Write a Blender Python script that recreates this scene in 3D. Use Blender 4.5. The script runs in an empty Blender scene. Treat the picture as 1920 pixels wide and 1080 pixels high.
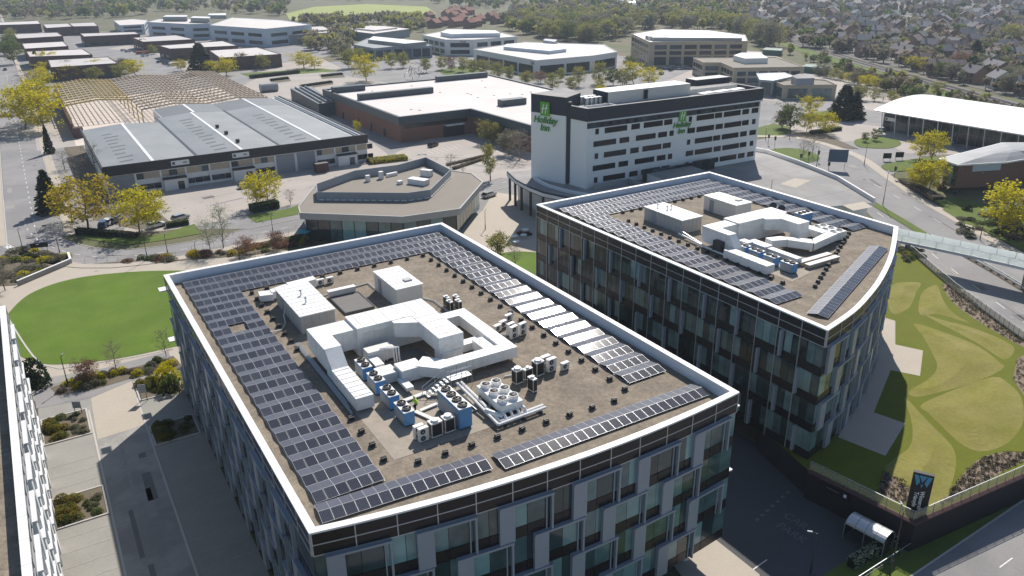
import bpy, bmesh, math, random
from math import sin, cos, tan, pi, radians, atan2, hypot, sqrt, exp
from mathutils import Vector, Matrix

S = bpy.context.scene
COL = S.collection
random.seed(11)

# ------------------------------------------------------------------ camera
FPX, HC = 1479.4, 56.5                      # focal length in pixels of a 1920 wide frame, height of the drone
PT, YW, RL = radians(22.692), radians(31.232), radians(0.714)
_fh = Vector((sin(YW), cos(YW), 0)); _rt = Vector((cos(YW), -sin(YW), 0)); _up = Vector((0, 0, 1))
_fw = _fh * cos(PT) - _up * sin(PT)
_dn = -(_fh * sin(PT) + _up * cos(PT))
_r = _rt * cos(RL) + _dn * sin(RL)
_d = _dn * cos(RL) - _rt * sin(RL)
cam = bpy.data.cameras.new('camera'); camo = bpy.data.objects.new('camera', cam); COL.objects.link(camo)
cam.sensor_width = 36; cam.lens = FPX / 1920 * 36; cam.clip_start = 0.5; cam.clip_end = 20000
camo.matrix_world = Matrix(((_r.x, -_d.x, -_fw.x, 0), (_r.y, -_d.y, -_fw.y, 0), (_r.z, -_d.z, -_fw.z, HC), (0, 0, 0, 1)))
S.camera = camo

# ------------------------------------------------------------------ sky, sun, exposure
AZ, EL = radians(43.5), radians(43)
world = bpy.data.worlds.new('World'); S.world = world; world.use_nodes = True
nt = world.node_tree; nt.nodes.clear()
sky = nt.nodes.new('ShaderNodeTexSky'); sky.sky_type = 'NISHITA'; sky.sun_disc = False
sky.sun_elevation = EL; sky.sun_rotation = AZ; sky.altitude = 60; sky.air_density = 1.0; sky.dust_density = 0.4; sky.ozone_density = 1.0
bg = nt.nodes.new('ShaderNodeBackground'); bg.inputs['Strength'].default_value = 0.078
wo = nt.nodes.new('ShaderNodeOutputWorld')
nt.links.new(sky.outputs[0], bg.inputs['Color']); nt.links.new(bg.outputs[0], wo.inputs['Surface'])
sun = bpy.data.lights.new('sun', 'SUN'); sun.energy = 4.2; sun.angle = radians(0.55); sun.color = (1.0, 0.945, 0.87)
suno = bpy.data.objects.new('sun', sun); COL.objects.link(suno)
SUN = Vector((sin(AZ) * cos(EL), cos(AZ) * cos(EL), sin(EL)))
suno.rotation_euler = SUN.to_track_quat('Z', 'Y').to_euler(); suno.location = (0, 0, 300)
S.view_settings.view_transform = 'Standard'; S.view_settings.look = 'None'
S.view_settings.exposure = 0.46; S.view_settings.gamma = 1.0; S.view_settings.use_curve_mapping = False
S.render.engine = 'CYCLES'
S.cycles.use_denoising = True; S.cycles.max_bounces = 6; S.cycles.diffuse_bounces = 3; S.cycles.glossy_bounces = 3
S.cycles.transmission_bounces = 4; S.cycles.transparent_max_bounces = 6; S.cycles.volume_bounces = 0
S.cycles.caustics_reflective = False; S.cycles.caustics_refractive = False; S.cycles.sample_clamp_indirect = 8

# ------------------------------------------------------------------ survey helpers: sight lines from the photograph to points of known height
def P(px, py, z=0.0):
    d = _r * (px - 960) + _d * (py - 540) + _fw * FPX
    t = (z - HC) / d.z
    return Vector((d.x * t, d.y * t, z))
def proj(v):
    w = Vector((v[0], v[1], v[2] - HC)); k = w.dot(_fw)
    return 960 + FPX * w.dot(_r) / k, 540 + FPX * w.dot(_d) / k
def sstep(a, b, v):
    t = max(0.0, min(1.0, (v - a) / (b - a))); return t * t * (3 - 2 * t)
LOW = -3.5
def zg(x, y):
    if x < 53:
        return LOW if (x > 30 and y < 52) else 0.0
    if x < 115:
        return LOW * (1 - sstep(72, 100, y))
    return LOW * (1 - sstep(80, 150, y)) * (1 - sstep(200, 225, x))
def G(px, py):
    z = 0.0
    for _ in range(14):
        p = P(px, py, z); z = 0.5 * z + 0.5 * zg(p.x, p.y)
    return P(px, py, z)
def ztop(x, y, zf, py):
    a, b = zf, zf + 60
    for _ in range(40):
        m = (a + b) / 2
        if proj((x, y, m))[1] > py: a = m
        else: b = m
    return a

# ------------------------------------------------------------------ materials
MATS = {}
def M(name, col, rough=0.8, metal=0.0, var=0.12, scale=0.6, fine=0.0, fscale=8.0, bump=0.0, bscale=20.0, objvar=0.0, spec=0.4, col2=None, thr=0.5, soft=0.12, pscale=0.1, coat=0.0, trans=0.0, vein=0.0):
    if name in MATS: return MATS[name]
    m = bpy.data.materials.new(name); m.use_nodes = True; t = m.node_tree; N, L = t.nodes, t.links; N.clear()
    out = N.new('ShaderNodeOutputMaterial'); b = N.new('ShaderNodeBsdfPrincipled')
    b.inputs['Roughness'].default_value = rough; b.inputs['Metallic'].default_value = metal
    b.inputs['Specular IOR Level'].default_value = spec
    if coat: b.inputs['Coat Weight'].default_value = coat; b.inputs['Coat Roughness'].default_value = 0.078
    geo = N.new('ShaderNodeNewGeometry'); pos = geo.outputs['Position']
    def noise(sc, det=4.0, rg=0.6):
        n = N.new('ShaderNodeTexNoise'); n.inputs['Scale'].default_value = sc; n.inputs['Detail'].default_value = det; n.inputs['Roughness'].default_value = rg
        L.new(pos, n.inputs['Vector']); return n.outputs['Fac']
    def math_(op, a, bb):
        n = N.new('ShaderNodeMath'); n.operation = op
        for i, v in enumerate((a, bb)):
            if isinstance(v, (int, float)): n.inputs[i].default_value = v
            else: L.new(v, n.inputs[i])
        return n.outputs[0]
    c = None
    if col2 is not None:
        r = N.new('ShaderNodeMapRange'); r.inputs['From Min'].default_value = thr - soft; r.inputs['From Max'].default_value = thr + soft
        L.new(noise(pscale, 5.0, 0.62), r.inputs['Value'])
        mx = N.new('ShaderNodeMix'); mx.data_type = 'RGBA'; L.new(r.outputs[0], mx.inputs['Factor'])
        mx.inputs['A'].default_value = (*col, 1); mx.inputs['B'].default_value = (*col2, 1); c = mx.outputs['Result']
    f = None
    if var: f = math_('MULTIPLY_ADD', noise(scale), 2 * var); f.node.inputs[2].default_value = 1 - var
    if fine:
        g = math_('MULTIPLY_ADD', noise(fscale, 3.0, 0.7), 2 * fine); g.node.inputs[2].default_value = 1 - fine
        f = g if f is None else math_('MULTIPLY', f, g)
    if objvar:
        oi = N.new('ShaderNodeObjectInfo'); g = math_('MULTIPLY_ADD', oi.outputs['Random'], 2 * objvar); g.node.inputs[2].default_value = 1 - objvar
        f = g if f is None else math_('MULTIPLY', f, g)
    if f is not None:
        v = N.new('ShaderNodeVectorMath'); v.operation = 'SCALE'
        if c is not None: L.new(c, v.inputs[0])
        else: v.inputs[0].default_value = col
        L.new(f, v.inputs['Scale']); L.new(v.outputs[0], b.inputs['Base Color'])
    elif c is not None: L.new(c, b.inputs['Base Color'])
    else: b.inputs['Base Color'].default_value = (*col, 1)
    if bump:
        bn = N.new('ShaderNodeBump'); bn.inputs['Strength'].default_value = bump; bn.inputs['Distance'].default_value = 0.05
        L.new(noise(bscale, 3.0), bn.inputs['Height']); L.new(bn.outputs[0], b.inputs['Normal'])
    sh = b.outputs[0]
    if trans:
        tr = N.new('ShaderNodeBsdfTranslucent'); ms = N.new('ShaderNodeMixShader'); ms.inputs[0].default_value = trans
        if b.inputs['Base Color'].is_linked: L.new(b.inputs['Base Color'].links[0].from_socket, tr.inputs['Color'])
        else: tr.inputs['Color'].default_value = (*col, 1)
        L.new(sh, ms.inputs[1]); L.new(tr.outputs[0], ms.inputs[2]); sh = ms.outputs[0]
    L.new(sh, out.inputs['Surface'])
    MATS[name] = m; return m

# ground
M('terrain', (0.105, 0.115, 0.045), 0.95, var=0.3, scale=0.05, col2=(0.15, 0.125, 0.08), pscale=0.03, fine=0.25, fscale=0.8)
M('asphalt', (0.235, 0.226, 0.222), 0.9, var=0.14, scale=0.12, fine=0.15, fscale=3.0, col2=(0.275, 0.262, 0.255), pscale=0.08, bump=0.2, soft=0.05)
M('tar_patch', (0.17, 0.16, 0.155), 0.9, var=0.2, scale=1.0, fine=0.15)
M('worn_patch', (0.31, 0.29, 0.27), 0.9, var=0.2, scale=1.0, fine=0.15)
M('bay_paint', (0.42, 0.40, 0.37), 0.8, var=0.3, scale=2.0)
M('faded_paint', (0.15, 0.15, 0.15), 0.8, var=0.3, scale=2.0)
M('hotel_glass', (0.012, 0.014, 0.022), 0.15, var=0.2, spec=0.3)
M('asphalt_dark', (0.085, 0.083, 0.085), 0.9, var=0.2, scale=0.15, fine=0.15, fscale=3.0, bump=0.2)
M('yard', (0.37, 0.33, 0.295), 0.9, var=0.13, scale=0.08, fine=0.12, fscale=2.0, col2=(0.42, 0.375, 0.335), pscale=0.06)
M('paving', (0.44, 0.385, 0.315), 0.85, var=0.1, scale=0.2, fine=0.12, fscale=3.0)
M('block_paving', (0.30, 0.285, 0.255), 0.85, var=0.15, scale=0.3, fine=0.16, fscale=3.0)
M('concrete', (0.34, 0.325, 0.30), 0.85, var=0.18, scale=0.15, fine=0.12, fscale=2.5, col2=(0.27, 0.255, 0.24), pscale=0.12, soft=0.05)
M('deck', (0.26, 0.25, 0.24), 0.85, var=0.2, scale=0.1, fine=0.1, fscale=2.0, col2=(0.32, 0.305, 0.29), pscale=0.07, soft=0.06)
M('kerb', (0.5, 0.47, 0.43), 0.85, var=0.12)
M('white_paint', (0.72, 0.71, 0.68), 0.7, var=0.25, scale=1.5)
M('lawn', (0.085, 0.15, 0.004), 0.95, var=0.38, scale=0.09, fine=0.22, fscale=2.5, bump=0.5, bscale=6, col2=(0.105, 0.165, 0.012), pscale=0.2)
M('grass', (0.10, 0.14, 0.018), 0.95, var=0.3, scale=0.3, fine=0.25, fscale=3.0, bump=0.3)
M('turf_green', (0.115, 0.13, 0.002), 0.95, var=0.2, scale=0.3, fine=0.24, fscale=3.0, bump=0.4, bscale=6)
M('turf_dry', (0.235, 0.205, 0.06), 0.95, var=0.22, scale=0.25, fine=0.3, fscale=2.2, col2=(0.175, 0.17, 0.018), pscale=0.2, soft=0.2, bump=0.5, bscale=6)
M('mulch', (0.23, 0.175, 0.13), 0.95, var=0.2, scale=0.8, fine=0.35, fscale=4.0, bump=0.6)
M('soil', (0.14, 0.115, 0.08), 0.95, var=0.3, scale=0.5, fine=0.3, fscale=4.0)
M('field', (0.30, 0.33, 0.09), 0.95, var=0.12, scale=0.01)
M('ballast', (0.17, 0.15, 0.135), 0.95, var=0.2, scale=0.2, fine=0.25, fscale=2.0)
# roofs and walls
M('gravel', (0.265, 0.22, 0.165), 0.95, var=0.2, scale=0.3, fine=0.6, fscale=2.2, bump=1.0, bscale=5, col2=(0.185, 0.152, 0.115), pscale=0.45, soft=0.16)
M('coping', (0.80, 0.79, 0.77), 0.5, var=0.05, scale=0.6)
M('parapet_paint', (0.72, 0.80, 0.90), 0.35, metal=0.25, var=0.08, scale=0.5)
M('white_metal', (0.78, 0.775, 0.76), 0.5, var=0.1, scale=0.7, fine=0.07, fscale=4, col2=(0.62, 0.61, 0.585), pscale=0.7, thr=0.6, soft=0.1)
M('offwhite', (0.66, 0.64, 0.60), 0.6, var=0.1, scale=0.5, fine=0.05)
M('cladding_grey', (0.40, 0.40, 0.39), 0.6, var=0.12, scale=0.8)
M('blue_coat', (0.10, 0.27, 0.52), 0.5, var=0.15, scale=1.2)
M('black_plastic', (0.02, 0.02, 0.022), 0.5, var=0.2)
M('fan_grille', (0.06, 0.06, 0.065), 0.5, metal=0.4, var=0.2)
M('dark_metal', (0.06, 0.065, 0.075), 0.45, metal=0.3, var=0.15)
M('galv', (0.45, 0.47, 0.49), 0.45, metal=0.6, var=0.15, scale=2)
M('alu', (0.55, 0.56, 0.57), 0.4, metal=0.5, var=0.08)
M('membrane', (0.16, 0.15, 0.14), 0.8, var=0.2, scale=0.6)
M('screed', (0.33, 0.285, 0.23), 0.9, var=0.25, scale=0.4, fine=0.2, fscale=2.0)
M('spandrel', (0.018, 0.015, 0.017), 0.25, var=0.3, scale=0.4, objvar=0.3, spec=0.35)
M('panel_blue', (0.31, 0.345, 0.395), 0.4, metal=0.1, var=0.08, scale=0.6, objvar=0.05)
M('panel_white', (0.74, 0.75, 0.76), 0.45, var=0.06, scale=0.6)
M('deflector', (0.085, 0.086, 0.108), 0.35, var=0.1, scale=0.8, objvar=0.12)
M('wall_dark', (0.02, 0.017, 0.02), 0.85, var=0.3, scale=0.5)
M('frame_alu', (0.48, 0.49, 0.51), 0.4, metal=0.4, var=0.05)
M('core', (0.035, 0.037, 0.04), 0.8, var=0.2)
M('brick', (0.20, 0.105, 0.075), 0.9, var=0.15, scale=0.3, fine=0.14, fscale=4.0)
M('brick_dark', (0.10, 0.055, 0.052), 0.9, var=0.15, scale=0.2, fine=0.14, fscale=3.0)
M('brick_far', (0.20, 0.10, 0.075), 0.9, var=0.2, objvar=0.35)
M('hotel_white', (0.86, 0.855, 0.84), 0.6, var=0.04, scale=0.15)
M('hotel_navy', (0.032, 0.036, 0.055), 0.5, var=0.12, scale=0.4)
M('shed_roof', (0.56, 0.52, 0.50), 0.7, var=0.14, scale=0.12, fine=0.08, fscale=1.5, objvar=0.08)
M('metal_roof', (0.235, 0.245, 0.245), 0.5, var=0.14, scale=0.12, col2=(0.285, 0.29, 0.29), pscale=0.08)
M('metal_roof_dark', (0.17, 0.18, 0.19), 0.6, var=0.2, scale=0.2)
M('roof_stain', (0.12, 0.13, 0.13), 0.7, var=0.3, scale=0.5)
M('store_roof', (0.62, 0.565, 0.53), 0.8, var=0.09, scale=0.08, col2=(0.68, 0.63, 0.60), pscale=0.05)
M('store_fascia', (0.055, 0.07, 0.085), 0.5, var=0.15, scale=0.3)
M('fascia_black', (0.026, 0.026, 0.03), 0.5, var=0.15)
M('white_wall', (0.76, 0.75, 0.73), 0.7, var=0.1, scale=0.3)
M('shutter', (0.27, 0.29, 0.315), 0.5, var=0.1)
M('pale_blue_wall', (0.50, 0.56, 0.63), 0.6, var=0.08, scale=0.1)
M('tan_stone', (0.46, 0.38, 0.28), 0.8, var=0.12, scale=0.3)
M('tan_roof', (0.25, 0.222, 0.185), 0.9, var=0.12, scale=0.2)
M('stucco', (0.70, 0.69, 0.66), 0.8, var=0.06, scale=0.2)
M('grey_clad', (0.27, 0.30, 0.335), 0.5, var=0.08, scale=0.4)
M('bright_roof', (0.86, 0.85, 0.83), 0.35, var=0.03, scale=0.2)
M('steel_yellow', (0.46, 0.36, 0.13), 0.6, var=0.3, scale=0.5)
M('steel_tan', (0.42, 0.35, 0.27), 0.7, var=0.3, scale=0.5)
M('slab_pale', (0.62, 0.54, 0.47), 0.9, var=0.15, scale=0.15)
M('railing_glass', (0.55, 0.56, 0.44), 0.3, var=0.1)
M('bridge_glass', (0.86, 0.89, 0.87), 0.2, var=0.08, scale=0.5, trans=0.5)
M('sign_green', (0.13, 0.40, 0.03), 0.5, var=0.05)
M('logo_white', (0.85, 0.85, 0.85), 0.5, var=0)
M('letter_green', (0.06, 0.25, 0.04), 0.5, var=0)
M('logo_blue', (0.09, 0.32, 0.50), 0.5, var=0)
M('sign_black', (0.012, 0.012, 0.016), 0.4, var=0.1)
M('sign_blue', (0.06, 0.10, 0.16), 0.5, var=0.05)
M('tyre', (0.02, 0.02, 0.02), 0.9, var=0.1)
M('hivis', (0.45, 0.75, 0.05), 0.8, var=0.05)
M('navy_cloth', (0.02, 0.025, 0.06), 0.9, var=0.2)
M('skin', (0.45, 0.27, 0.2), 0.7, var=0.05)
M('hair', (0.05, 0.03, 0.02), 0.9, var=0.1)
M('teal_fabric', (0.08, 0.34, 0.40), 0.8, var=0.1)
M('shed_green', (0.05, 0.13, 0.10), 0.6, var=0.1)
M('rust', (0.30, 0.10, 0.05), 0.9, var=0.3)
for nm, c in dict(car_white=(0.75, 0.75, 0.74), car_silver=(0.42, 0.43, 0.44), car_black=(0.015, 0.015, 0.018), car_blue=(0.04, 0.08, 0.2), car_red=(0.22, 0.015, 0.015), car_grey=(0.14, 0.145, 0.15)).items():
    M(nm, c, 0.25, metal=0.2 if nm != 'car_white' else 0, var=0.02, coat=0.6)
# foliage
def leafmat(n, c, c2): M(n, c, 0.7, var=0.25, scale=0.7, fine=0.3, fscale=5.0, objvar=0.12, col2=c2, pscale=0.5, soft=0.15, trans=0.5, spec=0.2)
leafmat('leaf_yellow', (0.46, 0.42, 0.008), (0.58, 0.49, 0.012))
leafmat('leaf_gold', (0.52, 0.37, 0.015), (0.42, 0.36, 0.02))
leafmat('leaf_olive', (0.24, 0.245, 0.055), (0.32, 0.30, 0.07))
leafmat('leaf_green', (0.10, 0.135, 0.03), (0.15, 0.18, 0.045))
leafmat('leaf_shrub', (0.26, 0.20, 0.03), (0.17, 0.17, 0.03))
leafmat('leaf_dark', (0.018, 0.032, 0.016), (0.035, 0.05, 0.025))
leafmat('leaf_white', (0.42, 0.44, 0.32), (0.30, 0.34, 0.2))
leafmat('leaf_bronze', (0.24, 0.11, 0.07), (0.20, 0.13, 0.08))
leafmat('leaf_twig', (0.23, 0.185, 0.135), (0.17, 0.14, 0.10))
leafmat('leaf_grey', (0.24, 0.225, 0.15), (0.17, 0.17, 0.11))
M('bark', (0.13, 0.095, 0.07), 0.9, var=0.3, scale=2.0, bump=0.5)
M('bark_pale', (0.22, 0.19, 0.16), 0.9, var=0.3, scale=2.0)

def glassmat(name, dark, light, split, rough=0.06, spec=0.5):
    """office glazing: every pane its own tone, from dark rooms to drawn pale blinds"""
    m = bpy.data.materials.new(name); m.use_nodes = True; t = m.node_tree; N, L = t.nodes, t.links
    b = N['Principled BSDF']; b.inputs['Roughness'].default_value = rough; b.inputs['Specular IOR Level'].default_value = spec
    oi = N.new('ShaderNodeObjectInfo'); r = N.new('ShaderNodeValToRGB'); cr = r.color_ramp
    cr.elements[0].position = 0; cr.elements[0].color = (*dark, 1); cr.elements[1].position = 1; cr.elements[1].color = (*light, 1)
    e = cr.elements.new(split); e.color = tuple(0.85 * dark[i] + 0.15 * light[i] for i in range(3)) + (1,)
    n = N.new('ShaderNodeTexNoise'); n.inputs['Scale'].default_value = 0.5; g = N.new('ShaderNodeNewGeometry'); L.new(g.outputs['Position'], n.inputs['Vector'])
    a = N.new('ShaderNodeMath'); a.operation = 'MULTIPLY_ADD'; a.inputs[1].default_value = 0.5; L.new(n.outputs['Fac'], a.inputs[0])
    s = N.new('ShaderNodeMath'); s.operation = 'MULTIPLY_ADD'; s.inputs[1].default_value = 0.9; s.inputs[2].default_value = -0.18; L.new(oi.outputs['Random'], s.inputs[0]); L.new(s.outputs[0], a.inputs[2])
    L.new(a.outputs[0], r.inputs['Fac']); L.new(r.outputs[0], b.inputs['Base Color'])
    MATS[name] = m
glassmat('glass_office', (0.014, 0.026, 0.03), (0.22, 0.38, 0.39), 0.42, spec=0.7)
glassmat('glass_curtain', (0.008, 0.012, 0.013), (0.24, 0.36, 0.35), 0.5, spec=0.6)
glassmat('glass_dark', (0.012, 0.014, 0.018), (0.08, 0.10, 0.11), 0.6)
glassmat('glass_far', (0.015, 0.024, 0.034), (0.08, 0.12, 0.15), 0.6, rough=0.15, spec=0.3)

def solarmat():
    m = bpy.data.materials.new('solar'); m.use_nodes = True; t = m.node_tree; N, L = t.nodes, t.links
    b = N['Principled BSDF']; b.inputs['Roughness'].default_value = 0.095; b.inputs['Specular IOR Level'].default_value = 0.55; b.inputs['Sheen Weight'].default_value = 0.08; b.inputs['Sheen Roughness'].default_value = 0.45
    tc = N.new('ShaderNodeTexCoord'); br = N.new('ShaderNodeTexBrick'); br.offset = 0
    br.inputs['Color1'].default_value = (0.028, 0.03, 0.042, 1); br.inputs['Color2'].default_value = (0.033, 0.035, 0.048, 1); br.inputs['Mortar'].default_value = (0.10, 0.105, 0.12, 1)
    br.inputs['Scale'].default_value = 1.0; br.inputs['Brick Width'].default_value = 0.16; br.inputs['Row Height'].default_value = 0.16; br.inputs['Mortar Size'].default_value = 0.006
    L.new(tc.outputs['Object'], br.inputs['Vector'])
    oi = N.new('ShaderNodeObjectInfo'); a = N.new('ShaderNodeMath'); a.operation = 'MULTIPLY_ADD'; a.inputs[1].default_value = 0.5; a.inputs[2].default_value = 0.75; L.new(oi.outputs['Random'], a.inputs[0])
    v = N.new('ShaderNodeVectorMath'); v.operation = 'SCALE'; L.new(br.outputs['Color'], v.inputs[0]); L.new(a.outputs[0], v.inputs['Scale']); L.new(v.outputs[0], b.inputs['Base Color'])
    MATS['solar'] = m
solarmat()
# ------------------------------------------------------------------ building blocks
W = {}
def add(name, mesh, parent=None, mx=None, label=None, cat=None, group=None, kind=None):
    mx = mx or Matrix(); o = bpy.data.objects.new(name, mesh); COL.objects.link(o)
    if parent is not None:
        o.parent = parent; o.matrix_parent_inverse = W[parent].inverted()
    o.matrix_basis = mx; W[o] = mx
    if label: o['label'] = label
    if cat: o['category'] = cat
    if group: o['group'] = group
    if kind: o['kind'] = kind
    return o
def thing(name, label, cat, loc=(0, 0, 0), rz=0.0, group=None):
    return add(name, None, None, T(*loc) @ Matrix.Rotation(rz, 4, 'Z'), label, cat, group)
def T(x, y, z): return Matrix.Translation((x, y, z))
def RZ(a): return Matrix.Rotation(a, 4, 'Z')
def RX(a): return Matrix.Rotation(a, 4, 'X')
def RY(a): return Matrix.Rotation(a, 4, 'Y')
def SC(x, y, z): return Matrix.Diagonal((x, y, z, 1))

class MB:
    """collects shapes into one mesh; every shape may carry its own material"""
    def __init__(s): s.v = []; s.f = []; s.mi = []; s.mats = []
    def _m(s, mat):
        if mat not in s.mats: s.mats.append(mat)
        return s.mats.index(mat)
    def poly(s, pts, mat):
        i = len(s.v); s.v += [tuple(p) for p in pts]; s.f.append(tuple(range(i, i + len(pts)))); s.mi.append(s._m(mat))
    def box(s, c, d, mat, mx=None):
        x, y, z = (k / 2 for k in d); mx = mx or Matrix(); i = len(s.v)
        for sx, sy, sz in ((-1,-1,-1),(1,-1,-1),(1,1,-1),(-1,1,-1),(-1,-1,1),(1,-1,1),(1,1,1),(-1,1,1)):
            s.v.append(tuple(mx @ Vector((c[0] + sx * x, c[1] + sy * y, c[2] + sz * z))))
        k = s._m(mat)
        for q in ((0,3,2,1),(4,5,6,7),(0,1,5,4),(1,2,6,5),(2,3,7,6),(3,0,4,7)):
            s.f.append(tuple(i + j for j in q)); s.mi.append(k)
    def prism(s, pts, z0, z1, mat, top=None, bottom=False):
        a = sum(pts[i][0] * pts[(i + 1) % len(pts)][1] - pts[(i + 1) % len(pts)][0] * pts[i][1] for i in range(len(pts)))
        if a < 0: pts = pts[::-1]
        n = len(pts); i = len(s.v); k = s._m(mat); kt = s._m(top or mat)
        zz0 = z0 if callable(z0) else (lambda p: z0); zz1 = z1 if callable(z1) else (lambda p: z1)
        s.v += [(p[0], p[1], zz0(p)) for p in pts] + [(p[0], p[1], zz1(p)) for p in pts]
        for j in range(n):
            h = (j + 1) % n; s.f.append((i + j, i + h, i + n + h, i + n + j)); s.mi.append(k)
        s.f.append(tuple(i + n + j for j in range(n))); s.mi.append(kt)
        if bottom: s.f.append(tuple(i + n - 1 - j for j in range(n))); s.mi.append(k)
    def cyl(s, a, b, r, mat, n=10, r2=None, caps=True):
        a = Vector(a); b = Vector(b); r2 = r if r2 is None else r2; ax = (b - a).normalized()
        u = ax.orthogonal().normalized(); w = ax.cross(u); i = len(s.v); k = s._m(mat)
        for p, rr in ((a, r), (b, r2)):
            for j in range(n):
                t = 2 * pi * j / n; s.v.append(tuple(p + (u * cos(t) + w * sin(t)) * rr))
        for j in range(n):
            h = (j + 1) % n; s.f.append((i + j, i + h, i + n + h, i + n + j)); s.mi.append(k)
        if caps:
            s.f.append(tuple(i + n + j for j in range(n))); s.mi.append(k); s.f.append(tuple(i + n - 1 - j for j in range(n))); s.mi.append(k)
    def tube(s, pts, r, mat, n=8):
        for a, b in zip(pts, pts[1:]): s.cyl(a, b, r, mat, n)
    def strip(s, path, t0, t1, z0, z1, mat, closed=False):
        """wall along a plan path, from offset t0 to t1 to the right of travel; open at nothing"""
        n = len(path); rows = []
        for i in range(n):
            p = Vector(path[i][:2])
            a = Vector(path[i - 1][:2]) if (i > 0 or closed) else None; b = Vector(path[(i + 1) % n][:2]) if (i < n - 1 or closed) else None
            d1 = (p - a).normalized() if a is not None else None; d2 = (b - p).normalized() if b is not None else None
            d1 = d1 if d1 is not None else d2; d2 = d2 if d2 is not None else d1
            nr = Vector((d1.y, -d1.x)) + Vector((d2.y, -d2.x)); nr = nr / max(0.2, nr.length_squared) * 2
            za = z0(p) if callable(z0) else z0; zb = z1(p) if callable(z1) else z1
            rows.append([(p + nr * t0, za), (p + nr * t1, za), (p + nr * t1, zb), (p + nr * t0, zb)])
        i0 = len(s.v); k = s._m(mat)
        for r in rows:
            for q, z in r: s.v.append((q.x, q.y, z))
        m = n if closed else n - 1
        for i in range(m):
            a = i0 + 4 * i; b = i0 + 4 * ((i + 1) % n)
            for j in range(4):
                h = (j + 1) % 4; s.f.append((a + j, a + h, b + h, b + j)); s.mi.append(k)
        if not closed:
            s.f.append((i0 + 3, i0 + 2, i0 + 1, i0)); s.mi.append(k); e = i0 + 4 * (n - 1); s.f.append((e, e + 1, e + 2, e + 3)); s.mi.append(k)
    def mesh(s, name, smooth=False):
        me = bpy.data.meshes.new(name); me.from_pydata(s.v, [], s.f); me.polygons.foreach_set('material_index', s.mi)
        for m in s.mats: me.materials.append(MATS[m])
        if smooth: me.polygons.foreach_set('use_smooth', [True] * len(s.f))
        me.update(); return me
    def build(s, name, parent=None, mx=None, smooth=False, **kw):
        return add(name, s.mesh(name, smooth), parent, mx, **kw)

CACHE = {}
def unit(mat):
    k = ('box', mat)
    if k not in CACHE:
        b = MB(); b.box((0, 0, 0), (1, 1, 1), mat); CACHE[k] = b.mesh('block_' + mat)
    return CACHE[k]
def box(name, mat, parent, c, d, rz=0.0, **kw):
    return add(name, unit(mat), parent, T(*c) @ RZ(rz) @ SC(*d), **kw)
def prism(name, mat, parent, pts, z0, z1, top=None, **kw):
    b = MB(); b.prism([p[:2] for p in pts], z0, z1, mat, top); return b.build(name, parent, **kw)
def PX(z, *pts): return [P(a, b, z) for a, b in pts]

class Path:
    def __init__(s, pts):
        s.p = [Vector(q[:2]) for q in pts]; s.l = [0]
        for a, b in zip(s.p, s.p[1:]): s.l.append(s.l[-1] + (b - a).length)
        s.L = s.l[-1]
    def at(s, d, off=0.0):
        """point at arc length d, off metres to the right; and the heading"""
        d = max(0.0, min(s.L, d)); i = 0
        while i < len(s.l) - 2 and s.l[i + 1] < d: i += 1
        a, b = s.p[i], s.p[i + 1]; t = (d - s.l[i]) / max(1e-6, s.l[i + 1] - s.l[i]); q = a.lerp(b, t); h = (b - a).normalized()
        return Vector((q.x + h.y * off, q.y - h.x * off)), atan2(h.y, h.x)
def smooth_path(pts, n=8):
    out = []
    for i in range(len(pts) - 1):
        p0 = Vector(pts[max(0, i - 1)][:2]); p1 = Vector(pts[i][:2]); p2 = Vector(pts[i + 1][:2]); p3 = Vector(pts[min(len(pts) - 1, i + 2)][:2])
        for k in range(n):
            t = k / n; out.append(0.5 * ((2 * p1) + (p2 - p0) * t + (2 * p0 - 5 * p1 + 4 * p2 - p3) * t * t + (3 * p1 - p0 - 3 * p2 + p3) * t ** 3))
    out.append(Vector(pts[-1][:2])); return out
def smooth_loop(pts, n=5):
    m = len(pts); out = []
    for i in range(m):
        p0, p1, p2, p3 = (Vector(pts[(i + j) % m][:2]) for j in (-1, 0, 1, 2))
        for k in range(n):
            t = k / n; out.append(0.5 * ((2 * p1) + (p2 - p0) * t + (2 * p0 - 5 * p1 + 4 * p2 - p3) * t * t + (3 * p1 - p0 - 3 * p2 + p3) * t ** 3))
    return out

def sheet(name, mat, pts, dz=0.02, drape=False, parent=None, kind='structure', z=None, maxe=4.0, **kw):
    """a surfacing laid dz above the ground"""
    drape = drape or (z is None and any(abs(zg(p[0], p[1])) > .01 for p in pts))
    bm = bmesh.new(); vs = [bm.verts.new((p[0], p[1], 0)) for p in pts]; f = bm.faces.new(vs)
    if f.normal.z < 0 or True:
        bm.normal_update()
        if f.normal.z < 0: f.normal_flip()
    bmesh.ops.triangulate(bm, faces=bm.faces[:])
    if drape:
        for _ in range(8):
            e = [e for e in bm.edges if e.calc_length() > maxe]
            if not e: break
            bmesh.ops.subdivide_edges(bm, edges=e, cuts=1); bmesh.ops.triangulate(bm, faces=bm.faces[:])
    for v in bm.verts: v.co.z = (z if z is not None else (zg(v.co.x, v.co.y) if drape else 0.0)) + dz
    me = bpy.data.meshes.new(name); bm.to_mesh(me); bm.free(); me.materials.append(MATS[mat])
    return add(name, me, parent, None, kind=kind if parent is None else None, **kw)
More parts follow.
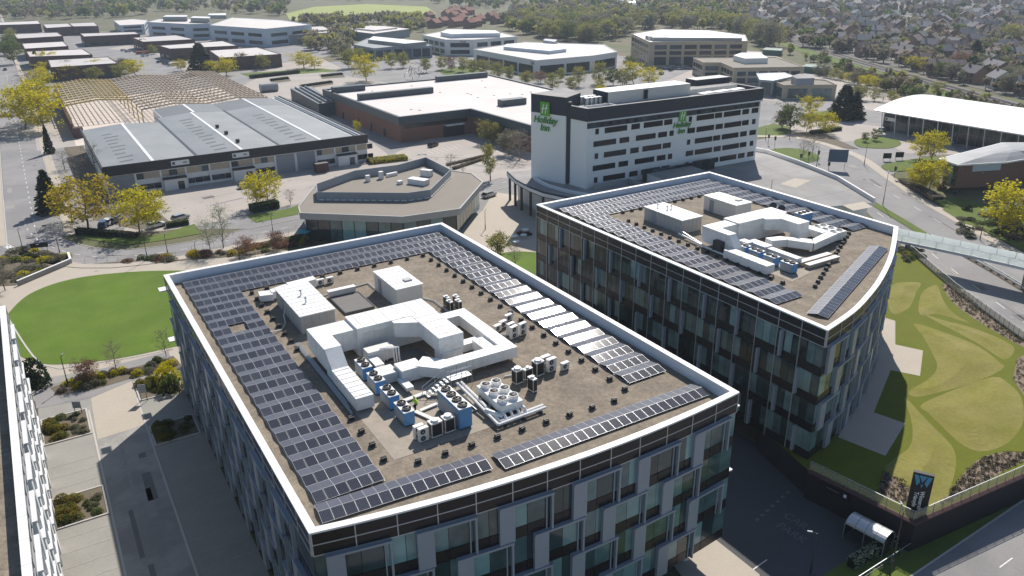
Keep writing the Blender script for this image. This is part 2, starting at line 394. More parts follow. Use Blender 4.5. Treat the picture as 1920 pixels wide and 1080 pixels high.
def ribbon(name, mat, path, w0, w1, dz=0.03, parent=None, kind='structure', **kw):
    """road or path along a plan line, between offsets w0 and w1 to its right, following the ground"""
    b = MB(); pts = []
    pa = Path(path); n = max(2, int(pa.L / 4)); k = b._m(mat)
    for i in range(n + 1):
        for w in (w0, w1):
            q, _ = pa.at(pa.L * i / n, w); b.v.append((q.x, q.y, zg(q.x, q.y) + dz))
    for i in range(n): b.f.append((2 * i, 2 * i + 1, 2 * i + 3, 2 * i + 2)); b.mi.append(k)
    return b.build(name, parent, kind=kind if parent is None else None, **kw)
def kerb(path, off, parent, w=0.2, h=0.12):
    b = MB(); pa = Path(path); n = max(2, int(pa.L / 3)); pts = [pa.at(pa.L * i / n)[0] for i in range(n + 1)]
    b.strip(pts, off, off + w, lambda p: zg(p[0], p[1]) - 0.02, lambda p: zg(p[0], p[1]) + h, 'kerb'); return b.build('kerb', parent)
def dashes(path, off, parent, dash=2.0, gap=4.0, w=0.14, dz=0.06, s0=0.0, s1=None):
    b = MB(); pa = Path(path); d = s0; s1 = s1 or pa.L
    while d < s1 - dash:
        q = []
        for t, o in ((d, off), (d + dash, off), (d + dash, off + w), (d, off + w)):
            v, _ = pa.at(t, o); q.append((v.x, v.y, zg(v.x, v.y) + dz))
        b.poly(q[::-1], 'white_paint'); d += dash + gap
    return b.build('lane_marking', parent)
def text(name, body, mat, size, mx, parent=None, shear=0.0, bold=0.0, ext=0.02, align='CENTER', **kw):
    c = bpy.data.curves.new(name, 'FONT'); c.body = body; c.size = size; c.shear = shear; c.offset = bold; c.extrude = ext; c.align_x = align; c.align_y = 'CENTER'
    c.materials.append(MATS[mat]); o = bpy.data.objects.new('tmp', c); me = bpy.data.meshes.new_from_object(o); me.name = name
    if not me.materials: me.materials.append(MATS[mat])
    bpy.data.objects.remove(o); return add(name, me, parent, mx, **kw)
def wallmx(p, h, z):
    """frame on a wall: x along the wall, y up, z out of the wall to the right of travel heading h"""
    return Matrix.Translation((p[0], p[1], z)) @ RZ(h) @ RX(pi / 2)
# ------------------------------------------------------------------ terrain and surfacing
def build_terrain():
    xs = [-7000, -3000, -1200, -500, -250] + [-120 + 4 * i for i in range(43)] + [51.5, 53.0] + [56 + 4 * i for i in range(15)] + [114.8, 115.0] + [118 + 4 * i for i in range(32)] + [260, 320, 420, 600, 900, 1400, 2500, 4000, 7000]
    ys = [-3000, -800, -200] + [-60 + 8 * i for i in range(10)] + [24 + 3 * i for i in range(46)] + [170, 200, 260, 350, 500, 700, 1000, 1500, 2500, 4000, 8000]
    xs = sorted(set(x for x in xs)); ys = sorted(set(ys))
    b = MB(); k = b._m('terrain')
    for y in ys:
        for x in xs: b.v.append((x, y, zg(x, y) - 0.03 * (1 if abs(x) < 600 else 1)))
    n = len(xs)
    for j in range(len(ys) - 1):
        for i in range(n - 1):
            b.f.append((j * n + i, j * n + i + 1, (j + 1) * n + i + 1, (j + 1) * n + i)); b.mi.append(k)
    b.build('ground', kind='structure')
build_terrain()

# business park hard surfacing, everything from the left road to the railway side
sheet('park_asphalt', 'asphalt', [(3, 200), (100, 140), (56, 140), (56, 102), (114.9, 102), (115.1, 152), (196, 152), (262, 118), (285, 190), (300, 240), (330, 300), (320, 400), (240, 470), (120, 480), (3, 480)], 0.012, drape=True, maxe=9)
sheet('south_reflection_sheet', 'asphalt', [(-160, -160), (190, -160), (190, 18), (-160, 18)], 0.02, z=0.0)  # unseen sheet around the camera, added so the office glass reflects grey
sheet('north_asphalt', 'asphalt', [(3, 480.5), (150, 480.5), (215, 560), (190, 690), (3, 900)], 0.03)

# left avenue
left_road = [(-3.8, 196), (-4.0, 240), (-4.2, 340), (-4.6, 500), (-6, 800), (-10, 1500)]
lr = ribbon('avenue', 'asphalt', left_road, -5.6, 5.6, 0.03)
dashes(left_road, -0.1, lr, 1.6, 4.2, 0.2, 0.045)
for o in (-5.9, 5.6): kerb(left_road[:5], o, lr)
ribbon('pavement', 'paving', left_road, 5.85, 8.2, 0.10)
ribbon('pavement', 'paving', left_road, -8.4, -5.95, 0.10)
# curved road in front of the warehouse
cr_pts = smooth_path([P(36, 372), P(52, 430), P(110, 468), P(200, 482), P(300, 474), P(400, 457), P(480, 438), P(560, 422), P(660, 398), P(800, 375), P(905, 352), P(960, 338)], 8)
cr = ribbon('curved_road', 'asphalt', cr_pts, -4.2, 4.2, 0.04)
dashes(cr_pts, 0, cr, 1.5, 3.0, 0.15, 0.05, 26)
dashes(cr_pts, 3.6, cr, 400, 1, 0.12, 0.05, 16, 120)
kerb(cr_pts[14:], 4.2, cr); kerb(cr_pts[16:60], -4.4, cr)
ribbon('pavement', 'paving', cr_pts[14:66], 4.4, 6.6, 0.10)
# the side road mouth at far left with its hatching
sr = sheet('side_road', 'asphalt', PX(0, (-80, 440), (30, 415), (62, 470), (20, 492), (-90, 520)), 0.034)
hb = MB()
for i in range(7):
    a, c = P(-2 + 9 * i, 452 + 5.2 * i), P(5 + 9 * i, 461 + 4.6 * i); dx = Vector((0.35, 0.1, 0))
    hb.poly([a + Vector((0, 0, .06)), a + dx + Vector((0, 0, .06)), c + dx + Vector((0, 0, .06)), c + Vector((0, 0, .06))], 'white_paint')
for u, v in ((P(-6, 448), P(62, 484)), (P(-2, 458), P(52, 488))):
    n_ = Vector((0.12, 0.2, 0)); hb.poly([u + Vector((0, 0, .062)), v + Vector((0, 0, .062)), v + n_ + Vector((0, 0, .062)), u + n_ + Vector((0, 0, .062))], 'white_paint')
hb.build('hatch_marking', sr)

# plaza and lawn left of the near offices
sheet('plaza', 'paving', PX(0, (-120, 700), (-60, 585), (0, 536), (70, 508), (128, 493), (230, 492), (330, 484), (420, 478), (520, 470), (600, 470), (640, 455), (860, 425), (905, 395), (925, 360), (960, 365), (1010, 372), (1060, 420), (1010, 520), (900, 520), (700, 560), (420, 620), (345, 690), (300, 690), (215, 722), (140, 752), (75, 750), (-40, 770)), 0.02)
sheet('lawn', 'lawn', [v for v in smooth_loop(PX(0, (14, 590), (55, 552), (120, 527), (200, 514), (300, 508), (400, 512), (470, 545), (450, 600), (390, 635), (320, 652), (230, 671), (150, 681), (80, 682), (25, 660), (-5, 620)), 6)], 0.05)
ribbon('lawn_edging', 'kerb', smooth_path(PX(0, (14, 592), (80, 684), (150, 683), (230, 673), (325, 654)), 6), 0, 0.25, 0.07)
sheet('courtyard_lawn', 'lawn', smooth_loop(PX(0, (940, 476), (985, 472), (1030, 480), (1040, 510), (980, 520), (930, 500)), 5), 0.04)
# car park between the near office and the office at the left edge
sheet('car_park', 'block_paving', [(-7.2, 60), (11.0, 60), (11.0, 117.5), (4, 122), (-7.2, 124)], 0.035)
sheet('car_park_lane', 'concrete', [(-1.2, 60), (4.8, 60), (4.8, 112.2), (-1.0, 110.0)], 0.05)
sheet('crossing_table', 'paving', [(-1.0, 101.5), (4.8, 102), (4.9, 115.8), (-0.7, 113.5)], 0.06)
sheet('entry_road', 'asphalt', [(-7.4, 114.5), (-1, 113.6), (5, 115.9), (11, 117.4), (11.2, 123), (3, 122.5), (-3.5, 121), (-7.4, 121.5)], 0.055)
pk = MB()
for sx in (-6.9, 5.2):
    for i in range(16):
        y = 62 + 2.55 * i
        if y > 99: break
        pk.box((sx + 2.6, y, 0.056), (5.2, 0.08, 0.006), 'bay_paint')
for x in (-1.25, 4.85): pk.box((x, 85, 0.06), (0.22, 50, 0.03), 'kerb')
pk.build('bay_marking', bpy.data.objects['car_park'])
# warehouse yard, store yard, hotel forecourt, distant parking
sheet('warehouse_yard', 'yard', PX(0, (228, 440), (300, 434), (372, 424), (470, 400), (560, 382), (640, 352), (700, 330), (740, 300), (700, 268), (560, 290), (300, 330), (262, 380)), 0.03)
sheet('store_yard', 'yard', PX(0, (690, 335), (745, 285), (800, 262), (880, 240), (1010, 252), (1010, 322), (930, 338), (880, 348), (800, 322)), 0.034)
ys_ = MB()
for i in range(9):
    a = P(905 + 8 * i, 268 + 4.5 * i); ys_.box((a.x, a.y, 0.05), (0.14, 4.6, 0.01), 'white_paint', None)
    c = P(790 + 9 * i, 290 - 2.0 * i); ys_.box((c.x, c.y, 0.05), (0.14, 4.6, 0.01), 'white_paint', None)
ys_.build('bay_marking', bpy.data.objects['store_yard'])
sheet('visitor_parking', 'yard', PX(0, (440, 168), (480, 148), (600, 134), (690, 150), (760, 160), (650, 175), (575, 180), (520, 190)), 0.05)
sheet('estate_yard', 'yard', PX(0, (200, 92), (290, 100), (340, 130), (560, 138), (640, 128), (600, 108), (520, 120), (330, 110), (240, 85)), 0.05)
for i, q in enumerate((((505, 148), (540, 143), (546, 152), (510, 157)), ((598, 140), (640, 136), (648, 145), (604, 148)), ((560, 160), (620, 152), (626, 158), (566, 168)))):
    sheet('planting_bed', 'soil', PX(0, *q), 0.12)
sheet('verge', 'grass', PX(0, (450, 138), (600, 128), (640, 133), (470, 146)), 0.06)
sheet('verge', 'grass', PX(0, (820, 131), (870, 124), (905, 132), (930, 142), (880, 146), (830, 140)), 0.06)
sheet('boulevard', 'asphalt', PX(0, (1000, 170), (1060, 160), (1200, 138), (1260, 128), (1300, 138), (1230, 160), (1090, 190), (1010, 200)), 0.04)
sheet('coach_yard', 'yard', PX(0, (1230, 160), (1300, 130), (1345, 150), (1420, 165), (1460, 190), (1300, 180)), 0.045)
sheet('rail_side_parking', 'yard', PX(0, (1395, 95), (1440, 98), (1530, 140), (1640, 162), (1760, 210), (1690, 220), (1590, 200), (1540, 170), (1480, 140)), 0.045)
# banks of planting round the left road
sheet('verge', 'soil', [(8.4, 206), (16, 192), (24, 190), (20, 225), (8.4, 232)], 0.05)
sheet('verge', 'grass', PX(0, (240, 446), (300, 440), (365, 420), (378, 438), (300, 452), (235, 460), (160, 448), (140, 425)), 0.07)
sheet('verge', 'grass', PX(0, (463, 404), (540, 392), (560, 384), (560, 402), (480, 418)), 0.07)
sheet('embankment', 'soil', [(8.4, 232), (14, 228), (14, 300), (8.4, 300)], 0.04)
sheet('storage_yard', 'yard', PX(0, (62, 235), (150, 228), (165, 258), (170, 272), (70, 283)), 0.04)
for q in (((0, 485), (40, 462), (128, 480), (134, 492), (30, 535), (-60, 540)),): sheet('planting_bed', 'soil', PX(0, *q), 0.1)
sheet('planting_bed', 'soil', PX(0, (165, 496), (300, 484), (420, 470), (520, 455), (600, 440), (610, 455), (480, 478), (300, 492)), 0.09)
sheet('planting_bed', 'soil', PX(0, (95, 728), (160, 706), (250, 690), (325, 668), (345, 690), (240, 712), (180, 730), (110, 742)), 0.09)

# roundabout, dual carriageway on the right
right_edge = smooth_path([P(1420, 258), P(1500, 262), P(1590, 290), G(1650, 330), G(1720, 377), G(1800, 424), G(1920, 492), G(2100, 600)], 6)
left_edge = smooth_path([G(2100, 815), G(1920, 655), G(1800, 560), G(1710, 480), G(1660, 432), G(1600, 376), P(1540, 330), P(1470, 300), P(1420, 285)], 6)
sheet('dual_carriageway', 'asphalt', right_edge + left_edge, 0.06, drape=True)
dc = bpy.data.objects['dual_carriageway']
sheet('showroom_road', 'asphalt', PX(0, (1500, 268), (1600, 285), (1720, 285), (1730, 300), (1680, 320), (1640, 335), (1560, 325)), 0.03)
sheet('showroom_forecourt', 'yard', PX(0, (1420, 250), (1440, 232), (1560, 226), (1650, 238), (1780, 268), (1800, 290), (1700, 288), (1640, 262), (1560, 268)), 0.05)
sheet('verge', 'grass', smooth_loop(PX(0, (1436, 284), (1480, 278), (1525, 287), (1535, 300), (1490, 308), (1445, 300)), 5), 0.14)
sheet('verge', 'grass', smooth_loop(PX(0, (1605, 262), (1660, 258), (1690, 268), (1670, 278), (1612, 276)), 4), 0.14)
sheet('verge', 'grass', smooth_loop(PX(0, (1655, 308), (1720, 298), (1760, 296), (1770, 306), (1720, 315), (1670, 318)), 4), 0.14)
sheet('verge', 'grass', PX(0, (1420, 240), (1450, 232), (1480, 238), (1485, 250), (1420, 262)), 0.12)
sheet('verge', 'grass', PX(0, (1500, 216), (1560, 206), (1600, 214), (1590, 226), (1520, 228)), 0.12)
sheet('planting_bed', 'soil', PX(0, (1480, 250), (1530, 246), (1570, 262), (1610, 280), (1560, 276), (1500, 262)), 0.11)
med = smooth_path([G(1590, 352), G(1640, 384), G(1700, 420), G(1745, 448)], 6)
ribbon('median', 'grass', med, -1.2, 1.2, 0.16)
kp = Path(right_edge); kerb(right_edge, -0.2, dc); ribbon('pavement', 'paving', right_edge, -3.2, -0.3, 0.16)
mid_l = smooth_path([G(2000, 660), G(1920, 606), G(1830, 540), G(1760, 487), G(1700, 440), G(1640, 396)], 6)
dashes(mid_l, 0, dc, 3.0, 5.5, 0.16, 0.085)
dashes(smooth_path([G(1640, 346), G(1760, 415), G(1920, 512)], 8), 0, dc, 3.0, 5.5, 0.16, 0.085)
dashes(right_edge, 0.8, dc, 400, 1, 0.14, 0.085, 50)
dashes(left_edge, 0.7, dc, 400, 1, 0.14, 0.085, 0, 60)
sheet('bank', 'grass', [v for v in (G(1735, 372), G(1800, 372), G(1920, 400), G(2050, 470), G(1920, 470), G(1830, 425))], 0.1, drape=True)
sheet('verge', 'grass', PX(0, (1770, 376), (1810, 372), (1850, 392), (1860, 408), (1815, 398)), 0.2)
# service road below the terrace and the front road
sheet('service_road', 'asphalt_dark', [(53.3, 60), (53.3, 30), (49, 22), (75, 22), (76, 38), (73.5, 45), (73.5, 95), (53.3, 95)], 0.04, drape=True)
svc = bpy.data.objects['service_road']
fr_a, fr_b = G(1740, 1062), G(1920, 940); fd = (fr_b - fr_a).normalized(); fn = Vector((fd.y, -fd.x, 0))
frp = [fr_a - fd * 60, fr_a, fr_b, fr_b + fd * 80]
fr = ribbon('front_road', 'asphalt', frp, 0, 15, 0.07)
dashes(frp, 4.2, fr, 2.6, 3.4, 0.14, 0.09); dashes(frp, 0.4, fr, 400, 1, 0.12, 0.09); kerb(frp, -0.2, fr)
ribbon('verge', 'grass', frp, -5.2, -0.25, 0.10)
sheet('pavement', 'paving', [(47, 40), (53.2, 40), (55.4, 42), (55.4, 54), (50, 54)], 0.07, z=LOW)
for body, (px, py), rz in (('CAR', (1492, 978), -1.5), ('PARK', (1484, 1000), -1.5)):
    g = G(px, py); text('road_lettering', body, 'faded_paint', 1.5, T(g.x, g.y, g.z + 0.07) @ RZ(rz) @ SC(1, 1.1, 1), svc, ext=0.0)
sb = MB()
for i in range(7):
    g = G(1420 + 9.5 * i, 975 - 8.5 * i); sb.box((g.x, g.y, g.z + 0.06), (0.55, 0.35, 0.008), 'faded_paint')
g1, g2 = G(1410, 1070), G(1438, 1050); sb.box(((g1.x + g2.x) / 2, (g1.y + g2.y) / 2, LOW + 0.06), ((g2 - g1).length, 0.12, 0.008), 'white_paint', T((g1.x + g2.x) / 2, (g1.y + g2.y) / 2, 0) @ RZ(atan2(g2.y - g1.y, g2.x - g1.x)) @ T(-(g1.x + g2.x) / 2, -(g1.y + g2.y) / 2, 0))
sb.build('lane_marking', svc)

# repairs, covers and stains on the roads
prn = random.Random(77)
def patches(par, path, w0, w1, n, mats=('asphalt_dark', 'asphalt', 'concrete'), dz=0.052, s0=0, s1=None):
    pa = Path(path); s1 = s1 or pa.L
    for i in range(n):
        s = prn.uniform(s0, s1); o = prn.uniform(w0, w1 - 1.2); L, w = prn.choice(((1.2, .9), (6, 1.1), (3, 2), (9, .5), (.7, .7), (14, .35))); q = []
        for a, c in ((s, o), (s + L, o + prn.uniform(-.15, .15)), (s + L, o + w), (s, o + w)): v, _ = pa.at(a, c); q.append((v.x, v.y, zg(v.x, v.y) + dz))
        b = MB(); b.poly(q[::-1], 'tar_patch' if prn.random() < .6 else 'worn_patch'); b.build('road_patch', par)
patches(lr, left_road, -5, 5, 26, dz=.04, s1=300); patches(cr, cr_pts, -3.8, 3.8, 16, dz=.046); patches(dc, mid_l, -4, 3, 14, dz=.08); patches(dc, right_edge, 1, 7, 14, dz=.08, s0=30); patches(fr, frp, 1, 13, 10, dz=.082); patches(bpy.data.objects['warehouse_yard'], [P(300, 400), P(480, 360), P(640, 330)], -8, 8, 18, dz=.04); patches(bpy.data.objects['store_yard'], [P(760, 300), P(880, 300), P(980, 320)], -8, 8, 12, dz=.045); patches(bpy.data.objects['plaza'], [P(40, 560), P(200, 500), P(420, 482)], -4, 3, 8, dz=.03); patches(bpy.data.objects['car_park_lane'], [(1.8, 62), (1.8, 100)], -2.5, 2.5, 8, dz=.06)
# terrace with the putting greens
tc0, tc1, tc2 = P(1518, 884), P(1712, 980), P(1920, 890)
tdir = (tc2 - tc1).normalized(); tc3 = tc2 + tdir * 45
fe0, fe1, fe2 = P(1700, 468), P(1790, 546), P(1920, 640); fdir = (fe2 - fe1).normalized(); fe3 = fe2 + fdir * 22
terr = [tc0, tc1, tc2, tc3, fe3, fe2, fe1, fe0, Vector((112, 92, 0)), Vector((84, 70, 0)), Vector((72.5, 58, 0))]
tb = MB(); tb.prism([p[:2] for p in terr], LOW - 0.3, 0.0, 'wall_dark', 'turf_green'); ter = tb.build('terrace', kind='structure')
def C3(*pts): return [P(1560 + x / 3, 600 + y / 3, 0) for x, y in pts]
def C4(*pts): return [P(1660 + x / 4.5, 400 + y / 4.5, 0) for x, y in pts]
TERR = [('dry_turf', 'turf_dry', C3((460, 20), (560, 45), (700, 95), (830, 152), (935, 232), (962, 272), (800, 352), (620, 402), (480, 432), (432, 402), (545, 330), (592, 262), (560, 180), (510, 90))),
        ('dry_turf', 'turf_dry', C3((512, 468), (800, 352), (920, 320), (985, 350), (1062, 430), (1078, 560), (1022, 662), (930, 722), (820, 738), (720, 692), (620, 600), (545, 525))),
        ('dry_turf', 'turf_dry', C3((404, 432), (470, 495), (560, 590), (650, 680), (690, 742), (697, 822), (660, 960), (610, 1040), (540, 1075), (440, 960), (300, 850), (345, 785), (432, 720), (454, 640), (440, 540))),
        ('dry_turf', 'turf_dry', C3((520, -30), (640, 5), (760, 35), (900, 85), (1012, 142), (1022, 182), (990, 216), (945, 212), (830, 138), (700, 68))),
        ('dry_turf', 'turf_dry', C4((70, 600), (200, 580), (300, 592), (262, 660), (232, 745), (180, 812), (60, 845), (20, 720))),
        ('dry_turf', 'turf_dry', C4((300, 690), (370, 622), (440, 612), (482, 720), (560, 830), (700, 920), (620, 900), (450, 850), (290, 850)))]
for n_, m_, q in TERR:
    o = sheet(n_, m_, smooth_loop(q, 4), 0.006, drape=True, parent=ter, z=0.0, maxe=1.6); lp = smooth_loop(q, 4)
    for v in o.data.vertices:            # gentle mounds
        d = 99
        for i in range(len(lp)):
            a, c = lp[i - 1], lp[i]; e = c - a; k = max(0, min(1, (Vector((v.co.x, v.co.y)) - a).dot(e) / max(1e-6, e.length_squared))); d = min(d, (Vector((v.co.x, v.co.y)) - a - e * k).length)
        v.co.z = 0.006 + .5 * sstep(0, 4.5, d) + (.03 * sin(v.co.x * .9) * cos(v.co.y * 1.1) if d > .5 else 0) * sstep(.5, 2, d)
for q in (C3((262, 965), (290, 852), (400, 902), (452, 945), (440, 1035), (330, 1010)), C3((575, 1060), (650, 985), (760, 842), (850, 772), (980, 742), (1080, 742), (1200, 680), (1200, 745), (1080, 792), (800, 940)), C3((1018, 330), (1040, 222), (1090, 190), (1200, 200), (1200, 480), (1085, 432)),
          C4((482, 605), (590, 612), (900, 880), (1170, 1085), (1250, 1160), (1150, 1120), (1000, 1040), (720, 870), (565, 745), (500, 650))):
    sheet('mulch_bed', 'mulch', smooth_loop(q, 3) if len(q) > 7 else q, 0.012, parent=ter, z=0.0)
sheet('path', 'paving', C3((270, -20), (356, 5), (356, 138), (512, 172), (495, 315), (330, 282), (235, 520), (412, 582), (300, 765), (35, 660), (60, 600)), 0.018, parent=ter, z=0.0)
# far field, railway
sheet('field', 'field', [P(a, b, 0) for a, b in ((536, 26), (590, 13), (690, 8), (800, 13), (818, 26), (795, 38), (700, 37), (600, 43), (543, 38))], 0.3)
sheet('field', 'field', [P(a, b, 0) for a, b in ((1060, 8), (1090, 4), (1085, 18), (1065, 20))], 0.3)
rail = [P(1360, 36), P(1480, 76), P(1600, 113), P(1760, 160), P(1920, 205), P(2100, 250)]
rw = ribbon('railway', 'ballast', rail, -6, 6, 0.25)
rb = MB()
for o in (-2.8, -1.3, 1.3, 2.8): rb.strip(rail, o, o + 0.25, 0.26, 0.5, 'dark_metal')
rb.build('rails', rw)
ribbon('embankment', 'grass', rail, 6.1, 16, 0.12)
sheet('sidings', 'soil', [P(a, b, 0) for a, b in ((1560, 120), (1780, 180), (1920, 222), (1920, 260), (1760, 215), (1600, 150))], 0.1)
# ------------------------------------------------------------------ the three office blocks
PT_, RT_ = 17.5, 16.2                    # parapet top, roof level
BAY, FH = 3.24, 3.8
def surround_mesh(wl, pm='panel_blue'):
    k = ('surround', round(wl, 2), pm)
    if k not in CACHE:
        b = MB(); w = wl
        b.box((0.7, -0.22, FH / 2 - 0.1), (1.4, 0.36, FH - 0.2), pm)
        b.box((w / 2, -0.27, FH - 0.08), (w, 0.52, 0.2), pm)
        b.box((w - 0.09, -0.22, FH / 2 - 0.1), (0.18, 0.36, FH - 0.24), pm)
        b.box((w - 0.55, -0.10, FH / 2 - 0.1), (0.10, 0.16, FH - 0.24), pm)
        CACHE[k] = b.mesh('surround')
    return CACHE[k]
def facade_top(par, pa, z1=PT_ - 0.16):
    n = round(pa.L / BAY); bay = pa.L / n
    for i in range(n):
        for r in range(2):
            p, h = pa.at((i + 0.5) * bay, 0.06); box('spandrel_panel', 'spandrel', par, (p.x, p.y, z1 - 0.52 - r * 1.0), (bay - 0.09, 0.1, 0.93), h)
def rails(par, pa, z1=PT_ - 0.16):
    n = round(pa.L / BAY); bay = pa.L / n
    for zz in (z1 - 1.02, z1 - 2.03):
        b = MB(); b.strip(pa.p, 0.05, 0.16, zz - 0.04, zz + 0.04, 'alu'); b.build('transom', par)
    for i in range(n + 1):
        p, h = pa.at(i * bay, 0.1); box('mullion', 'alu', par, (p.x, p.y, z1 - 1.02), (0.08, 0.14, 2.05), h)
def facade_frames(par, pa, floors=4, glass='glass_office', full=True, shift=0, pm='panel_blue'):
    z1 = PT_ - 0.16 - 2.05
    facade_top(par, pa); rails(par, pa)
    n = max(1, round(pa.L / (2 * BAY))); mod = pa.L / n; wl = mod * 0.72
    for f in range(floors):
        z = z1 - FH * (f + 1); off = (0.12 if (f + shift) % 2 == 0 else 0.58) * mod
        for i in range(-1, n + 1):
            s = i * mod + off
            if s < 0 or s + wl > pa.L + 0.3:
                continue
            p, h = pa.at(min(s + wl / 2, pa.L), 0); v = Vector((cos(h), sin(h))); q = p - v * wl / 2
            add('window_surround', surround_mesh(wl, pm), par, T(q.x, q.y, z) @ RZ(h))
        if not full:
            continue
        # panes and spandrels, split at the surround positions
        cuts = []
        m = pa.L / round(pa.L / (mod / 4)); k = int(round(pa.L / m))
        for j in range(k):
            p, h = pa.at((j + 0.5) * m, 0.03)
            box('window_pane', glass, par, (p.x, p.y, z + 2.42), (m - 0.05, 0.06, 2.6), h)
            p, h = pa.at((j + 0.5) * m, 0.05)
            if j % 2 == 0: p, h = pa.at((j + 1) * m, 0.05); box('spandrel_panel', 'spandrel', par, (p.x, p.y, z + 0.55), (2 * m - 0.06, 0.08, 1.06), h)
def facade_curtain(par, pa, floors=4, glass='glass_curtain'):
    facade_top(par, pa); rails(par, pa); z1 = PT_ - 0.16 - 2.05; n = round(pa.L / BAY); bay = pa.L / n
    rnd = random.Random(5)
    for f in range(floors):
        z = z1 - FH * (f + 1)
        for i in range(n):
            for k in range(3):
                p, h = pa.at((i + (k + 0.5) / 3) * bay, 0.03); box('window_pane', glass, par, (p.x, p.y, z + 2.42), (bay / 3 - 0.06, 0.06, 2.6), h)
            p, h = pa.at((i + 0.5) * bay, 0.05); box('spandrel_panel', 'spandrel', par, (p.x, p.y, z + 0.55), (bay - 0.09, 0.08, 1.06), h)
            p, h = pa.at(i * bay, 0.10); box('mullion', 'alu', par, (p.x, p.y, z + FH / 2), (0.07, 0.2, FH), h)
            if (i + f) % 2 == 0 and i > 0:
                p, h = pa.at((i + 0.12 + 0.25 * rnd.random()) * bay, 0.28); box('fin', 'panel_blue', par, (p.x, p.y, z + FH / 2 + 0.15), (0.3, 0.5, FH - 0.35), h)
def glass_band(par, pa, floors=4):
    z1 = PT_ - 0.16 - 2.05
    for f in range(floors):
        z = z1 - FH * (f + 1); b = MB(); b.strip(pa.p, -0.02, 0.05, z + 1.1, z + 3.75, 'glass_office'); b.build('window_band', par)
        b = MB(); b.strip(pa.p, -0.02, 0.07, z, z + 1.08, 'spandrel'); b.build('spandrel_band', par)
def office(name, label, loop, cut):
    """loop: plan corners counter-clockwise; cut: slices of the loop, one per facade"""
    t = thing(name, label, 'office building', (loop[0][0], loop[0][1], 0))
    b = MB(); b.prism(loop, 0.0, RT_ - 0.4, 'core'); b.build('wall', t)
    inner = MB(); inner.strip(loop, -0.46, -0.001, RT_ - 0.4, PT_ - 0.17, 'parapet_paint', closed=True); inner.build('parapet', t)
    b = MB(); b.strip(loop, -0.5, 0.14, PT_ - 0.165, PT_, 'coping', closed=True); b.build('coping', t)
    b = MB(); b.strip(loop, 0.002, 0.03, RT_ - 1.0, PT_ - 0.17, 'alu', closed=True); b.build('mullion_grid', t)
    b = MB(); cl = Path(loop + [loop[0]])
    for i in range(1, int(cl.L / 3.1)): p, h = cl.at(3.1 * i, -.18); b.box((p.x, p.y, PT_ + .001), (.03, .66, .012), 'cladding_grey', T(p.x, p.y, 0) @ RZ(h) @ T(-p.x, -p.y, 0))
    b.build('coping_joint', t, kind='stuff')
    # gravel roof: the loop inset behind the parapet
    ins = MB(); ins.strip(loop, -0.47, -0.46, 0, 1, 'gravel', closed=True); n = len(loop)
    pts = [ins.v[4 * i][:2] for i in range(n)]
    b = MB(); b.prism(pts, RT_ - 0.3, RT_, 'gravel'); b.build('roof', t)
    return t, [Path(loop[a:c + 1] if c < len(loop) else loop[a:] + [loop[0]]) for a, c in cut]
def arc(a, b, sag, n=14):
    a, b = Vector(a), Vector(b); d = b - a; nr = Vector((d.y, -d.x)).normalized()
    return [tuple(a + d * (i / n) + nr * sag * 4 * (i / n) * (1 - i / n)) for i in range(n + 1)]
# near block: D -> C is the gently curved front
la = arc((11.4, 48.0), (53.05, 45.6), 1.75)
loopA = la + [(53.1, 109.0), (11.35, 109.3)]; n_ = len(la)
offA, pA = office('office_block', 'office block nearest the camera with solar panels round a gravel roof', loopA, ((0, n_ - 1), (n_ - 1, n_), (n_, n_ + 1), (n_ + 1, n_ + 2)))
facade_frames(offA, pA[0]); facade_frames(offA, pA[3], shift=1)
facade_frames(offA, pA[1], full=False); glass_band(offA, pA[1]); facade_frames(offA, pA[2], full=False, shift=1); glass_band(offA, pA[2])
for x, y in ((50.4, 48.0), (50.4, 58), (50.4, 68), (40, 47.2), (30, 47.2)):
    b = MB(); b.cyl((x, y, LOW), (x, y, 0.0), 0.45, 'white_wall', 12); b.build('column', offA)
b = MB(); b.strip([(14, 55), (48.5, 55), (48.5, 100)], 0, 0.3, LOW, 0.0, 'core'); b.build('undercroft_wall', offA)
for c, d in (((53.6, 46.6), (1.3, .9)), ((10.9, 110.0), (1.1, 1.5))):
    for z in (15.25, 7.65): box('light_shelf', 'coping', offA, (*c, z), (*d, .16))
# far block: H -> G is the strongly curved side
lb = smooth_path([(71.8, 50.0), (78.3, 51.5), (84.0, 53.5), (90.8, 56.4), (100.0, 61.2), (111.2, 68.2)], 3)
loopB = [tuple(v) for v in lb] + [(111.5, 108.9), (71.4, 109.1)]; n_ = len(lb)
offB, pB = office('office_block', 'office block with a curved end and solar roof beside the putting greens', loopB, ((0, n_ - 1), (n_ - 1, n_), (n_, n_ + 1), (n_ + 1, n_ + 2)))
facade_frames(offB, pB[0]); facade_curtain(offB, pB[3])
facade_frames(offB, pB[1], full=False); glass_band(offB, pB[1]); glass_band(offB, pB[2])
for x, y, s in ((72.5, 52.8, 0.9), (72.9, 50.6, 0.55), (72.6, 64.3, 0.9), (72.6, 75.5, 0.9)): box('column', 'white_wall', offB, (x, y, LOW / 2), (s * 0.7, s, -LOW))
b = MB(); b.strip([(76, 58), (76, 100)], 0, 0.3, LOW, 0.0, 'core'); b.build('undercroft_wall', offB)
# block cut off by the left edge of the picture
loopC = [(-52, 30), (-6.1, 30), (-7.35, 109.2), (-52, 109.2)]
offC, pC = office('office_block', 'office block at the left edge with sunlit pale staggered panels', loopC, ((0, 1), (1, 2), (2, 3), (3, 4)))
facade_frames(offC, pC[1], pm='panel_white'); facade_frames(offC, pC[2], full=False); glass_band(offC, pC[2]); glass_band(offC, pC[0])

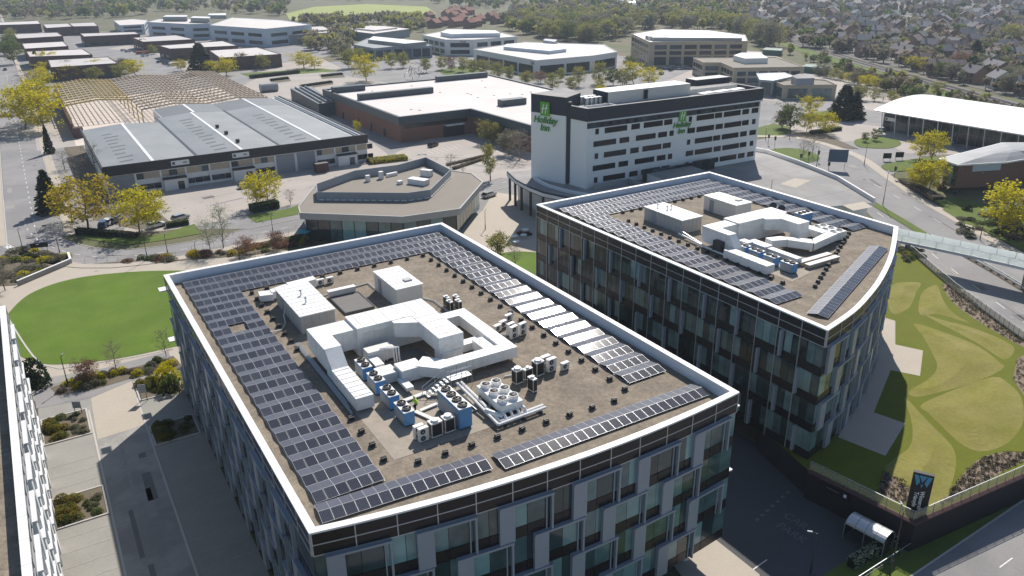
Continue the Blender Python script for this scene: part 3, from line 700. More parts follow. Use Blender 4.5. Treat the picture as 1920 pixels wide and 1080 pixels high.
# ------------------------------------------------------------------ solar arrays
def panel_mesh(top='solar'):
    if ('pan', top) not in CACHE:
        b = MB(); w, d, h = 0.95, 1.27, 0.04; f = 0.018
        b.box((0, 0, 0), (w, d, h), 'frame_alu'); b.poly([(-w/2+f, -d/2+f, h/2+.003), (w/2-f, -d/2+f, h/2+.003), (w/2-f, d/2-f, h/2+.003), (-w/2+f, d/2-f, h/2+.003)], top)
        CACHE[('pan', top)] = b.mesh('solar_panel')
    return CACHE[('pan', top)]
TILT = radians(10.5)
def tent(par, x, y, h=0.0, pitch=2.6):
    """one pair of panels leaning on each other; h = heading of the row"""
    for s in (-1, 1):
        m = T(x, y, RT_ + 0.30) @ RZ(h) @ T(0, s * 0.64, 0) @ RX(-s * TILT)
        add('solar_panel', panel_mesh(), par, m) if s < 0 else add('wind_deflector', panel_mesh('deflector'), par, m)
def rails_for(par, pts):
    b = MB()
    for x0, y0, x1, y1 in pts: b.box(((x0 + x1) / 2, (y0 + y1) / 2, RT_ + 0.06), (abs(x1 - x0) + 0.06, abs(y1 - y0) + 0.06, 0.05), 'alu')
    b.build('mounting_rail', par)
def array(label, xr, yr, skip=lambda x, y: False, grp='rooftop solar arrays', pit=2.6):
    """rows run along X, pitch 2.6 m; gaps every second panel"""
    t = thing('solar_array', label, 'solar array', (xr[0], yr[0], RT_), 0, grp)
    ny = max(1, int((yr[1] - yr[0]) / pit + 0.3)); nx = max(1, int((xr[1] - xr[0]) / 0.985 + 0.3)); rl = []
    for j in range(ny):
        y = yr[1] - pit / 2 - pit * j
        for i in range(nx):
            x = xr[0] + 0.49 + 0.985 * i + (0.03 if i % 2 else 0)
            if skip(x, y): continue
            tent(t, x, y)
    for i in range(0, nx + 1, 2): x = xr[0] + 0.985 * i; rl.append((x, yr[1] - pit * ny, x, yr[1]))
    rails_for(t, rl); return t
array('solar array of three rows along the far edge of the nearest roof', (13.2, 51.8), (100.9, 108.5))
array('long dark solar array down the left side of the nearest roof', (13.2, 19.1), (52.45, 100.9), lambda x, y: (17.0 > x > 14.9 and 90.5 > y > 87), pit=2.55)
array('glaring solar array down the right side of the nearest roof', (46.6, 51.9), (52.6, 100.8))
for pa0, pa1, lab in (((12.9, 51.1), (28.2, 50.1), 'single row solar array at the near left corner of the nearest roof'), ((28.4, 49.55), (52.2, 49.25), 'single row solar array along the curved front of the nearest roof')):
    t = thing('solar_array', lab, 'solar array', (*pa0, RT_), 0, 'rooftop solar arrays')
    row = Path([pa0, pa1]); n = int(row.L / 0.98)
    for i in range(n):
        p, h = row.at(0.5 + 0.98 * i); tent(t, p.x, p.y, h)
array('solar array along the back edge of the roof with the curved end', (74.8, 110.6), (101.3, 108.4), grp='solar arrays on the curved block')
array('solar array down the left side of the roof with the curved end', (74.6, 80.0), (58.2, 101.2), lambda x, y: y < 61 and x > 79.2, grp='solar arrays on the curved block')
array('solar array down the right side of the roof with the curved end', (105.8, 110.6), (72.0, 101.2), lambda x, y: y < 75 and x < 106.5, grp='solar arrays on the curved block')
t = thing('solar_array', 'single slanting solar row beside the curved parapet', 'solar array', (76, 54.5, RT_), 0, 'solar arrays on the curved block')
pth = Path([(76.0, 54.6), (103.7, 65.8)])
for i in range(int(pth.L / 0.985)):
    p, h = pth.at(0.5 + 0.985 * i); tent(t, p.x, p.y, h)

# ------------------------------------------------------------------ ballast blocks of the roof guard line
def block_mesh():
    if 'blk' not in CACHE:
        b = MB(); b.box((0, 0, 0.04), (0.62, 0.62, 0.08), 'membrane'); b.prism([(-0.24, -0.2), (0.24, -0.2), (0.24, 0.2), (-0.24, 0.2)], 0.08, 0.42, 'black_plastic', 'membrane'); b.box((0, 0, 0.45), (0.5, 0.12, 0.06), 'black_plastic'); CACHE['blk'] = b.mesh('ballast_block')
    return CACHE['blk']
ORD = 'first second third fourth fifth sixth seventh eighth ninth tenth eleventh twelfth thirteenth fourteenth fifteenth sixteenth seventeenth eighteenth nineteenth twentieth twenty-first twenty-second twenty-third twenty-fourth'.split()
def blocks(pts, lab, grp):
    for i, (x, y) in enumerate(pts): add('ballast_block', block_mesh(), None, T(x, y, RT_) @ RZ(random.uniform(-.3, .3)), '%s dark ballast block from %s' % (ORD[i], lab), 'roof weight', grp)
def line(a, b, st):
    n = max(1, int((Vector(b) - Vector(a)).length / st)); return [tuple(Vector(a).lerp(Vector(b), i / n)) for i in range(n + 1)]
blocks(line((20.2, 55.2), (20.2, 63), 1.95) + line((20.3, 80), (20.3, 99.3), 2.4), 'the near end of the left row, nearest roof', 'left ballast blocks, nearest roof')
blocks(line((22.4, 99.8), (45.3, 99.8), 2.35), 'the left end of the far row, nearest roof', 'far ballast blocks, nearest roof')
blocks(line((45.5, 97.5), (45.5, 53.4), 2.35), 'the far end of the right row, nearest roof', 'right ballast blocks, nearest roof')
blocks(line((22.6, 53.3), (43.2, 52.2), 2.3), 'the left end of the front row, nearest roof', 'front ballast blocks, nearest roof')
blocks(line((80.8, 64), (80.8, 96), 2.0)[:17], 'the near end of the left row, curved block', 'left ballast blocks, curved roof')
blocks(line((83, 100.2), (104.5, 100.2), 1.9), 'the left end of the back row, curved block', 'back ballast blocks, curved roof')
blocks(line((83.4, 60.9), (105.2, 72.2), 1.75), 'the near end of the slanting row, curved block', 'slanting ballast blocks, curved roof')
# ------------------------------------------------------------------ rooftop plant
Z0 = RT_
def fan(par, x, y, z, r=0.38, ring='black_plastic', name='fan'):
    k = ('fan', round(r, 2), ring)
    if k not in CACHE:
        b = MB(); n = 16
        for i in range(n):
            a0, a1 = 2 * pi * i / n, 2 * pi * (i + 1) / n
            b.poly([(cos(a0) * r, sin(a0) * r, 0), (cos(a1) * r, sin(a1) * r, 0), (cos(a1) * r, sin(a1) * r, .16), (cos(a0) * r, sin(a0) * r, .16)], ring)
            b.poly([(cos(a0) * r, sin(a0) * r, .16), (cos(a1) * r, sin(a1) * r, .16), (cos(a1) * r * .86, sin(a1) * r * .86, .15), (cos(a0) * r * .86, sin(a0) * r * .86, .15)], ring)
            b.poly([(0, 0, .05), (cos(a0) * r * .86, sin(a0) * r * .86, .03), (cos(a1) * r * .86, sin(a1) * r * .86, .03)], 'black_plastic')
        for i in range(5):
            a = 2 * pi * i / 5; b.poly([(cos(a) * .06, sin(a) * .06, .10), (cos(a + .2) * r * .8, sin(a + .2) * r * .8, .07), (cos(a + .75) * r * .8, sin(a + .75) * r * .8, .12)], 'black_plastic')
        b.cyl((0, 0, .05), (0, 0, .13), r * .2, 'fan_grille', 8)
        CACHE[k] = b.mesh('fan')
    return add(name, CACHE[k], par, T(x, y, z))
def condenser(x, y, w, d, h, nx, ny, label, grp, mat='blue_coat', topm='white_metal', rz=0.0):
    t = thing('condenser', label, 'condenser', (x, y, Z0), rz, grp); R = T(x, y, Z0) @ RZ(rz)
    b = MB(); b.box((0, 0, 0.1), (w * .9, d * .95, 0.2), 'dark_metal'); b.build('base_frame', t, R)
    b = MB(); b.box((0, 0, 0.2 + (h - .26) / 2), (w, d, h - .26), mat)
    for k in range(1, 3): b.box((0, -d / 2 + d * k / 3, 0.2 + (h - .26) / 2), (w + .02, 0.03, h - .3), mat)
    b.build('casing', t, R)
    for sx, mm in ((-1, 'grey_clad'), (1, 'fan_grille')): b = MB(); b.box((sx * (w / 2 + .012), 0, h * .5), (0.02, d * .92, h * .66), mm); b.build('coil', t, R)
    b = MB(); b.box((0, 0, h - .03), (w + .04, d + .04, .06), topm); tp = b.build('top_plate', t, R)
    for i in range(nx):
        for j in range(ny):
            v = R @ Vector((-w / 2 + w * (i + .5) / nx, -d / 2 + d * (j + .5) / ny, h)); fan(tp, v.x, v.y, v.z, min(w / nx, d / ny) * .42)
    return t
def acunit(x, y, w, d, h, kind, label, rz=0.0, grp='air conditioners on the nearest roof'):
    """kind: side = round fans in front face, top = fan in the lid with black coils"""
    t = thing('air_conditioner', label, 'air conditioner', (x, y, Z0), rz, grp); R = T(x, y, Z0) @ RZ(rz)
    b = MB(); b.box((0, 0, 0.12 + h / 2), (w, d, h), 'offwhite'); b.box((0, 0, .1 + h), (w + .03, d + .03, .05), 'white_metal'); cs = b.build('casing', t, R)
    b = MB()
    for sx in (-1, 1): b.box((sx * w * .38, 0, .06), (.1, d * .95, .12), 'dark_metal')
    b.build('feet', t, R)
    if kind == 'side':
        n = 2 if h > 1.0 else 1
        for k in range(n):
            b = MB(); zc = .12 + h * (k + .5) / n; r = min(w * .55, h / n * .8) * .48
            b.cyl((-w * .12, -d / 2 - .03, zc), (-w * .12, -d / 2 + .01, zc), r, 'fan_grille', 14); b.cyl((-w * .12, -d / 2 - .045, zc), (-w * .12, -d / 2, zc), r * .3, 'galv', 8); b.build('fan_guard', cs, R)
    else:
        b = MB(); b.box((0, -d / 2 - .005, .15 + h * .48), (w * .86, .03, h * .8), 'black_plastic'); b.build('coil', t, R)
        b = MB(); b.box((-w / 2 - .005, 0, .15 + h * .48), (.03, d * .86, h * .8), 'black_plastic'); b.build('coil', t, R)
        b = MB(); b.cyl((0, 0, .12 + h), (0, 0, .3 + h), min(w, d) * .44, 'offwhite', 16); b.cyl((0, 0, .3 + h), (0, 0, .31 + h), min(w, d) * .38, 'galv', 16); b.build('fan_guard', cs, R)
    return t
def cabin(x0, x1, y0, y1, h, label, wall='cladding_grey', roof='white_metal', vents=((.5, .6), (.45, .35)), ribs=True):
    t = thing('plant_cabin', label, 'plant room', ((x0 + x1) / 2, y0, Z0)); cx, cy, w, d = (x0 + x1) / 2, (y0 + y1) / 2, x1 - x0, y1 - y0
    b = MB(); b.box((cx, cy, Z0 + h / 2), (w, d, h), wall)
    if ribs:
        for i in range(int(d / .9)): b.box((x0 - .015, y0 + .45 + .9 * i, Z0 + h / 2), (.04, .08, h - .05), wall)
        for i in range(int(w / .9)): b.box((x0 + .45 + .9 * i, y0 - .015, Z0 + h / 2), (.08, .04, h - .05), wall)
    b.build('wall', t)
    b = MB(); b.box((cx, cy, Z0 + h + .06), (w + .25, d + .25, .12), roof)
    for i in range(int(d / 1.2)): b.box((cx, y0 + .6 + 1.2 * i, Z0 + h + .135), (w + .2, .05, .03), roof)
    rf = b.build('roof', t)
    for u, v in vents:
        b = MB(); q = (x0 + w * u, y0 + d * v); b.cyl((*q, Z0 + h + .1), (*q, Z0 + h + .7), .09, 'galv', 8); b.cyl((*q, Z0 + h + .7), (*q, Z0 + h + .85), .24, 'galv', 8, .05); b.build('roof_vent', rf)
    b = MB(); b.box((x0 - .03, y0 + d * .75, Z0 + 1.05), (.05, .95, 2.0), 'grey_clad'); dr = b.build('door', t); box('handle', 'galv', dr, (x0 - .08, y0 + d * .75 + .35, Z0 + 1.05), (.06, .12, .06))
    return t
def duct(name, label, cat, segs, grp=None, legs=(), mat='white_metal'):
    """segs: (partname, plan polygon, z bottom, z top) pieces of one duct run"""
    p0 = segs[0][1][0]; t = thing(name, label, cat, (p0[0], p0[1], Z0), 0, grp)
    for nm, pts, a, c in segs:
        b = MB(); b.prism(pts, a if callable(a) else Z0 + a, c if callable(c) else Z0 + c, mat, bottom=True); b.build(nm, t)
    sm = MB()
    for nm, pts, a, c in segs:
        if callable(a) or callable(c): continue
        q = pts; A = sum(q[i][0] * q[(i + 1) % 4][1] - q[(i + 1) % 4][0] * q[i][1] for i in range(4)); q = q if A > 0 else q[::-1]
        for i in range(4):
            u, v = Vector(q[i]), Vector(q[(i + 1) % 4]); d = v - u; k = int(d.length / 1.9)
            for j in range(1, k + 1): w = u + d * (j / (k + 1)); sm.box((w.x, w.y, Z0 + (a + c) / 2), (.05, .03, c - a - .04), 'offwhite', T(w.x, w.y, 0) @ RZ(atan2(d.y, d.x)) @ T(-w.x, -w.y, 0))
    if sm.f: sm.build('seam', t, kind='stuff')
    for x, y, h in legs:
        b = MB(); b.box((x, y, Z0 + h / 2), (.12, .12, h), 'galv'); b.build('leg', t)
    return t
def R4(x0, x1, y0, y1): return [(x0, y0), (x1, y0), (x1, y1), (x0, y1)]
def ribs(par, x0, x1, y0, y1, z, axis, n):
    b = MB()
    for i in range(n):
        f = (i + .5) / n
        if axis == 'y': b.box(((x0 + x1) / 2, y0 + (y1 - y0) * f, z), (x1 - x0 + .06, .06, .05), 'white_metal')
        else: b.box((x0 + (x1 - x0) * f, (y0 + y1) / 2, z), (.06, y1 - y0 + .06, .05), 'white_metal')
    b.build('seam', par)

# --- nearest roof
sheet('screed_pad', 'screed', R4(21.0, 32.4, 54.8, 72), 0.02, parent=offA, z=RT_)
cabin(22.1, 26.2, 83.8, 94.0, 2.2, 'grey ribbed plant cabin with vents on the nearest roof')
cabin(34.5, 38.0, 84.5, 91.8, 2.5, 'plain white plant box with a small hatch, nearest roof', 'offwhite', 'white_metal', (), False)
box('roof_hatch', 'cladding_grey', None, (36.9, 86.5, Z0 + 2.72), (1.0, 0.8, .16), 0, label='small grey hatch on the white box, nearest roof', cat='hatch')
t = duct('bent_duct', 'low white duct bending round the back of the grey cabin', 'duct', [('duct_section', [(20.4, 95.4), (22.0, 95.0), (22.2, 96.6), (20.6, 97.0)], .25, 1.1), ('duct_section', [(22.0, 95.4), (24.5, 96.2), (24.3, 97.4), (22.0, 96.6)], .25, 1.2), ('duct_section', [(24.5, 96.0), (28.2, 96.6), (28.2, 97.9), (24.4, 97.5)], .3, 1.3)])
t = thing('roof_pad', 'dark grey flat membrane pad behind the air handling unit', 'roof pad', (28.4, 86.1, Z0)); b = MB(); b.prism(R4(28.3, 32.1, 86.2, 91.8), Z0, Z0 + .25, 'membrane'); b.build('slab', t); b = MB(); b.strip(R4(28.3, 32.1, 86.2, 91.8), -.06, .06, Z0 + .25, Z0 + .32, 'dark_metal', closed=True); b.build('upstand', t)
t = thing('louvre_unit', 'long low white louvre unit behind the dark roof pad', 'louvre unit', (30, 92.3, Z0)); box('casing', 'offwhite', t, (30.1, 92.4, Z0 + .55), (3.6, .7, .8)); box('lid', 'white_metal', t, (30.1, 92.4, Z0 + .98), (3.7, .8, .06)); box('support', 'dark_metal', t, (30.1, 92.4, Z0 + .08), (3.2, .3, .15))
# air handling unit: long body, arm towards the front, left arm with weather canopy, low return ring
ahu = duct('air_handling_unit', 'large white air handling unit with arched ducts on the nearest roof', 'air handling unit',
    [('casing', R4(25.6, 35.0, 74.6, 78.4), .1, 3.5), ('duct_arm', R4(32.0, 34.9, 67.7, 74.6), 1.7, 3.5), ('duct_drop', R4(32.2, 34.7, 67.6, 69.4), .5, 1.7),
     ('duct_arm', R4(21.1, 25.6, 75.2, 78.2), .9, 3.2), ('duct_arm', R4(21.1, 22.95, 72.4, 75.2), .8, 3.2), ('duct_drop', R4(21.15, 22.9, 70.6, 72.4), .2, lambda p: Z0 + (3.2 if p[1] > 71 else 1.6)),
     ('weather_canopy', R4(21.1, 22.9, 63.8, 70.6), .25, 1.6)])
ribs(ahu, 21.1, 22.9, 63.8, 70.6, Z0 + 1.62, 'y', 7); ribs(ahu, 25.6, 35, 74.6, 78.4, Z0 + 3.51, 'x', 6); ribs(ahu, 32, 34.9, 67.7, 74.6, Z0 + 3.51, 'y', 4)
b = MB(); b.prism([(29.6, 74.59), (29.6, 73.9), (32.05, 72.6), (32.05, 74.59)], Z0 + 1.7, Z0 + 3.45, 'white_metal', bottom=True); b.build('duct_elbow', ahu)
b = MB()
for i in range(5): b.box((26.4 + .62 * i, 74.57, Z0 + 2.0), (.5, .05, 1.6), 'offwhite')
b.build('access_panel', ahu)
ring = duct('return_duct', 'low white duct ring round a well beside the air handling unit', 'duct',
    [('duct_section', R4(35.1, 39.7, 75.0, 76.6), .5, 1.8), ('duct_section', R4(38.2, 39.7, 66.0, 75.0), .5, 1.8), ('duct_section', [(30.6, 64.6), (39.7, 64.5), (39.7, 66.0), (32.0, 66.1)], .6, 1.8), ('duct_section', [(28.6, 66.6), (30.6, 64.6), (32.0, 66.1), (30.2, 68.1)], .6, 1.75), ('duct_section', R4(27.0, 29.4, 66.3, 68.3), .3, 1.7), ('duct_section', R4(34.9, 38.2, 69.2, 70.4), .2, 1.1), ('duct_section', R4(36.7, 38.2, 66.1, 69.2), .3, 1.5)], None, ((39.3, 65.0, .6), (33, 65.2, .6), (36, 65.2, .6)))
ribs(ring, 32, 39.7, 64.5, 66.05, Z0 + 1.81, 'x', 6)
t = thing('plant_skid', 'pale cluster of small boxes and pipes inside the duct loop', 'plant skid', (26.8, 69, Z0))
box('plinth', 'membrane', t, (28.0, 70.5, Z0 + .06), (6.2, 5.6, .12)); box('unit', 'white_metal', t, (26.0, 68.2, Z0 + .75), (1.9, 1.9, 1.1)); box('unit', 'offwhite', t, (27.1, 72.6, Z0 + 1.1), (3.0, 1.5, 1.3)); box('unit', 'white_metal', t, (26.0, 70.8, Z0 + 1.0), (1.0, 2.2, .5)); box('unit', 'white_metal', t, (27.0, 65.6, Z0 + .6), (.8, 2.4, .35))
for i in range(3): b = MB(); b.tube([(27.0 + .35 * i, 71.9, Z0 + .3), (27.0 + .35 * i, 71.9, Z0 + 1.9), (28.2 + .3 * i, 71.2, Z0 + 1.9), (28.2 + .3 * i, 71.0, Z0 + .3)], .09, 'white_metal'); b.build('pipe', t)
b = MB(); b.box((30.5, 71.5, Z0 + .05), (3.2, 3.6, .06), 'membrane'); b.build('mat', t)
for i, y in enumerate((60.15, 63.6, 67.0, 70.4)):
    condenser(24.45, y, 1.05, 2.35, 1.6, 1, 2, ('light blue twin fan condenser at the front of the row of four', 'light blue twin fan condenser second from the front', 'light blue twin fan condenser third from the front', 'light blue twin fan condenser at the back of the row of four')[i], 'row of four blue condensers')
condenser(28.65, 58.0, 1.3, 4.5, 2.3, 1, 4, 'tall blue condenser with black fans beside white pipework', None)
acunit(24.45, 56.1, .95, .4, 1.35, 'side', 'slim white air conditioner with two round fans, near front', 0.05)
acunit(24.3, 56.75, .95, .4, 1.3, 'side', 'slim white air conditioner half hidden behind another', 0.05)
acunit(25.75, 56.3, 1.15, .8, 1.5, 'top', 'white cased condenser with round top fan, left of a pair', 0.05)
acunit(27.1, 56.35, 1.05, .8, 1.5, 'top', 'white cased condenser with round top fan, right of a pair', 0.05)
ch = thing('chiller', 'white chiller with six black topped fans and pipework', 'chiller', (33.4, 57.7, Z0))
box('casing', 'white_metal', ch, (33.4, 57.7, Z0 + 1.05), (2.4, 4.8, .8)); box('coil', 'dark_metal', ch, (33.4, 57.7, Z0 + .48), (2.1, 4.5, .4))
for sx in (-1, 1):
    for sy in (-1, 0, 1): box('leg', 'white_metal', ch, (33.4 + sx * 1.1, 57.7 + sy * 2.1, Z0 + .33), (.16, .16, .66))
for i in range(2):
    for j in range(3):
        fx, fy = 32.8 + 1.2 * i, 56.1 + 1.6 * j; b = MB(); b.cyl((fx, fy, Z0 + 1.45), (fx, fy, Z0 + 1.72), .52, 'white_metal', 16); f_ = b.build('fan_shroud', ch); fan(f_, fx, fy, Z0 + 1.73, .5, 'white_metal')
t = thing('pipe_run', 'thick white lagged pipes bending round the six fan chiller', 'pipes', (31.6, 58, Z0))
for o, zz in ((0, .45), (.45, .45)):
    b = MB(); b.tube([(31.2 + o, 62.5, Z0 + zz + .5), (31.2 + o, 58.5, Z0 + zz + .3), (31.2 + o, 54.2 + o, Z0 + zz), (36.6, 54.4 + o, Z0 + zz)], .15, 'white_metal', 8); b.build('pipe', t)
for i in range(4): b = MB(); b.tube([(32.3 + .75 * i, 55.6, Z0 + .8), (32.3 + .75 * i, 54.9, Z0 + .8), (32.3 + .75 * i, 54.6, Z0 + .45)], .13, 'white_metal', 8); b.build('pipe_branch', t)
b = MB(); b.cyl((32.2, 55.0, Z0 + .55), (31.2, 56.6, Z0 + .75), .26, 'white_metal', 10); b.build('valve', t)
for x in (32, 34, 36): box('pipe_support', 'dark_metal', t, (x, 54.6, Z0 + .15), (.2, .9, .3))
t = thing('access_stair', 'grey metal stair and guard rails beside the blue chiller', 'stair', (29.6, 62.2, Z0))
b = MB()
for i in range(6): b.box((28.2 + .42 * i, 63.0, Z0 + .2 + .2 * i), (.3, .9, .04), 'galv')
b.build('step', t); b = MB()
for y in (62.5, 63.5): b.tube([(27.9, y, Z0 + 1.0), (30.6, y, Z0 + 2.3), (33.0, y, Z0 + 2.3)], .035, 'galv', 5); b.tube([(27.9, y, Z0 + .5), (30.6, y, Z0 + 1.8), (33.0, y, Z0 + 1.8)], .03, 'galv', 5)
for x, h in ((27.9, 1.0), (29.3, 1.7), (30.6, 2.3), (31.8, 2.3), (33.0, 2.3)):
    for y in (62.5, 63.5): b.cyl((x, y, Z0), (x, y, Z0 + h), .035, 'galv', 5)
b.build('guard_rail', t); box('platform', 'galv', t, (31.8, 63.0, Z0 + 1.3), (2.4, 1.0, .06))
t = thing('cable_tray', 'pale angular cable trays lying between the blue condensers', 'cable tray', (26.8, 60, Z0))
for c, d, r in (((26.9, 63.4), (3.0, .5), .1), ((26.3, 59.7), (.45, 2.6), .35), ((27.3, 60.9), (2.0, .4), .15)): box('tray', 'offwhite', t, (*c, Z0 + .18), (*d, .14), r)
for i, (x, y, w, d, h, k, lab) in enumerate(((37.2, 60.5, .9, .8, 1.55, 'top', 'cased condenser with top fan at the left of the right hand group'), (38.5, 60.6, 1.0, .45, 1.2, 'top', 'dark coiled air conditioner second in the right hand group'), (39.9, 60.8, 1.0, .9, 1.6, 'top', 'tall cased condenser in the middle of the right hand group'), (41.5, 60.7, 1.1, .45, 1.45, 'side', 'white air conditioner with two round fans, right hand group'), (41.3, 61.5, 1.1, .45, 1.45, 'side', 'white air conditioner behind the twin fan one, right hand group'), (42.9, 60.2, .9, .4, .8, 'side', 'small single fan air conditioner at the right end of its group'), (37.6, 58.3, .5, .95, 1.45, 'top', 'lone upright air conditioner standing next to the six fan chiller'))):
    acunit(x, y, w, d, h, k, lab, 0.1)
for i, (x, y, h, k, lab) in enumerate(((42.3, 69.5, 1.45, 'side', 'front left unit of the six beside the right array'), (43.6, 69.7, 1.45, 'side', 'front right unit of the six beside the right array'), (42.5, 70.5, 1.4, 'side', 'middle unit of the six beside the right array'), (41.6, 72.0, .8, 'side', 'low left unit of the six beside the right array'), (42.7, 72.6, .8, 'side', 'low middle unit of the six beside the right array'), (44.2, 73.8, .8, 'side', 'rearmost unit of the six beside the right array'))):
    acunit(x, y, 1.0, .42, h, k, 'white air conditioner, ' + lab, 0.25)
for i, (x, y, lab) in enumerate(((39.6, 80.2, 'front left of the upright four'), (40.6, 79.8, 'front right of the upright four'), (39.9, 81.6, 'back left of the upright four'), (41.0, 81.2, 'back right of the upright four'))):
    acunit(x, y, .45, .95, 1.3, 'top', 'slim air conditioner, %s behind the duct ring' % lab, 0.1)
acunit(28.9, 97.2, .95, .4, .8, 'side', 'small single fan air conditioner behind the grey cabin, left of two'); acunit(30.2, 97.2, .95, .4, .8, 'side', 'small single fan air conditioner behind the grey cabin, right of two')
t = thing('pipe_bundle', 'bundle of thin pipes running along the left of the ducts', 'pipes', (20.8, 76, Z0))
for i in range(4): b = MB(); b.tube([(20.95 - .14 * i, 81.5, Z0 + .25), (20.95 - .14 * i, 72 - i * .6, Z0 + .25), (20.95 - .14 * i, 66 - i, Z0 + .15)], .05, 'galv', 5); b.build('pipe', t)
t = thing('hose', 'dark hose trailing from the side of the grey cabin', 'hose', (21.3, 88, Z0)); b = MB(); b.tube([(22.1, 90, Z0 + 1.2), (21.6, 89.4, Z0 + .4), (21.3, 87.8, Z0 + .1), (20.4, 86.2, Z0 + .08), (18.9, 85.6, Z0 + .45)], .07, 'offwhite', 6); b.build('tube', t)

t = thing('conduit_run', 'thin grey conduits crossing the gravel between the cabins', 'pipes', (30, 82, Z0))
for pts in (((26.3, 92.9), (28.2, 93.3), (34.4, 94.2), (34.4, 91.9)), ((26.3, 85), (27.4, 84), (27.4, 79), (26.4, 78.5)), ((38.2, 86), (39.2, 84), (39.2, 77)), ((39.8, 72), (41.2, 71), (42.4, 70)), ((36.6, 62.2), (38.4, 61.8), (42.6, 61.6)), ((29.4, 58), (31, 58), (31, 62))):
    b = MB(); b.tube([(x, y, Z0 + .14) for x, y in pts], .07, 'galv', 5); b.tube([(x + .2, y + .15, Z0 + .12) for x, y in pts], .05, 'offwhite', 5); b.build('conduit', t)
# --- technician crouching beside the front condenser
def person(x, y, z, label):
    me = bpy.data.meshes.new('body'); J = [(0, 0, .48), (0, .05, .62), (.02, .12, .85), (.03, .2, 1.05), (.04, .27, 1.2), (.16, .22, 1.03), (.26, .35, .85), (.2, .52, .72), (-.12, .24, 1.03), (-.2, .4, .86), (-.1, .55, .74), (.12, .08, .5), (.2, .36, .55), (.16, .22, .1), (.17, .34, .04), (-.12, .06, .48), (-.16, .34, .42), (-.14, .02, .1), (-.14, .14, .04)]
    E_ = [(0, 1), (1, 2), (2, 3), (3, 4), (3, 5), (5, 6), (6, 7), (3, 8), (8, 9), (9, 10), (0, 11), (11, 12), (12, 13), (13, 14), (0, 15), (15, 16), (16, 17), (17, 18)]
    rad = [.15, .15, .16, .09, .07, .07, .055, .04, .07, .055, .04, .1, .085, .06, .05, .1, .085, .06, .05]
    me.from_pydata(J, E_, []); o = bpy.data.objects.new('tmp', me); COL.objects.link(o); o.modifiers.new('skin', 'SKIN'); ss = o.modifiers.new('sub', 'SUBSURF'); ss.levels = ss.render_levels = 2
    for i, r in enumerate(rad): me.skin_vertices[0].data[i].radius = (r, r)
    me.skin_vertices[0].data[0].use_root = True
    bpy.context.view_layer.update(); me0 = bpy.data.meshes.new_from_object(o.evaluated_get(bpy.context.evaluated_depsgraph_get())); me0.name = 'body'; bpy.data.objects.remove(o)
    me0.materials.clear()
    for m in ('navy_cloth', 'hivis', 'skin'): me0.materials.append(MATS[m])
    for f in me0.polygons:
        c = f.center; f.use_smooth = True; f.material_index = 2 if (c.z > 1.13 or (c.y > .47 and c.z > .62)) else (1 if c.z > .66 and not (c.z < .8 and c.y > .42) else 0)
    t = add('person', me0, None, T(x, y, z) @ RZ(0.6), label, 'person')
    b = MB(); n = 8
    for i in range(6):
        for j in range(10):
            q = []
            for di, dj in ((0, 0), (1, 0), (1, 1), (0, 1)):
                th = pi * (i + di) / 6; ph = 2 * pi * (j + dj) / 10; q.append((.04 + .1 * sin(th) * cos(ph), .3 + .115 * sin(th) * sin(ph), 1.3 + .13 * cos(th)))
            b.poly(q, 'hivis' if i < 3 else 'skin')
    b.build('helmet', t, W[t]); return t
person(26.3, 61.4, RT_, 'person in high visibility vest crouching beside the front blue condenser')

# --- roof with the curved end
sheet('screed_pad', 'screed', [(82.4, 63.8), (91, 65.4), (92, 69), (84, 78), (82.4, 78)], 0.02, parent=offB, z=RT_)
cabin(83.6, 87.8, 86.5, 95.4, 2.2, 'grey ribbed plant cabin with chimney on the curved block', vents=((.3, .8), (.4, .6), (.6, .6)))
cabin(96.0, 99.5, 87.1, 94.4, 2.4, 'plain white plant box on the curved block', 'offwhite', 'white_metal', (), False)
box('roof_hatch', 'cladding_grey', None, (98.4, 88.9, Z0 + 2.62), (1.0, .8, .16), label='small grey hatch on the white box, curved block', cat='hatch')
ahu2 = duct('air_handling_unit', 'large white air handling unit with arched ducts on the curved block', 'air handling unit',
    [('casing', R4(87.2, 97.6, 78.2, 81.4), .1, 3.4), ('duct_arm', R4(94.2, 96.7, 73.2, 78.2), 1.6, 3.4), ('duct_drop', R4(94.4, 96.6, 73.1, 74.6), .4, 1.6), ('duct_arm', R4(82.4, 87.2, 78.6, 80.9), .8, 3.2), ('duct_arm', R4(82.4, 83.9, 75.6, 78.6), .8, 3.2), ('duct_drop', R4(82.4, 83.8, 74.2, 75.6), .2, lambda p: Z0 + (3.2 if p[1] > 75 else 1.6)), ('weather_canopy', R4(80.9, 82.5, 67.0, 74.9), .3, 1.5)])
b = MB(); b.prism([(92.2, 78.19), (92.2, 77.6), (94.25, 76.4), (94.25, 78.19)], Z0 + 1.6, Z0 + 3.35, 'white_metal', bottom=True); b.build('duct_elbow', ahu2)
ribs(ahu2, 80.9, 82.5, 67, 74.9, Z0 + 1.52, 'y', 6); ribs(ahu2, 87.2, 97.6, 78.2, 81.4, Z0 + 3.41, 'x', 6)
box('louvre', 'fan_grille', ahu2, (82.0, 77.0, Z0 + 1.2), (.8, 1.6, 1.6))
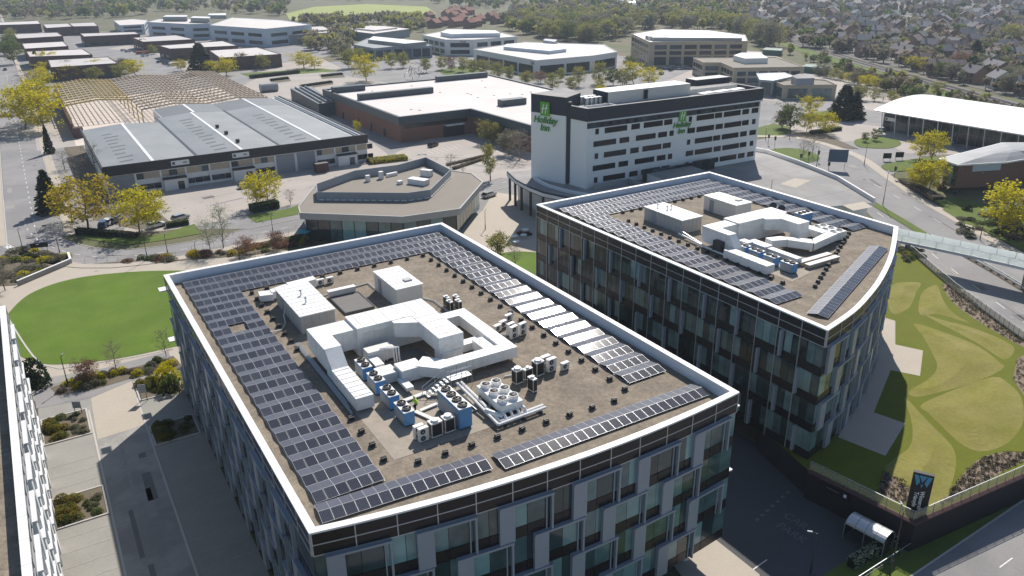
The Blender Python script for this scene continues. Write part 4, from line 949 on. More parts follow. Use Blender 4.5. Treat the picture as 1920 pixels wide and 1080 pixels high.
duct('return_duct', 'low white duct winding towards the front of the curved block', 'duct', [('duct_section', [(89.1, 73.4), (91.4, 72.6), (91.8, 74.2), (89.4, 74.9)], .6, 1.7), ('duct_section', [(91.4, 72.4), (93.2, 69.4), (94.6, 70.6), (91.8, 74.1)], .6, 1.7), ('duct_section', [(93.2, 69.2), (99.6, 70.3), (99.4, 71.8), (94.4, 70.7)], .6, 1.7), ('duct_section', R4(98.1, 99.6, 71.8, 74.5), .6, 1.7), ('duct_section', R4(96.7, 99.6, 74.5, 75.9), .5, 1.7)], None, ((94, 69.9, .6), (98, 70.6, .6)))
t = duct('supply_duct', 'straight low white duct between the small blue condensers', 'duct', [('duct_section', R4(87.0, 88.6, 72.8, 76.2), .4, 1.3), ('duct_section', R4(87.4, 88.5, 67.4, 72.8), .4, 1.1), ('duct_section', R4(85.8, 87.0, 75.0, 77.0), .3, 1.5)])
for i, y in enumerate((66.6, 69.7, 72.4, 75.0)):
    condenser(84.9, y, 1.2, 2.0, 1.45, 1, 2, ('front', 'second', 'third', 'rear')[i] + ' blue twin fan condenser on the curved block', 'blue condensers on the curved block')
condenser(103.4, 79.6, 2.6, 1.5, 2.0, 3, 1, 'wide blue condenser with black fans by the back array', None)
ch = thing('chiller', 'white chiller with six fans on the curved block', 'chiller', (101, 73, Z0)); box('casing', 'white_metal', ch, (101.1, 73, Z0 + .9), (2.8, 4.4, 1.2))
for i in range(2):
    for j in range(3): fan(ch, 100.4 + 1.4 * i, 71.6 + 1.45 * j, Z0 + 1.5, .5, 'white_metal')
for i, y in enumerate((86.9, 85.1)):
    t = thing('satellite_dish', ('left', 'right')[i] + ' dark satellite dish on the curved block', 'satellite dish', (104.7, y, Z0)); b = MB(); b.cyl((104.7, y, Z0), (104.7, y, Z0 + .8), .06, 'galv', 6); b.build('mast', t)
    b = MB(); b.cyl((104.7, y, Z0 + 1.0), (104.55, y - .1, Z0 + 1.1), .15, 'dark_metal', 14, .62); b.build('dish', t)
for i, y in enumerate((67.3, 65.95)):
    t = thing('louvre_unit', ('rear', 'front')[i] + ' long low brown louvre box on the curved block', 'louvre unit', (91, y, Z0)); box('casing', 'tan_stone', t, (91.1, y, Z0 + .35), (6.4, .8, .5)); box('lid', 'offwhite', t, (91.1, y, Z0 + .63), (6.5, .9, .05))
t = thing('pipe_run', 'pale pipes along the left of the plant, curved block', 'pipes', (82, 84, Z0)); b = MB(); b.tube([(82.6, 86, Z0 + .5), (81.8, 80, Z0 + .4), (81.6, 75, Z0 + .4)], .16, 'white_metal', 7); b.build('pipe', t); b = MB(); b.tube([(82.9, 86, Z0 + .9), (82.2, 80, Z0 + .3), (82.0, 75, Z0 + .3)], .12, 'galv', 7); b.build('pipe', t)
# ------------------------------------------------------------------ buildings beyond
def ccw(pts):
    a = sum(pts[i][0] * pts[(i + 1) % len(pts)][1] - pts[(i + 1) % len(pts)][0] * pts[i][1] for i in range(len(pts)))
    return [tuple(p[:2]) for p in (pts if a > 0 else pts[::-1])]
def bldg(name, label, pts, h, wall, roof, cat='building', par=0.5, trim=None, z0=None, over=0.0, group=None):
    pts = ccw(pts); c = sum((Vector(p) for p in pts), Vector((0, 0))) / len(pts)
    t = thing(name, label, cat, (c.x, c.y, 0), 0, group)
    b = MB(); b.prism(pts, -0.2 if z0 is None else z0, h - 0.3, wall); b.build('wall', t)
    if par:
        b = MB(); b.strip(pts, -0.35, 0.06 + over, h - 0.6, h + par, trim or wall, closed=True); b.build('parapet', t)
        ins = MB(); ins.strip(pts, -0.36, -0.35, 0, 1, wall, closed=True); q = [ins.v[4 * i][:2] for i in range(len(pts))]
        b = MB(); b.prism(q, h - 0.3, h, roof); b.build('roof', t)
    else:
        ins = MB(); ins.strip(pts, 0, over + 0.1, 0, 1, wall, closed=True); q = [ins.v[4 * i + 1][:2] for i in range(len(pts))]
        b = MB(); b.prism(q, h - 0.3, h, trim or roof, roof); b.build('roof', t)
    return t, pts
def winrow(par, a, b, z0, z1, n, frac=0.8, mat='glass_far', name='window', m0=0.04, m1=0.96, out=0.04):
    a = Vector(a[:2]); b = Vector(b[:2]); d = b - a; L = d.length; h = atan2(d.y, d.x); nr = Vector((d.y, -d.x)).normalized()
    for i in range(n):
        f = m0 + (m1 - m0) * (i + 0.5) / n; p = a + d * f + nr * out
        box(name, mat, par, (p.x, p.y, (z0 + z1) / 2), (L * (m1 - m0) / n * frac, 0.12, z1 - z0), h)
def edge(pts, i): return pts[i % len(pts)], pts[(i + 1) % len(pts)]

# --- warehouse with the three bay metal roof
wh = thing('warehouse', 'long grey roofed warehouse with black fascia and white office front', 'warehouse', (50, 225, 0))
Y0, YB, HW = 225.2, 316, 7.6
b = MB(); b.prism([(14, Y0), (85.8, Y0), (85.8, YB), (39.5, YB), (39.5, 288), (14, 288)], -.1, HW - .5, 'white_wall'); b.build('wall', wh)
def gable_roof(x0, x1, y0, y1, nm, m1, rise=0.9):
    xm = (x0 + x1) / 2; b = MB(); z = HW - .45
    for a, c, za, zc in ((x0, xm, z, z + rise), (xm, x1, z + rise, z)): b.poly([(a, y0, za), (c, y0, zc), (c, y1, zc), (a, y1, za)], m1)
    for y in (y0, y1): b.poly([(x0, y, z), (xm, y, z + rise), (x1, y, z)], 'white_wall')
    r = b.build(nm, wh); b = MB(); b.box((xm, (y0 + y1) / 2, z + rise + .03), (.8, y1 - y0, .06), 'bright_roof'); b.box(((xm + x1) / 2, y1 - 8, z + rise / 2 + .05), (x1 - xm, .5, .06), 'bright_roof', T(xm, 0, z + rise) @ RY(atan2(rise, (x1 - x0) / 2)) @ T(-xm, 0, -z - rise)); b.build('ridge_cap', r)
    return r
gable_roof(14.3, 37.6, Y0 + .4, 287.7, 'roof_bay', 'metal_roof'); gable_roof(37.7, 60.6, Y0 + .4, 296, 'roof_bay', 'metal_roof'); gable_roof(60.7, 83.0, Y0 + .4, 296, 'roof_bay', 'metal_roof')
gable_roof(39.7, 60.6, 296.1, YB - .3, 'roof_bay', 'metal_roof_dark'); gable_roof(60.7, 83.0, 296.1, YB - .3, 'roof_bay', 'metal_roof_dark')
for x0, n in ((18.5, 9), (43.0, 11), (66.0, 10)):
    for i in range(n):
        y = 231 + 5.2 * i; w = 3.4 + .8 * sin(i * 2.1); b = MB()
        xm = {18.5: 25.95, 43.0: 49.15, 66.0: 71.85}[x0]; sl = .9 / 11.5
        za = HW - .45 + .9 - sl * (xm - x0) + .03; zc = HW - .45 + .9 - sl * (xm - x0 - w) + .03
        b.poly([(x0, y, za), (x0 + w, y, zc), (x0 + w, y + 1.3, zc), (x0, y + 1.3, za)], 'roof_stain'); b.build('rooflight', wh)
for x in (37.65, 60.65): box('valley_gutter', 'dark_metal', wh, (x, 262, HW - .38), (.7, 72, .12))
box('fascia', 'fascia_black', wh, (49.9, Y0 - .25, HW - .75), (72.4, .5, 2.6)); box('fascia', 'fascia_black', wh, (13.75, 256.6, HW - .5), (.5, 63, 1.4)); box('fascia', 'fascia_black', wh, (85.9, 270.6, HW - .4), (.6, 91, 1.2)); box('gutter', 'grey_clad', wh, (84.3, 270.6, HW + .1), (.7, 90, .5))
for x in (44.6, 45.9, 47.4): pass
for i, y in enumerate((236, 250, 262)): box('roof_cowl', 'dark_metal', wh, (50.6, y, HW + .95), (1.0, 1.0, .9))
xx = 21.0
for i, (w, k) in enumerate(((6.2, 'win'), (6.4, 'porch'), (6.2, 'win'), (5.6, 'win'), (6.4, 'porch'), (6.0, 'win'), (6.0, 'shut'), (6.0, 'shut'), (5.8, 'win'), (6.6, 'porch'), (5.4, 'win'))):
    xc = xx + w / 2
    if k == 'shut': box('roller_shutter', 'shutter', wh, (xc, Y0 - .08, 2.6), (w - .9, .2, 5.2))
    else:
        for j in range(3):
            box('window', 'tan_stone' if (i * 3 + j) % 4 else 'glass_far', wh, (xx + w * (j + .5) / 3, Y0 - .08, 4.4), (w / 3 - .12, .16, 1.5))
            if k == 'win': box('window', 'glass_far', wh, (xx + w * (j + .5) / 3, Y0 - .08, 1.5), (w / 3 - .12, .16, 1.4))
        if k == 'porch': box('porch', 'white_wall', wh, (xc, Y0 - .9, 1.5), (w - .6, 1.8, 3.0)); box('porch_roof', 'fascia_black', wh, (xc, Y0 - .95, 3.12), (w - .4, 2.1, .3)); box('door', 'glass_dark', wh, (xc + 1.3, Y0 - 1.84, 1.1), (1.6, .1, 2.2))
    box('pilaster', 'white_wall', wh, (xx, Y0 - .15, 2.8), (.45, .35, 5.6)); xx += w
box('side_cladding', 'shutter', wh, (17.3, Y0 - .06, 2.6), (6.6, .16, 5.3))
for x, l in ((32.5, 'A'), (48.5, 'B')):
    box('sign_board', 'white_wall', wh, (x, Y0 - .55, HW - .75), (4.6, .1, 1.3)); box('logo', 'sign_blue', wh, (x - 1.7, Y0 - .62, HW - .75), (.7, .05, .7)); box('logo', 'shutter', wh, (x + 1.2, Y0 - .62, HW - .75), (1.0, .05, .4))

# --- steel frame of the stripped half
sf = thing('steel_frame', 'stripped yellow steel roof frame standing behind the warehouse', 'steel frame', (48, 350, 0))
sheet('slab', 'slab_pale', [(12, 300), (39, 300), (39, 318), (82, 318), (82, 410), (14, 410)], 0.06, parent=sf)
def zfr(x):
    k = (x - 13) / 23.0; return 7.2 + 1.2 * (1 - abs((k % 1) * 2 - 1))
rows = [317.8 + 6.64 * i for i in range(15)]
for j, y in enumerate(rows):
    for k in range(3):
        x0 = 13 + 23 * k
        if k == 0 and y < 343: continue
        for xa, xb in ((x0, x0 + 11.5), (x0 + 11.5, x0 + 23)):
            b = MB(); za, zb = zfr(xa + .001), zfr(xb - .001); b.box((0, 0, 0), (hypot(11.5, zb - za), .35, .55), 'steel_yellow' if k == 0 else 'steel_tan', T((xa + xb) / 2, y, (za + zb) / 2) @ RY(-atan2(zb - za, 11.5))); b.build('rafter', sf)
    for x in (13, 36, 59, 82):
        if x in (13, 82) or j % 2 == 0: box('column', 'steel_yellow' if x < 40 else 'steel_tan', sf, (x, y, 3.5), (.35, .35, 7.0))
for i in range(41):
    x = 13.6 + 1.7 * i
    if x > 82: break
    ya = 344 if x < 36 else 317.5; box('purlin', 'steel_tan' if i > 13 else 'steel_yellow', sf, (x, (ya + 411) / 2, zfr(x) + .38), (.2, 411 - ya, .24))
for i in range(14): box('wall_rail', 'steel_yellow', sf, (36.3, 318 + 6.6 * i, 5.0), (.2, 5.5, .25))
box('wall_panel', 'brick_dark', sf, (12.6, 362, 2.6), (.3, 96, 5.2)); box('brick_pier', 'brick_dark', sf, (14.2, 315.5, 1.8), (3.2, 3.0, 3.6))

# --- big brick store with the pale flat roof
st = thing('brick_store', 'wide brick store with pale flat roof and dark fascia', 'store', (140, 243, 0)); HS = 8.2
stp = [(104.6, 242.8), (131.5, 242.8), (132.8, 205.0), (178, 205), (180, 316), (104.2, 316)]
b = MB(); b.prism(stp, -.1, HS - 1.5, 'brick'); b.build('wall', st)
b = MB(); b.strip(stp, -.5, .5, HS - 2.2, HS + .5, 'store_fascia', closed=True); b.build('fascia', st)
b = MB(); ins = MB(); ins.strip(stp, -.55, -.5, 0, 1, 'brick', closed=True); b.prism([ins.v[4 * i][:2] for i in range(len(stp))], HS - 1, HS, 'store_roof'); b.build('roof', st)
for x0, x1, y, z, d in ((107.0, 137.5, 284, 2.2, 2.6), (152, 176.5, 309.5, 2.2, 2.4), (143.5, 153.5, 241.5, 2.2, 3.5), (104.8, 118, 306, 2.2, 3)): box('roof_screen', 'store_fascia', st, ((x0 + x1) / 2, y + d / 2, HS + z / 2 - .02), (x1 - x0, d, z))
for i in range(16):
    x, y = 110 + random.random() * 62, 250 + random.random() * 58; box('roof_outlet', 'dark_metal', st, (x, y, HS + .05), (.7, .7, .12))
for y in (256, 268, 280, 296): box('door', 'dark_metal', st, (104.2, y, 1.3), (.25, 1.3, 2.6))
box('entrance', 'glass_dark', st, (124.5, 242.6, 1.9), (8, .4, 3.8)); box('entrance_canopy', 'white_wall', st, (124.5, 241.8, 4.1), (7, 1.8, .25)); box('clerestory', 'glass_dark', st, (118, 242.7, 5.2), (24, .2, 1.2)); box('clerestory', 'glass_dark', st, (132.3, 224, 5.2), (.5, 34, 1.2))
ln = thing('loading_bay', 'low teal clad lean-to with roof pipes beside the store', 'loading bay', (101, 320, 0)); b = MB(); b.prism([(97.5, 304), (104.1, 304), (110, 350), (100.5, 350)], -.1, 5.2, 'store_fascia', 'metal_roof_dark'); b.build('wall', ln)
for o in (0, 2.2, 4.4): b = MB(); b.cyl((99.0 + o, 305, 5.6), (102.5 + o, 349, 5.6), .4, 'metal_roof', 8); b.build('roof_duct', ln)

# --- hotel
HB, HT = 7.3, 0
ht = thing('hotel', 'white hotel with navy top band and rows of dark windows', 'hotel', (130, 142, 0))
c0, c1, c2, c3, c4 = (106.7, 142.6), (105.9, 148.2), (105.2, 148.6), (101.8, 158.2), (160.3, 140.8)
ztw = ztop(c3[0], c3[1], HB, 175.5); zmn = ztop(c0[0], c0[1], HB, 203.5)
body = [c0, c4, (160.8, 156.2), (112, 158), c1]
b = MB(); b.prism(body, HB - 2, zmn - 2.9, 'hotel_white'); b.build('wall', ht)
b = MB(); b.strip(body, -.5, .25, zmn - 2.9, zmn, 'hotel_navy', closed=True); b.build('parapet', ht)
b = MB(); b.strip(body[:2], .1, .55, zmn - 3.2, zmn - 2.9, 'white_wall'); b.build('eaves_trim', ht)
b = MB(); ins = MB(); ins.strip(body, -.55, -.5, 0, 1, 'deck', closed=True); b.prism([ins.v[4 * i][:2] for i in range(5)], zmn - 2.9, zmn - .9, 'concrete'); b.build('roof', ht)
tw = [c2, (112, 152.5), (113.5, 160.5), c3]
b = MB(); b.prism(tw, HB - 2, ztw - 4.2, 'hotel_white'); b.build('wall', ht); b = MB(); b.prism(tw, ztw - 4.2, ztw, 'hotel_navy', 'deck'); b.build('tower_band', ht)
b = MB(); b.strip([(c1[0] + .4, c1[1] + .8), (c1[0] - .35, c1[1] + .1)], -.6, .6, HB, ztw - 1, 'hotel_navy'); b.build('vertical_strip', ht)
fa = Path([c0, c4]); fl = (zmn - HB) * .155; print('HOTEL', zmn, ztw)
def hwin(s, w, z, hh=1.25):
    p, h = fa.at(s, .04); box('window', 'hotel_glass', ht, (p.x, p.y, z), (w, .14, hh), h)
L_ = fa.L
box_ = [(.02, .43), (.57, .98)]
p, h = fa.at(L_ * .46, .05); b = MB(); b.strip([fa.at(L_ * .0, 0)[0], fa.at(L_ * .99, 0)[0]], .01, .08, zmn - 4.55, zmn - 3.25, 'hotel_navy'); b.build('window_band', ht)
for i in range(22):
    s = L_ * (.03 + .94 * i / 21); p, h = fa.at(s, .12); box('window', 'glass_far', ht, (p.x, p.y, zmn - 3.9), (1.0, .1, .8), h)
pa_, pb_ = ((.045, .9), (.15, 6.3), (.262, 2.4), (.365, 5.6), (.455, 2.4)), ((.09, 6.3), (.2, 2.7), (.325, 5.8), (.425, 2.6), (.48, 1.2))
for f in range(5):
    z = zmn - (zmn - HB) * .30 - fl * f
    for s, w in (pa_ if f % 2 == 0 else pb_): hwin(L_ * s * .94 + .5, w, z)
    for s, w in (((.565, .9), (.655, 5.6), (.735, 2.3), (.82, 5.6), (.905, 2.2), (.965, 2.2)) if f % 2 == 0 else ((.575, 2.3), (.66, 5.6), (.745, 2.3), (.83, 5.6), (.91, 2.2), (.965, 1.1))): hwin(L_ * s, w, z)
def hotel_sign(p, h, z, s):
    q = wallmx(p, h, z); n = Vector((sin(h), -cos(h))) * .1
    box('logo_board', 'sign_green', ht, (p.x + n.x, p.y + n.y, z + 1.75 * s), (2.3 * s, .2, 2.8 * s), h)
    b = MB()
    for dx, hh in ((-.45, 1.9), (.35, 1.9)): b.box((dx * s, 1.75 * s, .24), (.2 * s, hh * s, .04), 'logo_white', Matrix(((1, .22, 0, -.38 * s), (0, 1, 0, 0), (0, 0, 1, 0), (0, 0, 0, 1))))
    b.box((.0, 1.85 * s, .245), (1.5 * s, .18 * s, .04), 'logo_white', Matrix.Rotation(.16, 4, 'Z') @ T(.25 * s, -.02 * s, 0)); b.build('logo', ht, q)
    text('lettering', 'Holiday', 'letter_green', 1.9 * s, q @ T(0, -.55 * s, .1), ht, .25, .035 * s, .06); text('lettering', 'Inn', 'letter_green', 1.9 * s, q @ T(-.1 * s, -2.1 * s, .1), ht, .25, .035 * s, .06)
gp = Path([c3, c2]); p, h = gp.at(gp.L * .42, .15); hotel_sign(p, h, ztw - 5.1, 1.15)
p, h = fa.at(L_ * .515, .15); hotel_sign(p, h, zmn - 6.0, .95)
# rooftop of the hotel
ph = [(117, 148.5), (142, 147.6), (142.2, 153.5), (117.2, 154.4)]; b = MB(); b.prism(ph, zmn - 1, zmn + 1.9, 'offwhite', 'white_metal'); b.build('penthouse', ht); b = MB(); b.strip([ph[3], ph[0]], .02, .15, zmn - .5, zmn + 1.8, 'hotel_navy'); b.build('penthouse_end', ht)
b = MB(); b.prism([(142.3, 147.8), (158, 147.2), (158.2, 151), (142.4, 151.8)], zmn - 1, zmn + .3, 'offwhite', 'deck'); b.build('penthouse', ht); b = MB(); b.prism([(148, 151.9), (159.5, 151.3), (159.8, 155.5), (148.3, 156)], zmn - 1, zmn + 1.7, 'hotel_navy', 'metal_roof'); b.build('penthouse', ht)
box('door', 'sign_black', ht, (128.0, 147.9, zmn + .5), (1.1, .2, 2.1))
for i in range(9): x = 143 + 1.7 * i; box('roof_duct', 'white_metal', ht, (x, 144.2 + .3 * (i % 3), zmn - .5), (1.3, 2.2, .7))
for i in range(4):
    for j in range(2): b = MB(); b.cyl((112.3 + 1.3 * i, 150.5 + 2.1 * j, zmn - .9), (112.3 + 1.3 * i, 150.5 + 2.1 * j, zmn + .8), .62, 'galv', 10); b.build('cooling_unit', ht)
b = MB(); b.strip([(108.5, 143.6), (116, 143.4), (116, 146.8), (107.7, 147)], -.1, .1, zmn - .9, zmn - .3, 'white_metal', closed=True); b.build('roof_kerb', ht)
# podium with curved canopy, deck behind the curved block
pod = thing('hotel_podium', 'low podium with curved dark canopy and car deck below the hotel', 'podium', (110, 130, 0))
deckp = [(99.5, 166), (97.2, 158), (96.4, 150.5), (96.6, 145), (99, 138), (103, 130), (112, 112), (152.2, 99.4), (161.5, 116.1), (166, 130.7), (169.2, 144.3), (171, 158), (112, 164)]
b = MB(); b.prism([(101.5, 164), (100, 152), (101, 143), (104, 134), (113, 113), (151.5, 100.5), (160.5, 116.6), (165, 131), (168.2, 144.5), (170, 157.5), (112, 163)], LOW, 6.2, 'white_wall'); b.build('wall', pod)
b = MB(); b.prism(deckp, 6.2, 6.95, 'white_wall', 'deck'); b.build('deck', pod)
for i in range(7):
    a_, c_ = Vector((172 - i * 9, 158 - i * .4)), Vector((158 - i * 9, 104 + i * 2)); b = MB(); b.strip([a_, c_], -.05, .05, 6.951, 6.956, 'tar_patch'); b.build('deck_joint', pod)
for y in (112, 124, 136): b = MB(); b.strip([(118, y), (162, y - 4)], -.05, .05, 6.951, 6.957, 'tar_patch'); b.build('deck_joint', pod)
for q in (((1462, 345), (1490, 334), (1520, 338), (1492, 352)), ((1580, 385), (1620, 378), (1636, 388), (1600, 395))): sheet('deck_patch', 'paving', PX(6.96, *q), .004, parent=pod, z=6.957)
wl = [(152.2, 99.4), (161.5, 116.1), (166, 130.7), (169.2, 144.3), (168, 150)]
b = MB(); b.strip(wl, -.4, .02, 6.96, 7.9, 'white_wall'); b.build('parapet', pod)
b = MB(); b.strip([(99.6, 166), (97.3, 158), (96.5, 150.5), (96.7, 145), (99.1, 138), (103.1, 130), (112, 112)][::-1], -.02, .3, 6.0, 7.3, 'hotel_navy'); b.build('canopy_edge', pod)
b = MB(); b.strip(smooth_path([(106, 160), (102.6, 157), (101.2, 151), (101.6, 145), (103.5, 139), (107, 132)], 5), 0, .9, 6.96, 7.5, 'white_wall'); b.build('canopy_upstand', pod)
for i, (x, y) in enumerate(((99.8, 165), (98.3, 160), (97.6, 156), (97.0, 151), (97.2, 146), (98.8, 141), (100.8, 136), (103.4, 131))): b = MB(); b.cyl((x, y, 0), (x, y, 6.2), .32, 'brick_dark' if i % 2 else 'dark_metal', 10); b.build('column', pod)
b = MB(); b.strip([(108, 141.2), (118, 140.9), (118, 126), (128, 124)], 0, .15, 6.96, 8.2, 'galv'); b.build('glass_screen', pod)
b = MB(); b.prism([(121, 128), (134, 126), (136, 139.6), (122, 140.2)], 6.96, 9.2, 'white_wall', 'deck'); b.build('link_block', pod)
for i in range(9): box('screen_panel', 'glass_far', pod, (122 + 2.6 * i, 139.0, 8.6), (2.2, .12, 2.6)); box('screen_post', 'dark_metal', pod, (120.7 + 2.6 * i, 139.0, 8.6), (.15, .2, 3.0))
# --- restaurant pavilion between the warehouse yard and the offices
pv = thing('pavilion', 'low grey pavilion with gravel roof and plant screen behind the nearest office', 'pavilion', (70, 165, 0))
pvp = ccw(PX(6.4, (560, 388), (563, 400), (755, 407), (862, 392), (905, 342), (885, 326), (845, 320), (800, 302), (590, 350)))
b = MB(); b.prism(pvp, 6.0, 6.4, 'grey_clad', 'tan_roof'); b.build('roof', pv); b = MB(); b.strip(pvp, -.15, .12, 5.1, 6.55, 'cladding_grey', closed=True); b.build('fascia', pv)
ins = MB(); ins.strip(pvp, -1.0, -.9, 0, 1, 'core', closed=True); pin = [ins.v[4 * i][:2] for i in range(len(pvp))]
b = MB(); b.prism(pin, -.1, 6.0, 'core'); b.build('wall', pv)
for k in range(len(pvp)):
    a_, c_ = edge(pin, k); L0 = (Vector(c_) - Vector(a_)).length
    winrow(pv, a_, c_, .2, 5.0, max(1, int(L0 / 2.6)), .93, 'glass_office', 'window_pane', 0, 1, .08)
scr = ccw(PX(8.4, (592.7, 344.7), (594, 360), (764, 361.5), (807, 355.5), (845.5, 318), (798.7, 294.4), (746, 308.7), (664.6, 319.5)))
for k in range(len(scr)):
    a_, c_ = edge(scr, k); b = MB(); b.strip([a_, c_], -.15, 0, 6.41, 8.4, 'grey_clad'); b.build('plant_screen', pv)
    n = int((Vector(c_) - Vector(a_)).length / 1.6); winrow(pv, a_, c_, 6.5, 6.72, max(1, n), .7, 'white_metal', 'screen_foot', 0, 1, .05)
cpx = PX(6.4, (785, 345), (760, 318), (715, 335), (735, 330), (800, 330), (690, 340), (750, 345))
for i, (q, d, rz) in enumerate(zip(cpx, ((2.2, 5, 1.3), (1.2, 3.5, 1.4), (1, 1, 1.8), (3, .8, .8), (1.3, 3, 1.6), (1, .8, 1.5), (1.2, 1.0, .8)), (.5, -1.2, 0, .2, .6, 0, .3))): box('rooftop_unit', 'white_metal', pv, (q.x, q.y, 6.42 + d[2] / 2), d, rz)
for q in PX(0, (575, 470), (610, 468)): pass
for px, py in ((572, 452), (602, 447), (690, 440)):
    g = P(px, py); t = thing('parasol', {572: 'leftmost teal parasol by the pavilion', 602: 'middle teal parasol by the pavilion', 690: 'right teal parasol by the pavilion'}[px], 'parasol', g, 0, 'teal parasols'); b = MB(); b.cyl(g, g + Vector((0, 0, 2.4)), .05, 'galv', 6); b.build('pole', t); b = MB(); b.cyl(g + Vector((0, 0, 2.2)), g + Vector((0, 0, 2.75)), 1.5, 'teal_fabric', 8, .05); b.build('canopy', t)

# --- showroom with the bright curved roof
sh = thing('showroom', 'glass fronted showroom under a bright white curved roof', 'showroom', (250, 140, 0))
def zroof(x): k = (x - 246.5) / 36; return 7.3 + 3.0 * sin(pi * min(1, max(0, k * .85)))
b = MB(); n = 14; ya, yb = 112, 167.5
for i in range(n):
    xa, xb = 246.5 + 36 * i / n, 246.5 + 36 * (i + 1) / n
    b.poly([(xa, ya, zroof(xa)), (xb, ya, zroof(xb)), (xb, yb, zroof(xb)), (xa, yb, zroof(xa))], 'bright_roof'); b.poly([(xa, ya, zroof(xa) - .35), (xa, yb, zroof(xa) - .35), (xb, yb, zroof(xb) - .35), (xb, ya, zroof(xb) - .35)], 'white_metal')
    for y in (ya, yb): b.poly([(xa, y, zroof(xa) - .35), (xb, y, zroof(xb) - .35), (xb, y, zroof(xb)), (xa, y, zroof(xa))], 'white_metal')
b.poly([(246.5, ya, 6.95), (246.5, yb, 6.95), (246.5, yb, 7.3), (246.5, ya, 7.3)], 'white_metal'); b.build('roof', sh)
b = MB(); b.prism([(251.5, 113), (280, 113), (280, 166.5), (251.5, 166.5)], -.1, 7.0, 'grey_clad'); b.build('wall', sh)
for i in range(11): y = 164.6 - 5.0 * i; b = MB(); b.cyl((248.6, y, 0), (247.4, y, 7.0), .16, 'white_metal', 8); b.build('column', sh)
winrow(sh, (251.5, 166.2), (251.5, 113.2), .2, 3.4, 18, .92, 'glass_dark', 'window_pane', 0, 1); winrow(sh, (251.5, 166.2), (251.5, 113.2), 3.5, 6.8, 18, .92, 'glass_dark', 'window_pane', 0, 1)
box('sign_board', 'white_wall', sh, (249.2, 162.3, 4.6), (.15, 4.0, 1.1)); box('logo', 'sign_black', sh, (249.1, 163.7, 4.6), (.1, .6, .7))
# --- brick unit with the curved metal roof at the right edge
brp = ccw(PX(6.2, (1762, 298), (1797, 309), (1886, 304), (1935, 296), (2020, 300), (1985, 268), (1880, 268)))
br = thing('brick_unit', 'brown brick unit with grey curved metal roof at the right edge', 'building', (215, 110, 0)); b = MB(); b.prism(ccw(PX(6.2, (1775, 300), (1799, 308), (1884, 303), (1930, 296), (2010, 300), (1980, 270), (1882, 270))), -.2, 6.0, 'brick'); b.build('wall', br)
cen = sum((Vector(p) for p in brp), Vector((0, 0))) / len(brp); b = MB()
for k in range(len(brp)):
    a_, c_ = edge(brp, k); m_ = lambda p, f: (p[0] + (cen.x - p[0]) * f, p[1] + (cen.y - p[1]) * f)
    for f0, f1 in ((0, .3), (.3, .65), (.65, 1)):
        hh = lambda f: 6.3 + 1.5 * sin(pi / 2 * f); b.poly([(*m_(a_, f0), hh(f0)), (*m_(c_, f0), hh(f0)), (*m_(c_, f1), hh(f1)), (*m_(a_, f1), hh(f1))], 'metal_roof')
b.strip(brp, -.1, .25, 5.9, 6.3, 'white_metal', closed=True); b.build('roof', br)
q0, q1 = P(1775, 300, 6.2), P(1799, 308, 6.2); winrow(br, q0, q1, .3, 5.8, 3, .9, 'glass_office', 'window_pane', 0, 1); q2 = P(1884, 303, 6.2); p_ = Path([q1, q2]); pp, hh_ = p_.at(p_.L * .62, .06); box('arch_panel', 'pale_blue_wall', br, (pp.x, pp.y, 5.0), (p_.L * .62, .12, 1.9), hh_)
for f in (.2, .55): pp, hh_ = p_.at(p_.L * f, .08); box('wall_lamp', 'galv', br, (pp.x, pp.y, 3.6), (.3, .3, .2), hh_)

# --- offices and sheds of the business park
def far(name, label, z, px, wall, roof, **kw): return bldg(name, label, PX(z, *px), z, wall, roof, **kw)
t, q = far('office_building', 'beige framed office with dark glass and pale domed roof on the skyline', 13.0, ((1184, 64), (1218, 80), (1402, 78), (1397, 66), (1330, 57), (1240, 55)), 'tan_stone', 'bright_roof', par=.4)
def nearest(q, n=2):
    """indices of the edges that face the camera"""
    r = []
    for i in range(len(q)):
        a, c = Vector(q[i]), Vector(q[(i + 1) % len(q)]); d = c - a; nr = Vector((d.y, -d.x)).normalized()
        if nr.dot(-((a + c) / 2)) > 0.0 and d.length > 6: r.append(i)
    return r
def glaze(t, q, rows, pitch, frac=.8, mat='glass_far'):
    for i in nearest(q):
        a, c = edge(q, i); n = max(1, int((Vector(c) - Vector(a)).length / pitch))
        for z0, z1 in rows: winrow(t, a, c, z0, z1, n, frac, mat)
glaze(t, q, ((1, 5.4), (6.4, 8.4), (9.4, 11.6)), 8.0, .8)
cr_ = PX(14.5, (1210, 68), (1225, 72), (1390, 73), (1392, 69), (1300, 62), (1230, 62)); b = MB(); b.prism(ccw(cr_), 13, 15.0, 'metal_roof', 'bright_roof'); b.build('roof_storey', t)
a_ = P(1216, 72, 14); b_ = P(1252, 73, 14); pth = Path([a_, b_]); pp, hh_ = pth.at(pth.L / 2, .5); box('sign_board', 'white_wall', t, (pp.x, pp.y, 14.3), (pth.L, .3, 1.8), hh_)
t, q = far('office_building', 'white office numbered 210 with long dark window bands', 8.0, ((888, 93), (1006, 114), (1112, 105), (1157, 98), (1132, 84), (1045, 81), (985, 79)), 'stucco', 'store_roof', par=.3); glaze(t, q, ((.8, 5.3),), 16, .9, 'hotel_glass')
b = MB(); b.prism(ccw(PX(9.6, (944, 88), (1030, 96), (1062, 92), (1050, 84), (1000, 81), (950, 83))), 8, 9.8, 'pale_blue_wall', 'bright_roof'); b.build('roof_plant', t); b = MB(); b.prism(ccw(PX(10, (1018, 77), (1040, 80), (1045, 76), (1022, 74))), 8, 10.5, 'grey_clad'); b.build('roof_plant', t)
